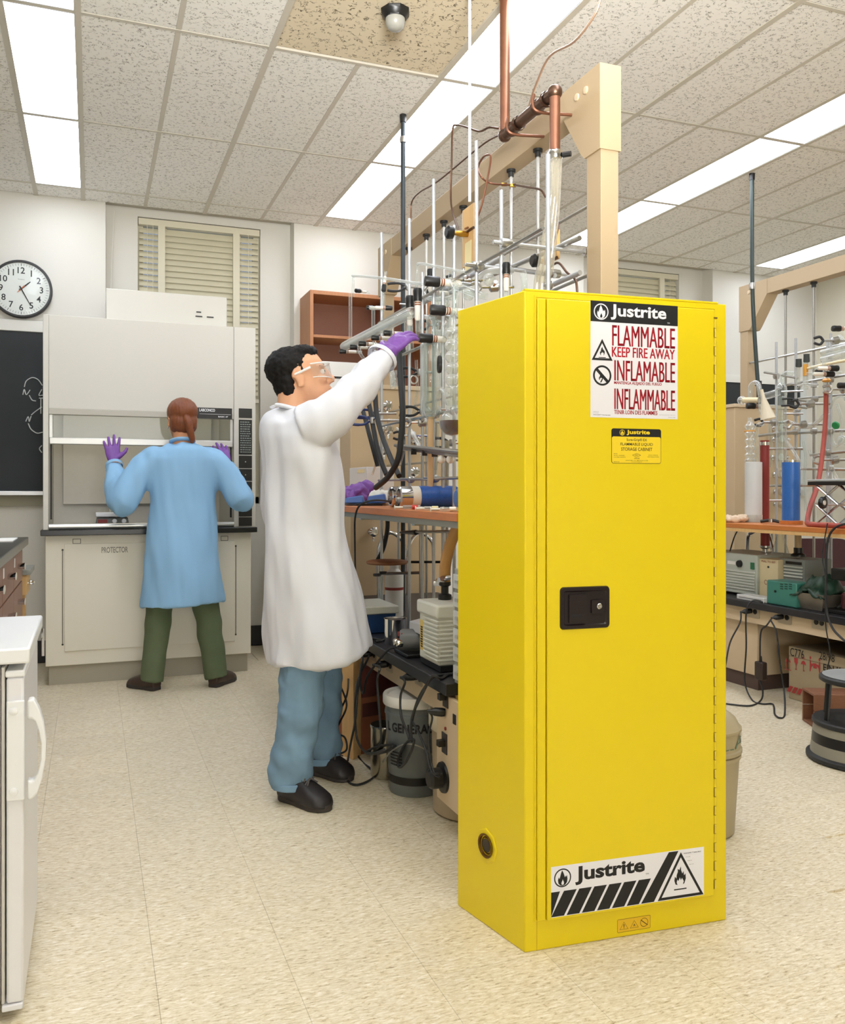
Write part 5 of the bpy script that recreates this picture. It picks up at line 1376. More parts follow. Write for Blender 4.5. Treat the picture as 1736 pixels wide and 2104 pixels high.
# tall trap with large stopcocks (three pointing at the viewer's left)
tr = thing('glass_trap', 'clear glass trap assembly with three big black stopcock knobs beside the glove', 'glassware', A(925, 640, 1.32))
for (u, v, s) in ((873, 577, 1.35), (884, 636, 1.35), (861, 694, 1.25)): stopcock(tr, A(u, v, 1.24), (1, -.12, -.03), s)
for (u, v, s) in ((842, 620, 1.15), (858, 605, 1.2)): stopcock(tr, A(u, v - 12, 1.27), (0, 0, -1), s)
gtube(tr, [A(930, 580, 1.33), A(936, 600, 1.33), A(934, 640, 1.33), A(925, 665, 1.33)], .013)
gtube(tr, [A(905, 585, 1.36), A(905, 640, 1.36), A(906, 720, 1.36)], .011)
gtube(tr, [A(932, 640, 1.32), A(915, 690, 1.32), A(910, 735, 1.32)], .009)
gtube(tr, [A(842, 655, 1.28), A(843, 690, 1.28), A(845, 720, 1.29)], .012); gtube(tr, [A(858, 645, 1.28), A(860, 690, 1.28)], .012)
gtube(tr, [A(935, 588, 1.34), A(980, 605, 1.40), A(1000, 608, 1.44)], .016)
MB().lathe([(.0, 0), (.018, .006), (.026, .03), (.026, .09), (.012, .115), (.010, .15)], A(888, 700, 1.34), (0, 0, 1), 18, cap=False).build('bulb', M_GLASS, tr)
MB().ball(A(963, 607, 1.40), .022, 14, 9).build('bulb', M_GLASS, tr)
# double wall condenser, standing
cd = thing('glass_condenser', 'tall clear double walled condenser tube standing left of the distillation column', 'condenser', A(884, 850, 1.31))
tp_, bt_ = A(884, 708, 1.31), A(884, 842, 1.31)
h = tp_.z - bt_.z
for r, nm in ((.042, 'outer_jacket'), (.026, 'inner_tube')):
    MB().lathe([(.012, -.04), (.020, -.028), (r, .0), (r, h), (r * .8, h + .012)], bt_, (0, 0, 1), 22, cap=False).build(nm, M_GLASS, cd)
for k in (-.012, .012): MB().cyl(bt_ + Vector((k, 0, .01)), tp_ + Vector((k, 0, 0)), .005, 8, cap=False).build('core_tube', M_GLASS, cd)
st = A(868, 990, 1.31)
MB().cyl((bt_.x, bt_.y, bt_.z - .03), (bt_.x, bt_.y, 1.09), .0125, 12).build('graduated_stem', mat('stem_amber', 'd9b98c', .3), cd)
gtube(cd, [bt_ + Vector((.03, -.01, .0)), bt_ + Vector((.03, -.01, -.12)), bt_ + Vector((.02, -.01, -.25))], .006)
# distillation column with flask of dark red liquid
dc = thing('distillation_column', 'clear glass distillation column of stacked bulbs at the left edge of the yellow cabinet', 'glassware', A(929, 820, 1.27))
top, bot = A(929, 668, 1.27), A(929, 822, 1.27); h = top.z - bot.z
prof = [(.024, -.02), (.030, -.005), (.031, .035), (.026, .05)]
for k in range(5):
    z = .058 + k * .044
    prof += [(.016, z - .006), (.027, z + .008), (.029, z + .018), (.024, z + .030), (.015, z + .037)]
prof += [(.012, .285), (.010, h + .03)]
MB().lathe(prof, bot, (0, 0, 1), 20, cap=False).build('bulbs', M_GLASSF, dc)
MB().cyl(bot, bot + Vector((0, 0, h)), .007, 10, cap=False).build('core_tube', M_GLASS, dc)
for u, v in ((903, 745), (903, 752)): MB().lathe([(.026, -.006), (.028, 0), (.026, .006)], A(u, v, 1.24), (1, -.2, 0), 12).build('clamp_pad', M_BLACKR, dc)
for u, v in ((912, 672), (905, 800)): gtube(dc, [bot + Vector((-.02, 0, (h if v < 700 else .02))), A(u, v, 1.25), A(u - 6, v + 16, 1.25)], .009)
fl = thing('round_flask', 'round glass flask half full of dark red liquid below the distillation column', 'flask', A(929, 895, 1.27))
fc = A(929, 868, 1.27)
MB().lathe([(.0, -.052), (.028, -.045), (.044, -.025), (.050, 0), (.044, .025), (.028, .042), (.024, .05), (.024, bot.z - fc.z)], fc, (0, 0, 1), 22, cap=False).build('wall', M_GLASS, fl)
MB().lathe([(.0, -.050), (.027, -.043), (.042, -.024), (.048, 0), (.0475, .006), (.0, .006)], fc, (0, 0, 1), 22).build('liquid', mat('dark_red_liquid', '4a1a14', .12), fl)
# assorted tubes lower in the rack
lw = thing('glass_adapter', 'clear glass adapter tubes and joints behind the black hoses', 'glassware', A(800, 800, 1.40))
gtube(lw, [A(800, 745, 1.40), A(806, 775, 1.40), A(808, 798, 1.40)], .014, m=M_GLASSF); gtube(lw, [A(815, 880, 1.42), A(824, 890, 1.42), A(830, 920, 1.42), A(822, 955, 1.42)], .006)
gtube(lw, [A(840, 880, 1.42), A(855, 905, 1.42), A(868, 935, 1.42)], .010, m=M_GLASSF); gtube(lw, [A(880, 900, 1.44), A(893, 895, 1.44), A(900, 920, 1.44), A(890, 945, 1.44)], .008, m=M_TUBE)
MB().lathe([(.012, -.01), (.02, .0), (.02, .05), (.012, .07)], A(812, 790, 1.40), (0, 0, 1), 14, cap=False).build('ground_joint', M_GLASSF, lw)
MB().lathe([(.016, -.006), (.022, 0), (.016, .006)], A(850, 780, 1.38), (0, -1, 0), 14, cap=False).build('ring_clip', M_WPLAST, lw)
gtube(lw, [A(765, 975, 1.45), A(790, 900, 1.45), A(800, 860, 1.45)], .006, m=M_TUBE)
# clamps
def clamp(u, v, X, col, lab, L=.10, flip=1):
    p = A(u, v, X); t = thing('rod_clamp', lab, 'clamp', p)
    dv = RT * flip
    MB().cyl(p + dv * .03, p + dv * (.05 + L), .006, 8).build('shaft', M_STEEL, t)
    for s in (-1, 1): MB().tube(spline([p + dv * .04, p + dv * .01 + Vector((0, 0, .018 * s)), p - dv * .03 + Vector((0, 0, .020 * s)), p - dv * .055 + Vector((0, 0, .016 * s))]), [.006, .006, .007, .007], 8).build('jaw', col, t)
    MB().lathe([(.012, -.015), (.015, 0), (.012, .015)], p + dv * .05, (0, 0, 1), 10).build('joint', M_STEEL, t)
    MB().tube([p + dv * .05 + Vector((0, -.02, .0)), p + dv * .05 + Vector((0, -.05, .015))], [.004, .007], 8).build('wing_screw', M_CHROME, t)
M_BLUEV = mat('dark_blue_vinyl', '24356b', .45)
clamp(752, 850, 1.26, M_BLUEV, 'upper rod clamp with blue coated jaws beside the black hoses'); clamp(744, 864, 1.22, M_BLUEV, 'lower rod clamp with blue coated jaws beside the black hoses', .13)
clamp(845, 845, 1.34, M_BLACKR, 'black jawed rod clamp right of the thick black hose'); clamp(840, 765, 1.36, M_BLACKR, 'black jawed rod clamp near the ring clip high on the rack', .07)
clamp(905, 910, 1.40, M_BLACKR, 'small black rod clamp under the flask of red liquid', .06); clamp(818, 590, 1.46, M_BLACKR, 'black jawed clamp standing up behind the bridging glass tube', .05)
# horizontal shelf bars low in the rack
MB().cyl(A(812, 915, 1.33), A(945, 928, 1.22), .008, 8).build('cross_rod', M_STEEL, rack); MB().cyl(A(818, 920, 1.36), A(945, 935, 1.25), .010, 8).build('cross_rod', M_STEEL, rack)
for u in (850, 873, 893, 912): MB().lathe([(.013, -.012), (.013, .012)], A(u, 921 + (u - 812) * .1 + 3, 1.30), RT, 8).build('rubber_sleeve', M_BLACKR, rack)
for u in (907, 925): MB().ball(A(u, 944, 1.26), .016, 10, 7).build('boss_head', M_WPLAST, rack)
# black rubber hoses
def hose(lab, pts, r): return line('rubber_hose', lab, 'hose', pts, r, M_BLACKR, 7, 10, 'black rubber hoses')
hose('black rubber hose nearest the white sleeve, ending behind the white tray', [A(738, 815, 1.27), A(750, 860, 1.27), A(762, 905, 1.27), A(776, 958, 1.30)], .011)
hose('second black rubber hose from the white sleeve', [A(752, 800, 1.27), A(762, 850, 1.27), A(773, 910, 1.27), A(784, 950, 1.28), A(794, 975, 1.29)], .012)
hose('third black rubber hose, its cut end hanging over the blue tubes', [A(770, 795, 1.27), A(774, 850, 1.27), A(785, 895, 1.27), A(803, 942, 1.26), A(820, 978, 1.25)], .012)
hose('longest black rubber hose, sweeping from below the glove to the shelf', [A(820, 725, 1.25), A(823, 780, 1.24), A(827, 840, 1.23), A(824, 900, 1.22), A(817, 945, 1.21), A(797, 980, 1.20), A(772, 1002, 1.20)], .013)

# ================================================================== SHELF AND WHAT LIES ON IT
SZ = 1.076; SX0, SX1 = 1.12, 1.60
SYN, SYF = 2.62, 4.86
shf = thing('wooden_shelf', 'varnished orange wood shelf across the middle bench rack', 'shelf', (1.36, 3.7, 1.03))
MB().box((SX0, SYN, SZ - .028), (SX1, SYF, SZ)).build('board', M_ORANGE, shf, bevel=.002)
MB().box((SX0 + .004, SYN, SZ - .050), (SX0 + .03, SYF, SZ - .0285)).build('edge_rail', mat('grey_rail', '8d8a7d', .45, .4), shf)
for y in (3.1, 3.8, 4.5):
    MB().box((SX0 + .03, y, SZ - .060), (SX1, y + .03, SZ - .0285)).build('bracket', M_STEEL, shf)
for y in (3.1, 3.8, 4.5): MB().cyl((SX1 - .02, y + .015, BZ), (SX1 - .02, y + .015, SZ - .06), .008, 8).build('upright', M_STEEL, shf)
S_ = lambda u, v, X: atX(u, v, X)
# crumpled purple gloves
p = Vector((1.24, S_(735, 1000, 1.24).y, SZ))
def crumple(nm, c, r, m, lab, cat, sd=0, par=None, group=None, amp=.35):
    mb = MB()
    random.seed(sd)
    for k in range(6):
        o = Vector((random.uniform(-.5, .5) * r[0], random.uniform(-.5, .5) * r[1], random.uniform(.25, .55) * r[2]))
        mb.ball(c + o, (r[0] * .62, r[1] * .55, r[2] * .5), 16, 10)
    me = remesh(mb, min(r) * .10 + .002, 3, lambda q: amp * min(r) * (noise.noise(q * (2.4 / max(r))) + .6 * noise.noise(q * (6 / max(r)))))
    for v in me.vertices:
        if v.co.z < c.z + .001: v.co.z = c.z + .001
    me.materials.clear(); me.materials.append(m); me.name = nm
    me.transform(Matrix.Translation(-Vector(c)))
    o = bpy.data.objects.new(nm, me); COL.objects.link(o); o.location = c
    return tag(o, lab, cat, group)
bl0 = Vector((1.24, S_(745, 1030, 1.24).y, SZ))
# blue tray stand, gloves rest on its back plate
t = thing('pipette_stand', 'blue plastic stand with black feet under the crumpled purple gloves', 'stand', bl0)
for a0, h0 in ((-.09, .050), (.02, .058)):
    MB().hexa([bl0 + RT * a0 + Vector((0, 0, .012)) + Vector((0, q, 0)) if False else bl0 + RT * a + Vector((-.356 * b, -.934 * b, z)) for a, b, z in ((a0, -.06, .012), (a0 + .10, -.06, .012), (a0 + .10, .06, .012), (a0, .06, .012))],
              [bl0 + RT * a + Vector((-.356 * b, -.934 * b, z)) for a, b, z in ((a0 + .01, -.05, h0 - .012), (a0 + .09, -.05, h0), (a0 + .09, .05, h0), (a0 + .01, .05, h0 - .012))]).build('shell', mat('stand_blue', '3d63a6', .4), t, bevel=.006)
MB().box(bl0 + Vector((-.06, -.10, 0.0005)), bl0 + Vector((.07, .11, .0115))).build('foot_plate', M_BLACK, t, bevel=.002)
gl0 = S_(738, 1006, 1.27); gl0 = Vector((1.31, S_(738, 1006, 1.31).y + .05, SZ))
crumple('crumpled_glove', gl0, (.10, .10, .125), M_PURPLE, 'crumpled purple nitrile gloves lying on the wooden shelf beside the lab coat', 'gloves', 4, amp=.40)
crumple('white_cloth', Vector((1.36, S_(785, 985, 1.36).y, SZ)), (.06, .065, .085), mat('white_cloth', 'e6e2d6', .85), 'crumpled white cloth between the purple gloves and the blue tubes', 'cloth', 8)
q = S_(748, 968, 1.46)
t = thing('white_box', 'long flat white box with a cream label behind the purple gloves', 'box', (1.50, q.y, SZ))
MB().box((1.42, q.y - .18, SZ + .001), (1.58, q.y + .16, q.z + .02)).build('carton', mat('carton_white', 'e4e1d8', .6), t, bevel=.002)
MB().box((1.4185, q.y - .14, q.z - .012), (1.42, q.y + .0, q.z + .008)).build('label', mat('cream_card', 'eadba6', .7), t)
q2 = S_(708, 951, 1.47)
tag(MB().box((1.45, q2.y - .06, q.z + .021), (1.53, q2.y + .06, q.z + .041)).build('red_tray', M_RED, base=(1.47, q2.y, q.z + .021)), 'small dark red box lying on the flat white box', 'box')
# two dewars lying down
def dewar(pu, X, lab, L, sec):
    c = S_(pu, 1013, X); c.z = SZ + .047
    t = thing('dewar_flask', lab, 'dewar', Vector((c.x, c.y, SZ)))
    ax = (RT + Vector((.356, .934, 0)) * .33).normalized()
    MB().lathe([(.030, .04), (.034, .0), (.040, -.002), (.0455, .003), (.0455, .052)], c, ax, 26, cap=False).build('metal_mouth', M_CHROME, t)
    MB().lathe([(.034, .001), (.030, .06), (.028, .12), (.0, .125)], c, ax, 22, cap=False).build('inner_wall', mat('silvered_glass', '9a9d9c', .15, .9), t)
    MB().lathe([(.0456, .050), (.0456, .085)], c, ax, 26, cap=False).build('white_band', M_WPLAST, t)
    prof = []
    n = int((L - .085) / .006)
    for k in range(n): z = .085 + k * .006; prof += [(.0462, z), (.0472, z + .003)]
    prof += [(.043, L + .006), (.03, L + .02), (0, L + .024)]
    MB().lathe(prof, c, ax, 30, cap=False).build('mesh_sleeve', mat('blue_mesh', '2559ad', .28, var=.4, vscale=140), t)
    return t
dewar(802, 1.235, 'back one of two silver dewar tubes lying on the wooden shelf, mouth facing left', .30, 0)
dewar(819, 1.175, 'front one of two dewar tubes in blue mesh lying on the wooden shelf', .25, 0)
t = thing('blue_bottle', 'pale blue plastic bottle lying at the end of the blue mesh tube', 'bottle', S_(930, 1013, 1.20))
c = S_(925, 1014, 1.185); c.z = SZ + .045
MB().lathe([(.0, -.004), (.030, -.002), (.043, .012), (.043, .13), (.02, .16), (0, .16)], c + Vector((.05, .06, 0)), (RT + Vector((.356, .934, 0)) * .33).normalized(), 22).build('shell', mat('cloudy_blue', '4a6fae', .3), t)
# syringes and bits along the front edge
def syringe(u, v, L, mcap, lab):
    c = S_(u, v, 1.135); c.z = SZ + .0095
    t = thing('syringe', lab, 'syringe', Vector((c.x, c.y, SZ)))
    MB().lathe([(.008, 0), (.008, L), (.003, L + .004), (.003, L + .02)], c, RT, 12).build('barrel', M_GLASSF, t)
    MB().lathe([(.0090, L * .55), (.0090, L * .55 + .022)], c, RT, 12).build('cap', mcap, t)
    MB().lathe([(.004, -.03), (.004, 0)], c, RT, 8).build('plunger', M_WPLAST, t); MB().lathe([(.0088, -.034), (.0088, -.031)], c, RT, 10).build('thumb_rest', M_WPLAST, t)
syringe(828, 1031, .065, mat('bright_red_plastic', 'd4342a', .4), 'syringe with red cap at the front edge of the shelf')
syringe(872, 1033, .05, mat('cream_plastic', 'e8dfae', .4), 'short syringe with cream cap at the front edge of the shelf')
syringe(904, 1034, .06, M_WPLAST, 'white syringe at the front edge of the shelf next to the yellow cabinet')
line('power_cord', 'black cord looping over the front edge of the shelf down to the bench', 'cord', [S_(800, 1030, 1.18), S_(770, 1028, 1.10), S_(742, 1036, 1.075), S_(730, 1060, 1.07), S_(729, 1110, 1.09), S_(731, 1200, 1.15), S_(738, 1270, 1.25), Vector((1.27, S_(745, 1285, 1.27).y, BZ + .004))], .0042, M_BLACKR)
t = thing('hanging_hose', 'black hose passing below the shelf to the brown ring', 'hose', S_(800, 1050, 1.35))
MB().tube(spline([Vector((1.38, S_(795, 1050, 1.38).y, SZ - .03)), S_(796, 1085, 1.38), S_(788, 1125, 1.38), S_(776, 1150, 1.38)], 7), .011, 10).build('hose', M_BLACKR, t)
# brown cork ring on a clamp under the shelf
c = S_(795, 1153, 1.32)
t = thing('ring_support', 'flat brown cork ring held on a rod under the wooden shelf', 'ring', c)
MB().lathe([(.0, .004), (.088, .004), (.098, .0), (.100, -.006), (.095, -.013), (.0, -.015)], c, n=30).build('cork_disc', mat('brown_cork', '8a5c38', .6, var=.2, vscale=30), t)
MB().tube([c + RT * .09 + Vector((0, 0, -.004)), c + RT * .26 + Vector((0, 0, -.004))], .006, 8).build('arm', M_BLACK, t)
MB().cyl(c + Vector((-.04, 0, -.06)), c + RT * .16 + Vector((-.0, 0, -.055)), .007, 8).build('clamp_rod', M_STEEL, t)
for k in (-.05, -.02): MB().lathe([(.018, -.006), (.02, 0), (.018, .006)], c + Vector((k, 0, -.055 + .3 * (k + .02))), (0, 0, 1), 10).build('clamp_pad', M_BLACKR, t)
MB().cyl(c + Vector((-.03, 0, -.07)), c + Vector((-.035, 0, -.30)), .012, 10, cap=False).build('glass_tube', M_GLASS, t)
MB().cyl(Vector((c.x + .15, c.y - .06, BZ)), Vector((c.x + .15, c.y - .06, SZ - .03)), .008, 8).build('stand_rod', M_STEEL, t)
t = thing('lower_rod', 'short steel rod with black clamp under the wooden shelf', 'clamp', S_(880, 1093, 1.36))
MB().cyl(S_(825, 1093, 1.36), S_(945, 1092, 1.26), .006, 8).build('shaft', M_STEEL, t)
MB().tube([S_(822, 1094, 1.36), S_(855, 1094, 1.33)], [.004, .012], 8).build('jaw', M_BLACK, t)
for u in (800, 835, 870, 905): MB().cyl(S_(u, 1061, 1.3), S_(u + 26, 1062, 1.3), .008, 8).build('clip', M_CHROME, t)
# white plastic bottle with red band
q = S_(810, 1262, 1.42); q = Vector((1.42, S_(810, 1262, 1.42).y, BZ))
zt = S_(810, 1172, 1.42).z
t = thing('white_canister', 'white plastic canister with a red band standing behind the steel can', 'canister', q)
hh = zt - BZ
MB().lathe([(.046, .001), (.047, hh * .9), (.030, hh), (.022, hh + .01), (.022, hh + .04)], q, n=24).build('shell', mat('cloudy_white', 'd9d8d0', .35), t)
MB().lathe([(.0475, hh * .58), (.0475, hh * .64)], q, n=24, cap=False).build('red_band', M_RED, t)
MB().lathe([(.025, hh + .03), (.026, hh + .055), (0, hh + .058)], q, n=18).build('cap', M_WPLAST, t)
# white lidded blue tub
q = S_(778, 1300, 1.22); y = S_(775, 1295, 1.2).y
t = thing('blue_tub', 'dark blue tub with a pale grey lid at the bench edge beside the lab coat', 'tub', (1.22, y, BZ))
MB().hexa([(1.13, y - .08, BZ + .001), (1.25, y - .08, BZ + .001), (1.25, y + .16, BZ + .001), (1.13, y + .16, BZ + .001)], [(1.12, y - .09, BZ + .09), (1.26, y - .09, BZ + .09), (1.26, y + .17, BZ + .09), (1.12, y + .17, BZ + .09)]).build('tub', mat('dark_blue_plastic', '173a66', .4), t, bevel=.006)
MB().box((1.11, y - .10, BZ + .088), (1.27, y + .18, BZ + .122)).build('lid', mat('pale_grey_plastic', 'c2c3b5', .4), t, bevel=.005)
# steel can
q = Vector((1.17, S_(812, 1325, 1.17).y, BZ)); zt = S_(812, 1272, 1.17).z - BZ
t = thing('steel_can', 'shiny open steel can standing on the bench next to the blue tub', 'can', q)
MB().lathe([(.044, .001), (.046, .004), (.046, zt), (.048, zt + .004), (.045, zt + .004), (.044, zt - .01), (.043, .006), (0, .006)], q, n=28, cap=False).build('wall', M_CHROME, t)
MB().lathe([(.03, .0), (.032, zt - .01), (0, zt - .004)], q + Vector((0, 0, .007)), n=16).build('contents', M_STEEL, t)
# grey vacuum pump lying towards us
q = Vector((1.16, S_(846, 1333, 1.16).y, BZ)); 
t = thing('vacuum_pump', 'dark grey pump with chrome knobs on the bench edge beside the steel can', 'pump', q)
MB().box(q + Vector((-.055, -.10, .002)), q + Vector((.16, .055, .014))).build('base', M_BLACK, t, bevel=.003)
MB().lathe([(.0, -.02), (.034, -.018), (.040, -.008), (.040, .17), (.03, .18), (0, .18)], q + Vector((-.03, .0, .056)), (1, -.35, 0), 22).build('motor', mat('pump_grey', '6b6d6c', .4), t)
for k in (-.022, .010): MB().lathe([(.015, 0), (.016, -.012), (.012, -.022), (0, -.024)], q + Vector((-.048, k, .046)), (1, 0, 0), 14).build('knob', M_CHROME, t)
MB().box(q + Vector((-.0515, -.025, .067)), q + Vector((-.046, .02, .084))).build('red_badge', M_RED, t)
MB().hexa([q + Vector(v) for v in ((.0, -.12, .085), (.09, -.14, .085), (.09, .02, .085), (.0, .03, .085))], [q + Vector(v) for v in ((.0, -.12, .13), (.09, -.14, .14), (.09, .02, .14), (.0, .03, .12))]).build('cover', mat('pump_cover', 'c9c9c8', .4), t, bevel=.004)
# ribbed white power unit
y1 = S_(866, 1340, 1.13).y; zt = S_(868, 1232, 1.13).z
y0 = y1 - .20
t = thing('pump_controller', 'white ribbed pump housing with a yellow label on the bench beside the yellow cabinet', 'pump', (1.22, (y0 + y1) / 2, BZ))
zb = BZ + .004
MB().box((1.125, y0, zb), (1.335, y1, zb + .02)).build('base', M_BLACK, t)
MB().box((1.12, y0 + .005, zb + .02), (1.335, y1 - .005, zt)).build('housing', mat('housing_white', 'd5d5c9', .42), t, bevel=.006)
hgt = zt - zb
nf = 11
for k in range(nf):
    z = zb + .035 + (hgt * .72) * k / nf
    MB().box((1.113, y0 + .002, z), (1.3, y1 - .06, z + .007)).build('rib', MATS['housing_white'], t, bevel=.0015)
MB().box((1.110, y0 - .002, zt - .045), (1.34, y1 + .002, zt + .003)).build('top_cover', MATS['housing_white'], t, bevel=.008)
lbp = MB().box((1.1185, y1 - .045, zb + .05), (1.120, y1 - .016, zt - .07)).build('yellow_label', mat('faded_yellow', 'd9bd63', .5), t)
tx = MB(); random.seed(2)
for k in range(9):
    z = zb + .06 + k * (hgt - .15) / 9
    tx.add([(1.118, y1 - .042, z), (1.118, y1 - .02 - random.uniform(0, .01), z), (1.118, y1 - .02, z + .006), (1.118, y1 - .042, z + .006)], [(0, 1, 2, 3)])
tx.build('fine_print', M_INK, lbp, smooth=False, kind='stuff')
vp = Vector((1.20, y1 - .055, zt))
MB().lathe([(.025, .003), (.025, .02), (.014, .025), (.014, .05), (.022, .055), (.022, .068), (.008, .07), (.008, .085)], vp, n=14).build('port', M_BLACK, t)
for k in range(4): MB().lathe([(.010, -.02), (.012, 0), (.010, .02)], vp + Vector((-.01, .03 - .02 * k, .06 + .008 * k)), (1, .4 * k - .6, 0), 8).build('fitting', M_CHROME, t)
line('vacuum_hose', 'thick amber rubber hose curving from the pump up behind the yellow cabinet', 'hose', [vp + Vector((0, 0, .07)), vp + Vector((.0, -.01, .14)), vp + Vector((.01, -.05, .23)), vp + Vector((.03, -.12, .31)), vp + Vector((.06, -.25, .36))], .021, mat('amber_rubber', 'b98a4e', .45), 8, 14)
# small-parts drawer organiser
yA = S_(925, 1380, 1.10).y; zt = S_(925, 1168, 1.10).z
t = thing('parts_organizer', 'grey small parts drawer organizer with clear drawers, half behind the yellow cabinet', 'organizer', (1.2, yA - .15, BZ))
MB().box((1.115, yA - .30, BZ + .001), (1.26, yA, zt)).build('frame', mat('organizer_grey', '9b9d9a', .45), t, bevel=.002)
for k in range(6):
    z0 = BZ + .015 + k * (zt - BZ - .02) / 6; z1 = z0 + (zt - BZ - .02) / 6 - .012
    for j in range(3):
        d = MB().box((1.106, yA - .095 - j * .096, z0), (1.115, yA - .008 - j * .096, z1)).build('drawer', mat('smoky_clear_plastic', 'c3c6c4', .25), t, bevel=.002)
        MB().box((1.098, yA - .065 - j * .096, z0 + .02), (1.106, yA - .04 - j * .096, z0 + .03)).build('pull', MATS['organizer_grey'], d)
# ================================================================== UNDER THE MIDDLE BENCH
# pine board, cartons
y = atz(712, 1560, 0).y
t = thing('wooden_crate', 'upright pale pine board leaning under the bench edge behind the cords', 'board', atz(712, 1555, 0))
p0 = atz(702, 1552, 0); p1 = atz(726, 1562, 0)
MB().hexa([p0, p1, p1 + Vector((.05, .05, 0)), p0 + Vector((.05, .05, 0))], [p0 + Vector((0, .0, .46)), p1 + Vector((0, .0, .46)), p1 + Vector((.05, .05, .46)), p0 + Vector((.05, .05, .46))]).build('board', M_PINE, t, bevel=.002)
t.name = 'pine_board'
OFF[t.name] = Vector(t.location)
p0 = atz(728, 1553, 0); p1 = atz(802, 1538, 0)
dd = (p1 - p0).normalized(); nn = Vector((-dd.y, dd.x, 0))
t = thing('cardboard_box', 'brown cardboard box with dark stencil print on the floor under the bench', 'box', (p0 + p1) / 2)
h1 = .245
MB().hexa([p0, p1, p1 + nn * .25, p0 + nn * .25], [q + Vector((0, 0, h1)) for q in (p0, p1, p1 + nn * .25, p0 + nn * .25)]).build('carton', mat('red_brown_card', '9c5f40', .8, var=.06, vscale=20), t, bevel=.002)
tx = MB(); text(tx, 'REACTIFS', p0 + dd * .235 - nn * .001 + Vector((0, 0, .04)), Vector((0, 0, 1)), -dd, .12, .03, .02); tx.add([p0 + dd * a - nn * .001 + Vector((0, 0, z)) for a, z in ((.04, .16), (.13, .16), (.13, .22), (.04, .22))], [(0, 1, 2, 3)])
tx.build('print', mat('dark_print', '5a2c22', .8), t, smooth=False, kind='stuff')
t = thing('cardboard_box', 'darker maroon cardboard box stacked on the brown one under the bench', 'box', (p0 + p1) / 2 + Vector((0, 0, h1)))
MB().hexa([q + Vector((0, 0, h1 + .001)) for q in (p0, p1 + dd * .05, p1 + dd * .05 + nn * .25, p0 + nn * .25)], [q + Vector((0, 0, .38)) for q in (p0, p1 + dd * .05, p1 + dd * .05 + nn * .25, p0 + nn * .25)]).build('carton', mat('maroon_card', '6a332a', .8, var=.06, vscale=20), t, bevel=.002)
# translucent jug
q = atz(792, 1535, 0) + Vector((.08, .06, 0))
t = thing('plastic_jug', 'translucent white plastic jug on the floor behind the steel can', 'jug', q)
MB().lathe([(.07, .001), (.072, .02), (.072, .17), (.06, .22), (.03, .26), (.022, .275), (.022, .30)], q, n=24).build('shell', mat('cloudy_jug', 'c9c9bf', .4), t)
MB().lathe([(.026, .29), (.026, .318), (0, .32)], q, n=18).build('cap', M_WPLAST, t)
MB().tube(spline([q + Vector((-.03, -.02, .255)), q + Vector((-.075, -.04, .25)), q + Vector((-.085, -.045, .19)), q + Vector((-.065, -.035, .15))]), .010, 8).build('handle', MATS['cloudy_jug'], t)
# metal can on floor
q = atz(792, 1603, 0) + Vector((0.02, .055, 0))
t = thing('metal_bin', 'tall shiny metal canister on the floor between the boot and the bucket', 'canister', q)
MB().lathe([(.060, .001), (.062, .006), (.062, .195), (.064, .20), (.064, .206), (.058, .206), (.057, .02), (0, .02)], q, n=30, cap=False).build('wall', mat('tinned_steel', 'b9b2a2', .22, .95), t)
MB().lathe([(.062, -.003), (.0645, 0), (.062, .003)], q + Vector((0, 0, .205)), n=30, cap=False).build('rim', M_CHROME, t)
# bucket
q = Vector((1.165, 3.13, 0)); BS = .84
t = thing('bucket', 'grey plastic bucket with white lid and black lettering under the bench', 'bucket', q)
M_BUC = mat('bucket_grey', '6f7474', .4)
MB().lathe([(.118 * BS, .001), (.120 * BS, .004), (.138 * BS, .30), (.142 * BS, .30), (.142 * BS, .31), (.138 * BS, .312), (.140 * BS, .345), (.143 * BS, .35)], q, n=40).build('pail', M_BUC, t)
MB().lathe([(.147 * BS, .335), (.150 * BS, .340), (.150 * BS, .368), (.146 * BS, .374), (.13 * BS, .374), (.125 * BS, .366), (0, .366)], q, n=40, cap=False).build('lid', M_WPLAST, t)
MB().lathe([(.1245 * BS, .045), (.1262 * BS, .075)], q, n=40, cap=False).build('black_band', M_BLACK, t)
tx = MB(); V, F_, asp = text_mesh('GENERAL', .01)
def wrapt(s, z, h, a0, a1, rad, bold=.02):
    V, F_, asp = text_mesh(s, bold); vs = []
    for a, b in V:
        th = a0 + (a1 - a0) * a
        r = (rad + (z + b * h) * .0625) * BS
        vs.append(q + Vector((math.cos(th) * r, math.sin(th) * r, z + b * h)))
    tx.add(vs, F_)
wrapt('L GENERAL', .243, .036, math.radians(186), math.radians(282), .1215, .03)
for k in range(5): wrapt('IIIIIIIIII', .115 + k * .012, .006, math.radians(190), math.radians(222), .1215, .06)
tx.build('lettering', M_INK, t, smooth=False, kind='stuff')
MB().tube(spline([q + Vector((math.cos(a) * .150 * BS, math.sin(a) * .150 * BS, .20 + .11 * abs(math.cos((a - math.radians(240)) )) ** 2 - .10)) for a in [math.radians(x) for x in range(150, 331, 20)]]), .003, 6).build('bail_handle', M_STEEL, t)
# big beige tub
q = Vector((1.292, 2.86, 0))
t = thing('beige_drum', 'tall beige plastic drum behind the service panel beside the yellow cabinet', 'drum', q)
MB().lathe([(.14, .001), (.150, .008), (.155, .30), (.158, .31)], q, n=36).build('drum', mat('beige_plastic', 'b3a184', .5), t)
MB().lathe([(.163, .300), (.166, .305), (.166, .36), (.160, .368), (0, .37)], q, n=36).build('lid', mat('cream_lid', 'd9cdb0', .5), t)
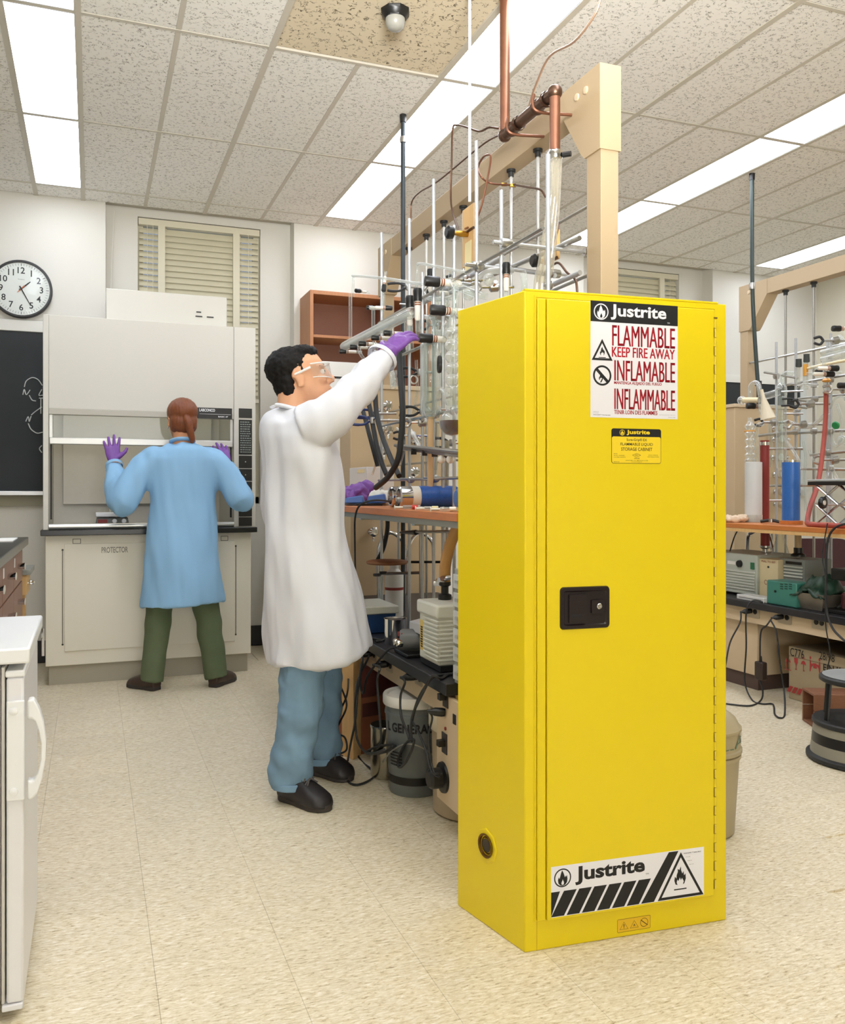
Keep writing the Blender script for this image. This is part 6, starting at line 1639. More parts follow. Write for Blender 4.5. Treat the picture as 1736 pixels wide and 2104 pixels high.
# plugs and cords under the bench edge
def plug(p, d, lab, par=None):
    p = Vector(p); d = Vector(d).normalized()
    t = thing('power_plug', lab, 'plug', p)
    MB().lathe([(.013, 0), (.015, .01), (.014, .035), (.006, .05), (.005, .06)], p, d, 10).build('plug_body', M_BLACK, t)
    return p + d * .055
CG = 'black power cords at the middle bench'
def cord(lab, pts, r=.0045): return line('power_cord', lab, 'cord', pts, r, M_BLACKR, 8, 8, CG)  # power cords, each modelled as a separate object
out = [atX(u, v, AP) + Vector((-.008, 0, 0)) for u, v in ((768, 1343), (801, 1365), (861, 1391))]
e0 = plug(out[0] + Vector((0, .012, 0)), (-1, .2, -.1), 'black plug in the bench outlet nearest the lab coat'); e1 = plug(out[1] + Vector((0, .012, 0)), (-1, .5, -.1), 'black plug in the middle bench outlet'); e2 = plug(out[2] + Vector((0, .012, 0)), (-1, .5, -.1), 'black plug in the bench outlet above the bucket')
F0 = lambda u, v: atz(u, v, .006)
cord('black cord falling from the outlet beside the coat in a long loop', [e0, A(745, 1352, 1.05), A(740, 1400, 1.03), A(746, 1425, 1.03), A(755, 1390, 1.03), A(780, 1355, 1.06), Vector((1.09, A(800, 1322, 1.09).y, BZ + .010)), Vector((1.12, A(815, 1320, 1.12).y, BZ + .012))])
cord('black cord hanging straight down behind the denim leg and curling on the floor', [A(683, 1372, .95), A(684, 1430, .94), A(685, 1490, .93), F0(700, 1520) + Vector((0, 0, .12)), F0(735, 1552), F0(762, 1580), F0(772, 1592), F0(750, 1608), F0(726, 1612), F0(712, 1598), F0(715, 1560), A(722, 1520, .95), A(730, 1480, .94), A(735, 1420, .95), A(742, 1365, 1.06)])
cord('black cord dropping from the middle outlet to the coiled bundle', [e1, A(780, 1372, 1.0), A(775, 1400, 1.0), A(780, 1470, 1.0), A(783, 1520, 1.0), A(776, 1536, 1.0)])
cord('black cord looping wide left of the cardboard boxes', [A(690, 1395, .95), A(704, 1420, .94), A(712, 1450, .94), A(700, 1480, .94), A(688, 1500, .94), A(672, 1512, .93), A(690, 1510, .94), A(708, 1515, .94), A(712, 1540, .94), A(695, 1548, .94), A(682, 1535, .94), A(690, 1480, .94), A(712, 1430, .95), A(716, 1385, 1.06)], .004)
cord('black cord hanging from above into the coils over the metal canister', [A(758, 1348, 1.06), A(735, 1400, 1.04), A(730, 1450, .95), A(732, 1510, .95), A(745, 1540, .95), A(765, 1548, .95), A(790, 1540, .95)])
co = MB()
pts = []
for k in range(46):
    a = k * .55; pts.append(A(778 + 28 * math.cos(a) + .2 * k, 1540 - .25 * (28 * math.cos(a)) + 7 * math.sin(a), 1.035 + .0008 * k))
tag(co.tube(spline(pts, 3), .0042, 7).build('cord_coil', M_BLACKR), 'flattened coil of black cord hanging before the metal canister', 'cord')
cord('black cord hanging from the outlet above the bucket to its bundle', [e2, A(832, 1402, 1.07), A(823, 1430, 1.06), A(824, 1470, 1.05), A(835, 1500, 1.05), A(841, 1520, 1.05)])
cord('black cord running off the bench top down to the bundle over the bucket', [Vector((1.14, A(922, 1330, 1.14).y, BZ + .006)), Vector((1.085, A(905, 1362, 1.085).y, BZ + .006)), A(888, 1390, 1.06), A(868, 1425, 1.05), A(848, 1470, 1.05), A(842, 1520, 1.05)], .005)
cord('second black cord running off the bench top to the bundle over the bucket', [Vector((1.16, A(935, 1325, 1.16).y, BZ + .006)), Vector((1.083, A(895, 1366, 1.083).y, BZ + .006)), A(878, 1405, 1.06), A(858, 1440, 1.05), A(845, 1490, 1.05), A(846, 1525, 1.05)], .005)
pts = []
for k in range(60):
    a = k * .52; c_ = 30 * math.cos(a); w_ = 4 + 9 * (k % 12) / 12; pts.append(A(835 + c_ * .5 + w_ * math.sin(a), 1548 - c_ * .95 + w_ * .5 * math.sin(a), 1.04 + .0008 * k))
tag(MB().tube(spline(pts, 3), .0045, 7).build('cord_coil', M_BLACKR), 'tied bundle of black cord hanging in front of the grey bucket', 'cord')
pe = plug(A(914, 1464, 1.098), (-1, .35, .1), 'black plug in the upper socket of the hanging service panel')
cord('thin black cord from the service panel plug curving down to the round socket', [pe, A(888, 1475, 1.06), A(881, 1510, 1.05), A(884, 1555, 1.05), A(892, 1588, 1.05), A(903, 1598, 1.045)], .0035)
cord('thin black cord rising from the bundle to the round socket', [A(846, 1480, 1.05), A(862, 1510, 1.05), A(876, 1545, 1.05), A(886, 1585, 1.05), A(900, 1590, 1.045)], .0035)
line('power_cord', 'black cord lying on the bench beside the blue tub', 'cord', [Vector((1.10, A(757, 1290, 1.10).y, BZ + .006)), Vector((1.13, A(775, 1282, 1.13).y - .06, BZ + .005)), Vector((1.10, A(772, 1318, 1.10).y, BZ + .005)), Vector((1.16, A(795, 1305, 1.16).y, BZ + .005))], .0045, M_BLACKR)

# ================================================================== WALL SHELF UNIT BEHIND
WY = 6.0
x0, x1 = 1.439, 2.36
t = thing('wall_bookcase', 'open brown wooden bookcase hung on the far wall behind the glassware', 'bookcase', ((x0 + x1) / 2, RY1 - .15, 1.55))
zt, zb = 2.567, 1.55
MB().box((x0, WY, zb), (x0 + .025, RY1 - .002, zt)).build('side_panel', M_BROWNW, t, bevel=.002); MB().box((x1 - .025, WY, zb), (x1, RY1 - .002, zt)).build('side_panel', M_BROWNW, t, bevel=.002)
MB().box((x0 + .025, WY, zt - .028), (x1 - .025, RY1 - .002, zt)).build('top_panel', M_BROWNW, t, bevel=.002); MB().box((x0 + .025, WY, zb), (x1 - .025, RY1 - .002, zb + .025)).build('bottom_panel', M_BROWNW, t, bevel=.002)
MB().box((x0 + .025, RY1 - .014, zb + .025), (x1 - .025, RY1 - .002, zt - .028)).build('back_panel', mat('bookcase_back', '8a5b45', .6, var=.1, vscale=6), t)
MB().box((x0 + .026, WY + .01, 2.235), (x1 - .026, RY1 - .016, 2.255)).build('shelf', M_BROWNW, t, bevel=.002)
MB().box((x0 + .55, WY + .02, 2.256), (x0 + .57, RY1 - .016, zt - .029)).build('divider', mat('bookcase_back', '8a5b45'), t)
q = atY(660, 742, WY + .03); q2 = atY(660, 768, WY + .03)
t = thing('white_binder_box', 'flat white storage box lying in the lower part of the brown bookcase', 'box', (1.62, WY + .15, q2.z))
MB().box((1.475, WY + .02, zb + .026), (1.95, WY + .27, q.z)).build('box', M_WPLAST, t, bevel=.003)
MB().box((1.475, WY + .018, q2.z - .03), (1.95, WY + .0195, q2.z - .015)).build('dark_slot', M_BLACKR, t)
# white and blue boxes standing behind the lab coat on a wall bench
t = thing('wall_bench', 'beige wall bench along the far wall behind the man in the white coat', 'bench', (1.42, 6.1, 0))
MB().box((1.25, 5.85, .05), (1.62, RY1 - .02, .88)).build('carcass', mat('cream_cabinet', 'ddd6bd', .5), t); MB().box((1.25, 5.82, .88), (1.64, RY1 - .02, .91)).build('worktop', M_EPOXY, t)
MB().box((1.27, 5.88, 0), (1.60, RY1 - .03, .05)).build('plinth', M_BLACKR, t)
c0 = atY(694, 950, 5.95)
t = thing('blue_carton', 'white framed pale blue box standing on the wall bench behind the lab coat', 'box', (c0.x, 5.95, .911))
MB().box((c0.x - .03, 5.9, .911), (c0.x + .05, 6.1, atY(694, 893, 5.95).z)).build('carton', M_WPLAST, t); MB().box((c0.x + .028, 5.898, .93), (c0.x + .052, 5.9, atY(694, 900, 5.95).z)).build('blue_face', mat('pale_blue', '7fa3c6', .5), t)
t = thing('blue_bin', 'bright blue plastic bin standing on the wall bench behind the lab coat', 'bin', (c0.x - .09, 5.95, .911))
MB().box((c0.x - .17, 5.92, .911), (c0.x - .034, 6.1, atY(690, 905, 5.95).z)).build('bin', mat('bright_blue', '2f62b4', .4), t, bevel=.004)

# ---- further glass and clamps crowding the middle rack
g2 = thing('glass_line', 'clear glass vacuum line of crossing tubes right of the glove on the middle rack', 'glassware', A(905, 720, 1.38))
for pts, r, m in (([(895, 600), (897, 660), (893, 720)], .010, M_GLASS), ([(918, 600), (916, 640), (925, 668), (918, 705)], .011, M_GLASSF), ([(870, 650), (900, 655), (935, 652)], .009, M_GLASSF), ([(868, 600), (880, 612), (905, 615), (930, 612)], .010, M_GLASS),
                  ([(905, 740), (908, 790), (900, 830), (912, 850)], .008, M_GLASS), ([(835, 640), (834, 680), (838, 725)], .009, M_GLASSF), ([(895, 870), (893, 930), (893, 1000)], .010, M_STEEL), ([(918, 905), (917, 950), (916, 1000)], .012, M_STEEL),
                  ([(925, 560), (925, 600)], .009, M_GLASS), ([(985, 570), (1000, 560), (1020, 556), (1050, 556)], .013, M_GLASSF), ([(1075, 560), (1077, 590), (1070, 610)], .012, M_GLASS), ([(855, 740), (857, 800), (850, 850)], .007, M_GLASS),
                  ([(935, 700), (915, 720), (905, 735)], .010, M_GLASSF), ([(905, 640), (890, 648), (880, 665), (876, 700)], .008, M_GLASS)):
    gtube(g2, [A(u, v, 1.40) for u, v in pts], r, m=m)
for u, v, s in ((900, 690, .024), (915, 625, .020), (1005, 575, .024), (875, 845, .022)): MB().ball(A(u, v, 1.39), s, 14, 9).build('bulb', M_GLASSF, g2)
for u, v, dd in ((652 + 225, 600, (1, -.1, 0)), (1040, 540, (0, 0, -1)), (884, 553, (0, 0, -1))): stopcock(g2, A(u, v, 1.37), dd, .9)
for i, (u, v, X, L, lab) in enumerate(((868, 868, 1.36, .05, 'steel clamp low on the rack beside the graduated stem'), (846, 895, 1.44, .06, 'steel clamp under the ring clip behind the thick black hose'), (900, 588, 1.45, .06, 'steel clamp behind the topmost black stopcock'), (960, 575, 1.48, .05, 'steel clamp where the long bars cross above the cabinet'), (1015, 590, 1.50, .05, 'steel clamp just above the yellow cabinet top edge'), (905, 668, 1.44, .06, 'steel clamp behind the middle black stopcock'))):
    p = A(u, v, X); t = thing('rod_clamp', lab, 'clamp', p)
    MB().lathe([(.012, -.02), (.020, -.014), (.020, .014), (.012, .02)], p, (.9, -.35, .1), 10).build('joint', M_STEEL, t)
    MB().cyl(p - RT * .05, p + RT * (.03 + L), .0055, 8).build('shaft', M_CHROME, t)
    MB().tube(spline([p - RT * .05, p - RT * .065 + Vector((0, 0, .018)), p - RT * .09 + Vector((0, 0, .012))]), .006, 8).build('jaw', M_BLACKR if i % 2 else M_STEEL, t); MB().tube(spline([p - RT * .05, p - RT * .065 - Vector((0, 0, .018)), p - RT * .09 - Vector((0, 0, .012))]), .006, 8).build('jaw', M_BLACKR if i % 2 else M_STEEL, t)
    MB().tube([p + Vector((-.01, -.02, .0)), p + Vector((-.015, -.045, .01))], [.004, .008], 8).build('wing_screw', M_CHROME, t)

# ================================================================== RIGHT BENCH
B2X, B2Z, B2N, B2F = 3.47, .52, 2.35, 4.95
b2 = thing('lab_bench', 'low black topped lab bench on the right with outlets under its edge', 'bench', (3.95, 3.6, 0))
MB().box((B2X, B2N, B2Z - .038), (4.62, B2F, B2Z)).build('worktop', MATS['worn_black_top'], b2, bevel=.003)
MB().box((3.51, B2N, B2Z - .125), (3.53, B2F - .02, B2Z - .038)).build('apron', M_BEIGE, b2)
py = atz(1556, 1420, 0).y
MB().box((3.56, py, .085), (4.5, B2F - .03, B2Z - .038)).build('pedestal', M_BEIGE, b2, bevel=.003)
MB().box((3.575, py + .01, 0), (4.5, B2F - .03, .085)).build('pedestal_base', mat('brown_grey_kick', '5a4740', .6), b2)
MB().box((4.2, B2N, 0), (4.24, py - .002, B2Z - .038)).build('back_panel', mat('dark_panel', '241d1b', .7), b2)
MB().box((3.56, B2N, .30), (4.2, B2N + .9, B2Z - .127)).build('drawer_box', M_BEIGED, b2)
O2 = []
for u, v in ((1548, 1256), (1613, 1268), (1684, 1279)):
    p = atX(u, v, 3.51); outlet(b2, p, (-1, 0, 0), (0, 1, 0), w=.10, h=.072); O2.append(p)
# column, frame and rods
col2 = thing('service_column', 'beige service column at the far end of the right bench', 'column', (4.6, 5.1, 0))
MB().box((4.30, 5.0, 0), (4.9, 5.26, 1.745)).build('casing', M_BEIGED, col2, bevel=.004); MB().box((4.29, 4.99, 1.745), (4.91, 5.27, 1.77)).build('cap', M_BEIGE, col2, bevel=.003)
for u, v in ((1588, 880), (1588, 903), (1590, 975), (1592, 1010), (1592, 1036), (1586, 940)):
    p = atY(u, v, 5.0)
    tp = MB().lathe([(.020, 0), (.018, -.01), (.010, -.014), (.010, -.035), (.026, -.05), (.032, -.07), (.026, -.09), (0, -.095)], p, (1, -.2, 0) if False else (0, 1, 0), 14).build('tap', M_CHROME, col2)
    MB().lathe([(.008, 0), (.008, .09), (.014, .095), (.014, .11)], p + Vector((0, -.045, 0)), (1, 0, 0), 10).build('tap_nozzle', M_CHROME, tp)
fr2 = thing('overhead_frame', 'beige overhead frame with rod rack above the right bench', 'frame', (4.45, 3.8, B2Z))
FX2 = 4.41
t2 = atX(1519, 590, FX2); BT2 = t2.z; FY2 = t2.y
MB().box((FX2 + .004, FY2 - .08, 1.772), (FX2 + .086, FY2 - .004, BT2 - .2)).build('post', FRM, fr2, bevel=.002)
MB().box((FX2, 2.2, BT2 - .105), (FX2 + .09, FY2, BT2)).build('beam', FRM, fr2, bevel=.002)
MB().prism([(0, BT2 - .001), (0, BT2 - .33), (-.105, BT2 - .33), (-.125, BT2 - .31), (-.28, BT2 - .105), (-.28, BT2 - .001)], (FX2 - .003, FY2 + .001, 0), (0, 1, 0), (0, 0, 1), (.096, 0, 0)).build('gusset', FRM, fr2, smooth=False)
MB().lathe([(.014, 0), (.013, -.005), (0, -.008)], (FX2 - .003, FY2 - .10, BT2 - .06), (1, 0, 0), 12).build('bolt', M_BEIGE, fr2)
MB().box((FX2 + .004, 2.21, B2Z), (FX2 + .086, 2.29, BT2 - .105)).build('post', FRM, fr2)
XR2 = 4.455
for u, v in ((1614, 583), (1672, 565), (1760, 540)):
    y = atX(u, v, XR2).y
    o = MB().cyl((XR2, y, B2Z), (XR2, y, BT2 - .105), .0085, 8).build('hanging_rod', M_STEEL, fr2)
    MB().lathe([(.022, 0), (.022, -.012), (.015, -.014), (.014, -.035)], (XR2, y, BT2 - .105), n=12).build('rod_cup', M_BLACKR, o)
XA2 = 4.22
for u, v in ((1595, 703), (1635, 695), (1700, 698), (1707, 685)):
    p = atX(u, v, XA2)
    MB().cyl((XA2, p.y, B2Z), (XA2, p.y, p.z), .0085, 8).build('upright_rod', M_ALU, fr2)
def bar2(u0, v0, u1, v1, X0, X1, r=.0085, m=None): MB().cyl(atX(u0, v0, X0), atX(u1, v1, X1), r, 8).build('cross_rod', m or M_STEEL, fr2)
bar2(1530, 748, 1745, 704, XR2 - .02, XR2 - .02); bar2(1612, 792, 1745, 769, XA2 + .02, XA2 + .02); bar2(1570, 893, 1745, 884, XA2 + .02, XA2 + .02); bar2(1558, 895, 1640, 886, 4.1, 4.15, .01); bar2(1575, 922, 1650, 922, 4.1, 4.2)
bar2(1640, 963, 1745, 965, XA2, XA2); bar2(1580, 998, 1690, 997, XA2 + .02, XA2 + .02); bar2(1640, 819, 1745, 810, 4.2, 4.25, .006); bar2(1665, 935, 1745, 927, XA2, XA2); bar2(1570, 765, 1640, 777, 4.15, 4.2, .007)
bar2(1605, 805, 1650, 803, 4.1, 4.2, .007); bar2(1610, 850, 1650, 850, 4.1, 4.2, .006); bar2(1570, 1028, 1610, 1028, 4.15, 4.2, .006)
for u, v in ((1595, 773), (1640, 830), (1636, 848), (1674, 820), (1672, 790), (1595, 893), (1634, 887), (1700, 930), (1672, 886), (1706, 780), (1705, 886), (1706, 963)):
    MB().lathe([(.010, -.02), (.020, -.014), (.020, .014), (.010, .02)], atX(u, v, XA2 - .02), (.9, -.35, 0), 10).build('boss_head', M_STEEL, fr2)
tp = atz(1545, 357, CZ)
cp = thing('conduit_pole', 'black electrical conduit dropping from the ceiling to the right bench', 'pole', tp)
MB().tube(spline([tp, atX(1545, 480, tp.x), atX(1546, 600, tp.x), atX(1551, 700, tp.x), atX(1557, 785, tp.x), atX(1560, 810, tp.x)], 6), .0125, 10).build('conduit', mat('conduit_green_black', '2b3834', .45), cp)
MB().lathe([(.018, -.02), (.020, 0), (.018, .02)], atX(1545, 588, tp.x), n=10).build('coupling', M_STEEL, cp); MB().lathe([(.019, 0), (.016, -.04)], tp, n=10).build('ceiling_bushing', M_BLACK, cp)
MB().lathe([(.02, -.015), (.02, .015)], atX(1558, 788, tp.x), n=8).build('lower_clip', M_BLACK, cp)
# second chalkboard on the far wall
cb1 = atY(1645, 793, RY1 - .03); 
t = thing('chalkboard', 'black chalkboard on the far wall behind the right bench glassware', 'chalkboard', (5.8, RY1 - .03, 1.15))
MB().box((5.24, RY1 - .022, 1.15), (cb1.x, RY1 - .001, cb1.z)).build('slate_panel', M_SLATE, t); MB().box((5.24, RY1 - .03, cb1.z), (cb1.x + .07, RY1 - .001, cb1.z + .07)).build('top_rail', MATS['rail_grey_white'], t); MB().box((cb1.x, RY1 - .03, 1.10), (cb1.x + .07, RY1 - .001, cb1.z)).build('side_rail', mat('pale_rail', 'ccd0cc', .5), t)
MB().box((5.24, RY1 - .085, 1.12), (cb1.x, RY1 - .001, 1.15)).build('chalk_tray', MATS['tray_aluminium'], t)
# shelf
S2Z = .957
sh2 = thing('wooden_shelf', 'orange varnished wood shelf above the right bench', 'shelf', (3.75, 3.4, .92))
MB().box((3.5, 2.35, S2Z - .026), (4.14, 4.66, S2Z)).build('board', M_ORANGE, sh2, bevel=.002); MB().box((3.503, 2.35, S2Z - .046), (3.53, 4.66, S2Z - .0265)).build('edge_rail', M_PINE, sh2)
for y in (2.9, 3.7, 4.4):
    MB().cyl((4.08, y, B2Z), (4.08, y, S2Z - .027), .008, 8).build('upright', M_STEEL, sh2)
D2 = lambda u, v, X: atX(u, v, X)
def stand(u, X, z=S2Z): p = atX(u, 1000, X); return Vector((p.x, p.y, z))
# cylinders on the shelf
def cylinder(u, v, X, wpx, lab, cat, nm, m, ring=None, z=S2Z):
    p = stand(u, X, z); Z = p.x * _s + p.y * _c; r = wpx / 2 / F_PX * Z
    zt = atX(u, v, X).z
    t = thing(nm, lab, cat, p)
    z0 = .001
    if ring: MB().lathe([(r * 1.3, .001), (r * 1.32, .02), (r * 1.02, .022), (r * 1.0, .002)], p, n=24).build('wood_ring', M_ORANGE, t); z0 = .006
    h = zt - z
    MB().lathe([(r, z0), (r, h), (r * .86, h + .002), (r * .84, h - .02), (r * .84, z0 + .02), (0, z0 + .02)], p, n=30, cap=False).build('sleeve', m, t)
    if ring is None: MB().lathe([(r * 1.02, .001), (r * 1.02, .045)], p, n=30, cap=False).build('glass_foot', M_GLASSF, t)
    else: MB().lathe([(r * .99, h), (r * .99, h + .012), (r * .8, h + .014)], p, n=30, cap=False).build('rim', M_CHROME, t)
    return t
cylinder(1548, 950, 3.74, 34, 'white frosted dewar cylinder standing on the right shelf', 'dewar', 'dewar_cylinder', mat('frosted_white', 'd3d6d3', .5))
cylinder(1625, 950, 3.72, 35, 'blue mesh covered dewar standing in a wooden ring on the right shelf', 'dewar', 'dewar_cylinder', mat('blue_mesh_fine', '2f68b4', .35, var=.3, vscale=220), True)
p = stand(1571, 3.86); zt = atX(1571, 905, 3.86).z
t = thing('red_tube', 'thick dark red rubber tube standing between the white and blue dewars', 'tube', p)
MB().lathe([(.027, .001), (.027, zt - S2Z), (.018, zt - S2Z)], p, n=18).build('tube', M_RED, t); MB().lathe([(.028, 0), (.028, .02)], Vector((p.x, p.y, zt - .03)), n=18, cap=False).build('metal_band', M_CHROME, t)
p2 = atX(1571, 1078, 3.6)
t = thing('pale_glove', 'pale crumpled latex glove at the left end of the right shelf', 'glove', (0, 0, 0)); bpy.data.objects.remove(t)
pg = stand(1508, 3.62); crumple('latex_glove', pg, (.08, .06, .045), mat('latex', 'd9c0a3', .6), 'pale crumpled latex glove at the left end of the right shelf', 'glove', 12, amp=.25)
# white bulb column over the white dewar
t = thing('glass_column', 'clear bubbled glass column above the white dewar on the right shelf', 'glassware', D2(1540, 930, 3.74))
b0, b1 = D2(1541, 945, 3.74), D2(1541, 858, 3.74); hh = b1.z - b0.z
pr = [(.03, -.02), (.032, 0)]
for k in range(5): z = hh * (.04 + k * .17); pr += [(.020, z), (.030, z + hh * .05), (.030, z + hh * .09), (.020, z + hh * .13)]
pr += [(.012, hh * .94), (.014, hh)]
MB().lathe(pr, b0, n=18, cap=False).build('bulbs', M_GLASSF, t)
MB().lathe([(.034, -.004), (.036, 0), (.034, .004)], D2(1541, 886, 3.74), n=16, cap=False).build('amber_ring', mat('amber', 'd79a3c', .3), t)
gtube(t, [D2(1555, 950, 3.74), D2(1555, 880, 3.74), D2(1570, 870, 3.76)], .012)
# arch with amber taps
t = thing('glass_arch', 'clear glass arch with amber stopcock and black knob left on the right bench rack', 'glassware', D2(1555, 810, 3.8))
gtube(t, [D2(1542, 840, 3.8), D2(1541, 800, 3.8), D2(1548, 787, 3.8), D2(1558, 790, 3.8), D2(1562, 815, 3.8), D2(1564, 845, 3.8), D2(1575, 860, 3.8)], .014, m=M_GLASSF)
gtube(t, [D2(1526, 822, 3.78), D2(1560, 822, 3.8)], .017, n=2, m=mat('amber_glass', 'efdfb6', .2)); MB().ball(D2(1524, 823, 3.78), .028, 12, 8).build('handle', M_GLASSF, t)
stopcock(t, D2(1534, 834, 3.76), (1, -.3, 0), 1.2)
MB().lathe([(.045, 0), (.012, .13), (.010, .18)], D2(1578, 860, 3.8), (-.2, .1, 1), 18, cap=False).build('funnel', mat('cream_funnel', 'e3d8be', .35), t)
gtube(t, [D2(1566, 815, 3.85), D2(1580, 812, 3.85), D2(1598, 806, 3.85)], .022)
# tall condenser
t = thing('glass_condenser', 'tall clear condenser standing behind the blue dewar on the right bench', 'condenser', D2(1606, 880, 3.95))
b0, b1 = D2(1605, 960, 3.95), D2(1605, 815, 3.95); hh = b1.z - b0.z
MB().lathe([(.014, -.06), (.020, -.01), (.030, .0), (.030, hh), (.034, hh + .005), (.034, hh + .05), (.026, hh + .07), (.012, hh + .085)], b0, n=20, cap=False).build('jacket', M_GLASS, t)
for k in (-.012, 0, .012): MB().cyl(b0 + Vector((k, 0, 0)), b1 + Vector((k, 0, 0)), .005, 8, cap=False).build('core_tube', M_GLASS, t)
gtube(t, [D2(1608, 790, 3.95), D2(1609, 772, 3.95), D2(1618, 766, 3.95), D2(1632, 768, 3.97)], .013)
# stoppered tubes
for (u, v0, v1, lab) in ((1641, 739, 790, 'shorter stoppered glass tube with grey cap'), (1657, 729, 800, 'taller stoppered glass tube with amber neck')):
    a, b = D2(u, v0, 4.0), D2(u - 2, v1, 4.0)
    t = thing('stoppered_tube', lab + ' on the right bench rack', 'glassware', b)
    MB().lathe([(.016, 0), (.019, .005), (.017, .045), (.019, .048)], a - Vector((0, 0, .045)), n=14).build('rubber_stopper', mat('grey_rubber', '484d4c', .6), t)
    MB().lathe([(.015, 0), (.015, (a.z - b.z) - .045)], b, n=14, cap=False).build('tube', M_GLASSF, t)
    if u > 1650: MB().lathe([(.0155, .08), (.0155, .15)], b, n=14, cap=False).build('amber_neck', MATS['amber'], t)
t = thing('glass_tee', 'amber tinted glass tee with green clip beside the red hose', 'glassware', D2(1695, 790, 4.0))
gtube(t, [D2(1660, 757, 4.0), D2(1690, 750, 4.0), D2(1740, 740, 4.0)], .009, m=MATS['amber_glass']); gtube(t, [D2(1694, 735, 4.0), D2(1697, 770, 4.0), D2(1698, 805, 4.0)], .016, m=M_GLASSF)
MB().lathe([(.018, -.01), (.026, 0), (.018, .012)], D2(1698, 782, 4.0), n=12).build('amber_clip', MATS['amber'], t)
for (u, v, dd) in ((1677, 764, (1, -.2, 0)), (1713, 769, (-1, .3, 0)), (1722, 757, (-1, .3, 0)), (1710, 675, (1, -.3, 0)), (1722, 792, (1, -.3, 0))): stopcock(t, D2(u, v, 3.98), dd, 1.1)
MB().lathe([(.020, -.008), (.024, 0), (.020, .008)], D2(1717, 874, 4.0), (1, .2, .3), 14).build('green_clip', mat('green_clip', '2c8a4e', .4), t)
t = thing('vacuum_manifold', 'pale frosted glass manifold at the right edge above the right bench', 'manifold', D2(1715, 730, 4.05))
for v in (722, 736): MB().cyl(D2(1690, v + 3, 4.05), D2(1748, v - 12, 4.02), .020, 14).build('tube', M_GLASSF, t)
t = thing('glass_bulb_trap', 'small clear glass bulbs and coiled tube low on the right rack', 'glassware', D2(1720, 905, 4.05))
gtube(t, [D2(1712, 880, 4.05), D2(1710, 905, 4.05), D2(1718, 916, 4.05), D2(1727, 905, 4.05), D2(1728, 885, 4.05)], .010); MB().ball(D2(1730, 905, 4.05), .03, 12, 8).build('bulb', M_GLASS, t)
gtube(t, [D2(1630, 870, 4.1), D2(1640, 876, 4.1), D2(1665, 876, 4.1), D2(1685, 862, 4.1), D2(1700, 848, 4.1)], .013, m=M_GLASSF)
gtube(t, [D2(1612, 900, 4.15), D2(1625, 920, 4.15), D2(1640, 945, 4.15), D2(1645, 965, 4.15)], .012, m=M_GLASSF)
for u, v, lb in ((1612, 820, 'upper'), (1610, 834, 'lower')):
    p = D2(u, v, 3.93)
    t = thing('rod_clamp', '%s black prong clamp gripping the tall condenser on the right bench' % lb, 'clamp', p)
    MB().tube(spline([p + Vector((-.02, 0, .0)), p + Vector((.01, -.03, 0)), p + Vector((.05, -.01, 0)), p + Vector((.10, 0, 0))]), .006, 8).build('jaw', M_BLACKR, t)
    MB().cyl(p + Vector((.10, 0, 0)), p + Vector((.20, .02, -.005)), .007, 8).build('shaft', M_STEEL, t)
# red hose
line('red_hose', 'dark red rubber hose hanging down the right rack and curling along the shelf edge', 'hose', [D2(1697, 803, 4.0), D2(1696, 860, 4.0), D2(1690, 930, 3.95), D2(1680, 995, 3.85), D2(1665, 1040, 3.7), Vector((3.62, D2(1659, 1062, 3.62).y, S2Z + .03)), Vector((3.56, D2(1664, 1075, 3.56).y, S2Z + .013)), Vector((3.54, D2(1700, 1078, 3.54).y, S2Z + .013)), Vector((3.55, D2(1750, 1078, 3.55).y, S2Z + .013))], .0135, mat('brick_red_rubber', 'a24436', .5), 8, 12)
# lab jack
p = stand(1706, 3.70); p.y -= .04
t = thing('lab_jack', 'scissor lab jack with grey top plate and black star knob on the right shelf', 'jack', p)
zt = D2(1706, 985, 3.7).z
MB().box(p + Vector((-.09, -.14, .001)), p + Vector((.10, .09, .012))).build('base_plate', M_STEEL, t, bevel=.002)
MB().box((p.x - .10, p.y - .17, zt - .012), (p.x + .10, p.y + .10, zt)).build('top_plate', mat('grey_plate', 'b8bdbd', .4, .4), t, bevel=.003); MB().box((p.x - .10, p.y - .17, zt - .032), (p.x + .10, p.y + .10, zt - .0125)).build('plate_skirt', M_BLACK, t, bevel=.003)
zm = (S2Z + .012 + zt - .03) / 2
for x in (-.085, .085):
    for k, (za, zb) in enumerate(((S2Z + .013, zm), (zm, zt - .033))):
        for s in (-1, 1):
            MB().tube([(p.x + x, p.y - .02 + s * .075, za), (p.x + x, p.y - .02 - s * .075, zb)], .007, 6).build('scissor_arm', M_STEEL, t)
for y in (-.095, .055): MB().cyl((p.x - .09, p.y + y, zm), (p.x + .09, p.y + y, zm), .005, 8).build('cross_pin', M_STEEL, t)
MB().cyl((p.x - .02, p.y + .10, zm), (p.x - .02, p.y - .12, zm), .005, 8).build('lead_screw', M_STEEL, t)
kp = D2(1690, 1033, 3.6)
MB().lathe([(.0, -.012), (.012, -.014), (.030, -.010), (.034, 0), (.030, .012), (0, .014)], kp, (.3, -.95, 0), 9).build('star_knob', M_BLACK, t); MB().lathe([(.013, -.003), (.013, .003)], kp + Vector((-.004, -.016, 0)), (.3, -.95, 0), 14).build('knob_cap', M_WPLAST, t)
MB().cyl(kp, (p.x - .02, p.y + .05, zm), .006, 8).build('knob_shaft', M_STEEL, t)
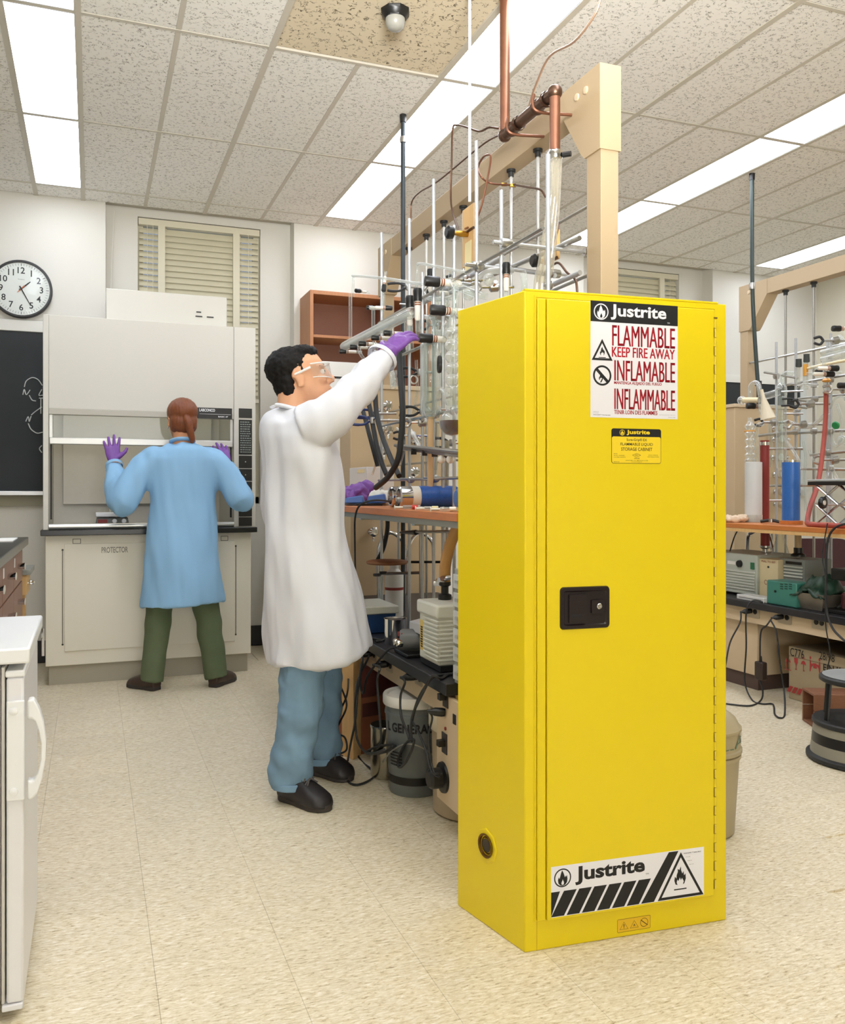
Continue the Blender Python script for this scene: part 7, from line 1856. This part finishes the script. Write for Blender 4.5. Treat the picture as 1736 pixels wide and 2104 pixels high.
# odds on the shelf
q = stand(1584, 3.66)
t = thing('black_clamp_tool', 'small black clamp lying on the right shelf beside the white dewar', 'clamp', q)
MB().tube(spline([q + Vector((-.03, .05, .012)), q + Vector((.0, .0, .02)), q + Vector((.02, -.05, .012)), q + Vector((.05, -.10, .008))]), .009, 8).build('handle', M_BLACK, t); MB().lathe([(.015, 0), (.015, .02)], q + Vector((0, 0, .008)), n=10).build('joint', M_STEEL, t)
# ---- items on the right bench
def on2(u, v, X): p = atX(u, v, X); return Vector((X, p.y, B2Z))
def facebox(nm, par, X0, X1, u0, u1, v0, v1, m, Xp=None, bev=.003, z0=None):
    a = atX(u0, v1, X0); b = atX(u1, v0, X0)
    return MB().box((X0, a.y, z0 if z0 is not None else B2Z + .001), (X1, b.y, atX(u0, v0, X0).z)).build(nm, m, par, bevel=bev)
M_GRN = mat('instrument_grey_green', 'b3b8ab', .45); M_INST = mat('instrument_cream', 'd8c79c', .45); M_DKG = mat('instrument_dark_grey', '8d928c', .45)
# grey analyser
X = 3.62
ya, yb = atX(1490, 1200, X).y + .18, atX(1555, 1200, X).y
zt = atX(1525, 1138, X).z
t = thing('analyzer', 'grey instrument with vents and a green switch, left on the right bench', 'instrument', (X + .15, (ya + yb) / 2, B2Z))
MB().box((X, yb, B2Z + .012), (X + .3, ya, zt)).build('case', M_GRN, t, bevel=.006)
zz = B2Z + .04
for k in range(7): MB().box((X - .006, yb + .015, zz + k * .017), (X + .01, ya - .02, zz + k * .017 + .008)).build('vent_rib', mat('rib_grey', 'c8cabf', .45), t)
MB().box((X - .004, yb + .02, zt - .085), (X, yb + .05, zt - .045)).build('green_switch', mat('green_switch', '2a6b47', .4), t); MB().lathe([(.022, 0), (.020, -.014), (0, -.014)], (X, yb + .14, zt - .06), (1, 0, 0), 14).build('dial', M_BLACK, t)
MB().box((X - .001, yb + .18, zt - .07), (X, yb + .25, zt - .05)).build('front_label', M_WPLAST, t)
for y in (yb + .04, ya - .04): MB().lathe([(.012, 0), (.012, .012)], (X + .05, y, B2Z), n=8).build('foot', M_BLACKR, t)
# cream box
X = 3.64
t = thing('cream_instrument', 'cream instrument box with red print beside the grey instrument on the right bench', 'instrument', on2(1580, 1210, X) + Vector((.1, 0, 0)))
c = facebox('case', t, X, X + .2, 1560, 1598, 1147, 1214, M_INST)
yc = atX(1579, 1170, X).y
MB().lathe([(.006, 0), (.006, -.004), (0, -.004)], (X, yc, atX(1579, 1165, X).z), (1, 0, 0), 10).build('knob', M_BLACK, t)
tx = MB(); text(tx, 'PULL TO SET', (X - .001, yc + .055, atX(1579, 1156, X).z), (0, -1, 0), (0, 0, 1), .11, .010, .02); tx.build('print', M_RED, t, smooth=False)
MB().ring2d(circ(0, 0, .014, 14), circ(0, 0, .011, 14), (X - .001, yc + .02, atX(1579, 1197, X).z), (0, -1, 0), (0, 0, 1)).build('red_mark', M_RED, t)
# ribbed grey motor housing
X = 3.68
t = thing('motor_housing', 'grey ribbed motor housing behind the teal box on the right bench', 'instrument', on2(1625, 1210, X) + Vector((.1, 0, 0)))
facebox('case', t, X, X + .2, 1602, 1652, 1146, 1220, M_DKG)
a, b = atX(1612, 1160, X), atX(1650, 1160, X)
for k in range(4): MB().box((X - .008, b.y, a.z - .012 - k * .018), (X, a.y, a.z - .003 - k * .018)).build('rib', mat('rib_grey', 'c8cabf'), t)
MB().box((X - .003, b.y + .01, a.z + .006), (X, a.y - .01, a.z + .022)).build('dark_slot', M_BLACK, t)
# gas burner like fittings on top
t = thing('motor_fitting', 'brass and steel fitting with red rubber tube standing above the cream box', 'fitting', D2(1573, 1140, 3.8))
zb = atX(1579, 1147, 3.64).z
MB().lathe([(.034, 0), (.034, .015), (.016, .02), (.016, .04), (.03, .05), (.03, .06)], Vector((3.75, D2(1572, 1140, 3.75).y, zb + .001)), n=14).build('flange', M_STEEL, t)
MB().cyl(Vector((3.75, D2(1572, 1140, 3.75).y, zb + .055)), Vector((3.75, D2(1572, 1140, 3.75).y, S2Z - .03)), .026, 14).build('red_tube', M_RED, t)
line('gooseneck_pipe', 'chrome gooseneck pipe curving under the right shelf', 'pipe', [Vector((4.0, D2(1535, 1130, 4.0).y, B2Z)), D2(1536, 1110, 4.0), D2(1545, 1094, 4.0), D2(1562, 1090, 4.0), D2(1578, 1098, 4.0), D2(1586, 1125, 4.0), D2(1588, 1140, 4.0)], .012, M_CHROME)
t = thing('glass_flask_small', 'clear conical glass flask standing under the right shelf', 'flask', D2(1600, 1140, 3.95))
zb2 = atX(1625, 1146, 3.68).z
MB().lathe([(.05, .001), (.05, .01), (.018, .12), (.016, .16)], Vector((3.78, D2(1603, 1140, 3.78).y, zb2 + .001)), n=18, cap=False).build('wall', M_GLASS, t)
t = thing('steel_post_fitting', 'short pale post with black clamp standing on the ribbed motor housing', 'fitting', D2(1640, 1140, 3.78))
MB().cyl(Vector((3.78, D2(1640, 1140, 3.78).y, zb2 + .001)), Vector((3.78, D2(1640, 1140, 3.78).y, S2Z - .03)), .018, 12).build('post', mat('pale_amber_post', 'cbb489', .45), t)
MB().lathe([(.04, .0), (.04, .012), (.025, .02), (.025, .05)], Vector((3.78, D2(1640, 1140, 3.78).y, zb2 + .001)), n=12).build('collar', M_BLACK, t)
# white flat case under the grey instrument
t = thing('flat_case', 'flat white case lying at the front edge of the right bench', 'case', on2(1545, 1218, 3.55))
MB().box((3.49, atX(1572, 1220, 3.5).y, B2Z + .0005), (3.58, atX(1516, 1220, 3.5).y, B2Z + .030)).build('case', mat('case_white', 'cfd0cc', .45), t, bevel=.004)
MB().box((3.488, atX(1572, 1220, 3.5).y + .02, B2Z + .015), (3.49, atX(1516, 1220, 3.5).y - .02, B2Z + .017)).build('lid_seam', M_BLACKR, t)
# teal box
X = 3.51
t = thing('teal_box', 'teal green vented plastic box at the front of the right bench', 'box', on2(1605, 1232, X) + Vector((.08, 0, 0)))
facebox('case', t, X, X + .12, 1575, 1636, 1191, 1234, mat('teal_plastic', '3d7d70', .4), bev=.006)
for k in range(3):
    for j in range(3):
        a, b = atX(1603 + 9 * j, 1199 + 0, X), atX(1609 + 9 * j, 1199, X)
        MB().box((X - .001, b.y, a.z - .006 - .012 * k), (X + .002, a.y, a.z - .012 * k)).build('vent_slot', mat('dark_teal', '163a33', .5), t)
MB().lathe([(.007, 0), (.007, -.003), (0, -.003)], (X, atX(1593, 1215, X).y, atX(1593, 1215, X).z), (1, 0, 0), 10).build('socket', M_BLACK, t)
# metal tray with dark gloves
X = 3.52
pt = on2(1652, 1240, X); ya, yb = atX(1616, 1215, X).y, atX(1692, 1215, X).y
t = thing('metal_tray', 'worn metal tray holding dark gloves at the front of the right bench', 'tray', Vector((X + .1, (ya + yb) / 2, B2Z)))
zt = atX(1640, 1216, X).z
o_ = [(X - .01, yb - .01), (X + .24, yb - .01), (X + .24, ya + .01), (X - .01, ya + .01)]; i_ = [(X + .02, yb + .03), (X + .21, yb + .03), (X + .21, ya - .03), (X + .02, ya - .03)]
mb = MB()
vs = [(x, y, B2Z + .002) for x, y in i_] + [(x, y, zt) for x, y in o_] + [(x + (.006 if k in (0, 3) else -.006), y + (.006 if k < 2 else -.006), zt) for k, (x, y) in enumerate(o_)] + [(x + (.004 if k in (0, 3) else -.004), y + (.004 if k < 2 else -.004), B2Z + .007) for k, (x, y) in enumerate(i_)]
fs = [(0, 1, 2, 3), (12, 13, 14, 15)]
for r in range(3):
    for k in range(4): fs.append((r * 4 + k, r * 4 + (k + 1) % 4, (r + 1) * 4 + (k + 1) % 4, (r + 1) * 4 + k))
mb.add(vs, fs).build('tray', mat('worn_metal', '8d8578', .5, .6, var=.25, vscale=15), t)
yc = (ya + yb) / 2
def cloth_heap(nm, c, rx, ry, h, m, lab, cat, seed):
    mb = MB(); n, k = 26, 22; random.seed(seed)
    vs = []
    for i in range(n):
        for j in range(k):
            a, b = i / (n - 1) * 2 - 1, j / (k - 1) * 2 - 1
            e = max(0, 1 - (a * a + b * b) * .75)
            z = h * e * (.55 + .45 * noise.noise(Vector((a * 2.2 + seed, b * 2.2, seed)))) + .03 * abs(noise.noise(Vector((a * 4, b * 4 + seed, 1.0)))) + .012
            vs.append(c + Vector((a * rx * (1 + .12 * noise.noise(Vector((b * 3, seed, 0)))), b * ry * (1 + .2 * noise.noise(Vector((a * 3, seed, 2)))), max(z, .006))))
    fs = [(i * k + j, (i + 1) * k + j, (i + 1) * k + j + 1, i * k + j + 1) for i in range(n - 1) for j in range(k - 1)]
    mb.add(vs, fs)
    o = mb.build(nm, m, base=c); so = o.modifiers.new('thick', 'SOLIDIFY'); so.thickness = .006
    return tag(o, lab, cat)
cloth_heap('dark_glove', Vector((X + .11, yc - .02, zt - .03)), .13, (ya - yb) * .42, .17, mat('dark_green_rubber', '1d3a2c', .4), 'dark green rubber gloves heaped in the metal tray on the right bench', 'gloves', 3)
cloth_heap('grey_cloth', Vector((X + .22, yb - .07, B2Z + .004)), .12, .14, .15, mat('grey_cloth', '4b4a46', .85), 'grey cloth heaped behind the metal tray on the right bench', 'cloth', 9)
# dark stirrer and bits at the right edge
q = on2(1722, 1250, 3.56)
t = thing('dark_stirrer', 'dark stirrer motor on a stand at the right edge of the right bench', 'instrument', q)
MB().box(q + Vector((-.02, -.11, .001)), q + Vector((.16, .09, .02))).build('base', M_BLACK, t, bevel=.003); MB().cyl(q + Vector((.1, .02, .02)), q + Vector((.1, .02, .40)), .009, 8).build('post', M_STEEL, t)
MB().box(q + Vector((.0, -.10, .17)), q + Vector((.12, .05, .23))).build('motor', M_BLACK, t, bevel=.006); MB().lathe([(.04, .02), (.05, .03), (.05, .10), (.04, .11)], q + Vector((.05, -.04, 0)), n=16).build('motor_can', mat('dark_maroon_paint', '4a1f24', .4), t)
# under-bench cardboard box
XB = 3.60
y0, y1 = atz(1600, 1437, 0).y, 2.75
hb = atX(1602, 1323, XB).z
t = thing('cardboard_carton', 'large grey cardboard carton with red shipping symbols under the right bench', 'box', (XB + .25, (y0 + y1) / 2, 0))
MB().box((XB, y1, .001), (XB + .5, y0, hb)).build('carton', M_CARDK, t, bevel=.003)
MB().box((XB - .002, y1, hb - .055), (XB + .0, y0 - .001, hb - .050)).build('flap_seam', mat('card_seam', '8a7a5e', .8), t)
U2, V2 = Vector((0, -.56, 0)), Vector((0, 0, .78))
U3, V3 = Vector((0, -1, 0)), Vector((0, 0, 1))
def bp(u, v): p = atX(u, v, XB); return Vector((XB - .0025, p.y, p.z))
bk = MB(); rd = MB()
text(bk, 'C776', bp(1624, 1347), U3, V3, .10, .045); text(bk, '28/98', bp(1684, 1354), U3, V3, .10, .04)
text(bk, 'EIN K', bp(1692, 1377), U3, V3, .12, .035, .02); text(bk, 'XIAMEN', bp(1692, 1392), U3, V3, .17, .035, .02)
o = bp(1614, 1373)
for k in (0, .045):
    rd.flat([(k + .008, 0), (k + .016, 0), (k + .016, .05), (k + .026, .05), (k + .012, .078), (k - .002, .05), (k + .008, .05)], o, U2, V2)
rd.flat([(-.008, -.008), (.078, -.008), (.078, -.003), (-.008, -.003)], o, U2, V2)
o = bp(1632, 1376)
rd.flat([(0, .085), (.05, .085), (.046, .055), (.030, .040), (.028, .012), (.042, .004), (.008, .004), (.022, .012), (.020, .040), (.004, .055)], o, U2, V2)
o = bp(1646, 1378)
rd.flat([(.0, .045), (.01, .065), (.032, .075), (.055, .065), (.065, .045), (.036, .050), (.036, .012), (.044, .006), (.044, .0), (.028, .0), (.028, .050)], o, U2, V2)
for k in range(4): rd.flat([(.008 + k * .014, .085), (.013 + k * .014, .085), (.009 + k * .014, .10), (.004 + k * .014, .10)], o, U2, V2)
o = bp(1664, 1379)
for s, x in ((1, .0), (-1, .13)):
    rd.flat([(x, 0), (x + s * .012, 0), (x + s * .022, .035), (x + s * .045, .05), (x + s * .045, .058), (x + s * .02, .055), (x + s * .012, .08), (x + s * .002, .08)], o, U2, V2); rd.flat([(x + s * .010 + .011 * math.cos(a), .094 + .011 * math.sin(a)) for a in [k * .785 for k in range(8)]], o, U2, V2)
rd.flat([(.045, .028), (.085, .028), (.085, .062), (.045, .062)], o, U2, V2)
o = bp(1617, 1420)
for k in range(3): rd.flat([(k * .062, 0), (k * .062 + .045, 0), (k * .062 + .085, .045), (k * .062 + .04, .045)], o, U2, V2)
bk.build('black_print', M_INK, t, smooth=False, kind='stuff'); rd.build('red_print', mat('red_print', 'ad3b3a', .7), t, smooth=False, kind='stuff')
# wooden crate on its side, open end to the left
P0 = atz(1673, 1497, 0); P1 = atz(1648, 1480, 0)
eb = (P1 - P0); db = eb.length; eb.normalize(); ea = Vector((-eb.y, eb.x, 0))
if ea.dot(_r) < 0: ea = -ea
hC = .165; LC = .30
t = thing('wooden_crate', 'small reddish wooden crate lying on its side beside the step stool', 'crate', P0 + ea * LC / 2 + eb * db / 2)
M_CRATE = mat('reddish_crate_wood', '83573d', .6, var=.22, vscale=8, aniso=(6, 6, 20))
def cbox(a0, a1, b0, b1, z0, z1, nm):
    q = lambda a, b, z: P0 + ea * a + eb * b + Vector((0, 0, z))
    return MB().hexa([q(a0, b0, z0), q(a1, b0, z0), q(a1, b1, z0), q(a0, b1, z0)], [q(a0, b0, z1), q(a1, b0, z1), q(a1, b1, z1), q(a0, b1, z1)]).build(nm, M_CRATE, t, bevel=.0015)
th = .012
for k in range(2):
    cbox(0, LC, 0, th, .001 + k * hC / 2 + .001, (k + 1) * hC / 2 - .002, 'plank'); cbox(0, LC, db - th, db, .001 + k * hC / 2 + .001, (k + 1) * hC / 2 - .002, 'plank')
    cbox(0, LC, th + .001 + (db - 2 * th) * k / 2, th - .001 + (db - 2 * th) * (k + 1) / 2, hC - th, hC - .001, 'plank'); cbox(0, LC, th + .001 + (db - 2 * th) * k / 2, th - .001 + (db - 2 * th) * (k + 1) / 2, .001, th, 'plank')
cbox(LC - th, LC - .001, th + .001, db - th - .001, th + .001, hC - th - .001, 'end_board')
# step stool
q = atz(1668, 1562, 0) + RT * .205; q.z = 0
t = thing('step_stool', 'round grey and black step stool at the right edge of the floor', 'stool', q)
MB().lathe([(.205, .002), (.212, .008), (.212, .022), (.200, .030)], q, n=44).build('bumper', M_BLACKR, t)
M_STG = mat('stool_grey', '8b8677', .5)
MB().lathe([(.196, .028), (.190, .075)], q, n=44, cap=False).build('lower_band', M_STG, t); MB().lathe([(.190, .075), (.186, .118)], q, n=44, cap=False).build('black_band', M_BLACK, t); MB().lathe([(.186, .118), (.182, .150)], q, n=44, cap=False).build('upper_band', M_STG, t)
MB().lathe([(.184, .150), (.188, .155), (.188, .168), (.182, .174), (.10, .174)], q, n=44, cap=False).build('step_rim', M_BLACKR, t); MB().lathe([(.182, .1735), (.0, .1735)], q, n=44, cap=False).build('step_tread', mat('tread_dark', '3b3d3b', .7), t)
for a in (165, 215, 260, 345, 45, 105): MB().tube([q + Vector((math.cos(math.radians(a)) * .150, math.sin(math.radians(a)) * .150, .172)), q + Vector((math.cos(math.radians(a)) * .138, math.sin(math.radians(a)) * .138, .335))], .013, 8, flat=.6).build('leg', M_BLACK, t)
MB().lathe([(.152, .332), (.160, .338), (.160, .352), (.152, .358), (.0, .360)], q, n=40, cap=False).build('top_rim', M_BLACKR, t); MB().lathe([(.147, .3605), (.0, .362)], q, n=40, cap=False).build('top_tread', mat('tread_grey', '8f9290', .7), t)
# burgundy chair beyond
pc = atX(1683, 1107, 5.15); cz = pc.z
t = thing('desk_chair', 'dark burgundy desk chair seen beyond the right bench', 'chair', (pc.x, pc.y + .2, 0))
M_BUR = mat('burgundy_fabric', '4a2a2c', .8, bump=.2, bscale=300)
MB().prism(rrect(-.25, 0, .25, .50, .09, 6), (pc.x, pc.y, cz - .50), RT, (0, 0, 1), Vector((-.356, -.934, 0)) * -.06).build('backrest', M_BUR, t, bevel=.012)
cs = Vector((pc.x, pc.y, 0)) + Vector((.356, .934, 0)) * .30
MB().rings([(cs + Vector((0, 0, .40)), RT * .22, Vector((.356, .934, 0)) * .22), (cs + Vector((0, 0, .42)), RT * .25, Vector((.356, .934, 0)) * .25), (cs + Vector((0, 0, .46)), RT * .25, Vector((.356, .934, 0)) * .25), (cs + Vector((0, 0, .48)), RT * .22, Vector((.356, .934, 0)) * .22)], 28).build('seat', M_BUR, t)
MB().cyl(cs + Vector((0, 0, .08)), cs + Vector((0, 0, .40)), .03, 12).build('column', M_BLACK, t)
MB().tube([Vector((pc.x, pc.y, cz - .45)) + Vector((.356, .934, 0)) * .05, Vector((pc.x, pc.y, .44)) + Vector((.356, .934, 0)) * .10, cs + Vector((0, 0, .40))], .018, 8).build('back_support', M_BLACK, t)
for k in range(5):
    a = k * 1.2566; e = cs + Vector((math.cos(a) * .28, math.sin(a) * .28, .06))
    lg = MB().tube([cs + Vector((0, 0, .09)), e], [.025, .018], 8).build('leg', M_BLACK, t); MB().ball(e - Vector((0, 0, .03)), .03, 10, 7).build('caster', M_BLACKR, lg)
# waste bin behind the yellow cabinet
q = atz(1500, 1728, 0); q = Vector((1.926, 2.43, 0))
t = thing('waste_bin', 'beige domed waste bin with green lettering half behind the yellow cabinet', 'bin', q)
M_BIN = mat('bin_beige', 'a89a78', .5)
MB().lathe([(.118, .001), (.124, .006), (.140, .255), (.146, .258), (.146, .268), (.140, .272)], q, n=40).build('can', M_BIN, t)
MB().lathe([(.143, .272), (.149, .276), (.149, .286), (.144, .290), (.142, .345), (.147, .348), (.147, .356), (.140, .362), (.128, .385), (.10, .405), (.05, .418), (.0, .42)], q, n=40, cap=False).build('dome_lid', M_BIN, t)
tx = MB()
V, F_, asp = text_mesh('LAB', -.012)
tx.add([q + Vector((math.cos(math.radians(268 + 78 * a)) * .1452, math.sin(math.radians(268 + 78 * a)) * .1452, .300 + b * .038)) for a, b in V], F_)
tx.build('green_lettering', mat('bin_green', '5f7560', .6), t, smooth=False)
# cords at the right bench
CG = 'black power cords at the right bench'
D_ = [p + Vector((-.008, 0, 0)) for p in O2]
e0 = plug(D_[0] + Vector((0, .016, 0)), (-1, .3, -.1), 'black plug in the left outlet of the right bench'); e1 = plug(D_[1] + Vector((0, .016, 0)), (-1, .3, -.1), 'black plug in the middle outlet of the right bench')
F3 = lambda u, v: atz(u, v, .006)
cord('black cord from the left outlet of the right bench to behind the yellow cabinet', [e0, D2(1520, 1280, 3.4), D2(1500, 1320, 3.35), D2(1490, 1370, 3.3)])
cord('black cord dropping from the right bench edge and looping over the floor', [Vector((3.50, D2(1572, 1226, 3.5).y, B2Z + .005)), D2(1545, 1235, 3.45), D2(1533, 1260, 3.42), D2(1533, 1330, 3.42), D2(1530, 1400, 3.42), F3(1545, 1438), F3(1565, 1446), F3(1585, 1446), F3(1590, 1452), F3(1592, 1468), F3(1603, 1475), F3(1612, 1468), D2(1611, 1420, 3.42), D2(1602, 1360, 3.42), D2(1595, 1300, 3.43), e1 + Vector((-.01, 0, -.01))])
cord('black cord from the middle outlet of the right bench hanging with a plug-in adapter', [e1, D2(1575, 1285, 3.42), D2(1563, 1300, 3.42), D2(1561, 1360, 3.42), D2(1558, 1385, 3.42), D2(1567, 1420, 3.42), F3(1562, 1440), F3(1540, 1450), F3(1500, 1447), F3(1480, 1444)])
cord('black cord sagging from the shelf edge down to the right bench stirrer', [D2(1752, 1072, 3.48), D2(1715, 1085, 3.48), D2(1700, 1115, 3.47), D2(1697, 1180, 3.46), D2(1698, 1250, 3.45), D2(1710, 1290, 3.43), D2(1736, 1318, 3.42)], .006)
cord('thin black cord hanging beside the rightmost outlet', [D2(1700, 1075, 3.47), D2(1692, 1120, 3.46), D2(1690, 1150, 3.46), D2(1697, 1200, 3.45), D2(1696, 1280, 3.44), D2(1705, 1340, 3.43), D2(1700, 1380, 3.43), D2(1712, 1400, 3.43)], .003)
q = D2(1563, 1378, 3.43)
t = thing('power_adapter', 'dark power adapter dangling on a cord under the right bench', 'adapter', q)
MB().box(q + Vector((-.02, -.03, -.05)), q + Vector((.02, .03, .05))).build('brick_case', mat('adapter_brown', '33251f', .5), t, bevel=.008); MB().lathe([(.008, 0), (.005, .03)], q + Vector((0, 0, .05)), n=8).build('strain_relief', M_BLACK, t)
line('power_cord', 'black cord climbing from the grey instrument up behind the right shelf', 'cord', [D2(1498, 1138, 3.7), D2(1508, 1105, 3.7), D2(1518, 1085, 3.7)], .004, M_BLACKR)
# ---- further glass and clamps on the right rack
g3 = thing('glass_line', 'clear glass tubes and clamps crowding the right rack behind the red hose', 'glassware', D2(1660, 860, 4.1))
for pts, r, m in (([(1650, 905), (1655, 940), (1652, 990), (1656, 1050)], .008, M_GLASS), ([(1662, 925), (1672, 950), (1676, 1000), (1668, 1050)], .006, M_GLASS), ([(1720, 830), (1728, 860), (1725, 880)], .008, M_GLASS), ([(1705, 840), (1715, 820), (1730, 815), (1740, 825)], .007, M_GLASS),
                  ([(1640, 800), (1650, 790), (1680, 792)], .010, M_GLASSF), ([(1600, 770), (1603, 800)], .012, M_GLASSF), ([(1722, 690), (1730, 700), (1733, 740)], .012, M_GLASS), ([(1580, 870), (1584, 920), (1582, 960)], .011, M_GLASS)):
    gtube(g3, [D2(u, v, 4.12) for u, v in pts], r, m=m)
MB().lathe([(.05, 0), (.02, .06), (.012, .10)], D2(1708, 990, 4.0), (0, 0, 1), 16, cap=False).build('funnel', M_GLASS, g3)
for i, (u, v, lab) in enumerate(((1665, 830, 'steel clamp left of the red hose, high on the right rack'), (1650, 872, 'steel clamp beside the curved white tube on the right rack'), (1716, 700, 'dark clamp at the right edge above the frosted manifold'), (1715, 945, 'steel clamp above the lab jack on the right rack'), (1590, 868, 'black clamp behind the glass funnel on the right rack'), (1735, 800, 'dark clamp at the right edge beside the amber glass'))):
    p = D2(u, v, 4.08); t = thing('rod_clamp', lab, 'clamp', p)
    MB().lathe([(.014, -.024), (.024, -.016), (.024, .016), (.014, .024)], p, (.9, -.35, .2), 10).build('joint', M_STEEL, t)
    MB().cyl(p - RT * .07, p + RT * .12, .007, 8).build('shaft', M_STEEL, t)
    for s in (-1, 1): MB().tube(spline([p - RT * .07, p - RT * .09 + Vector((0, 0, .022 * s)), p - RT * .125 + Vector((0, 0, .014 * s))]), .008, 8).build('jaw', M_BLACKR if i % 2 == 0 else M_STEEL, t)
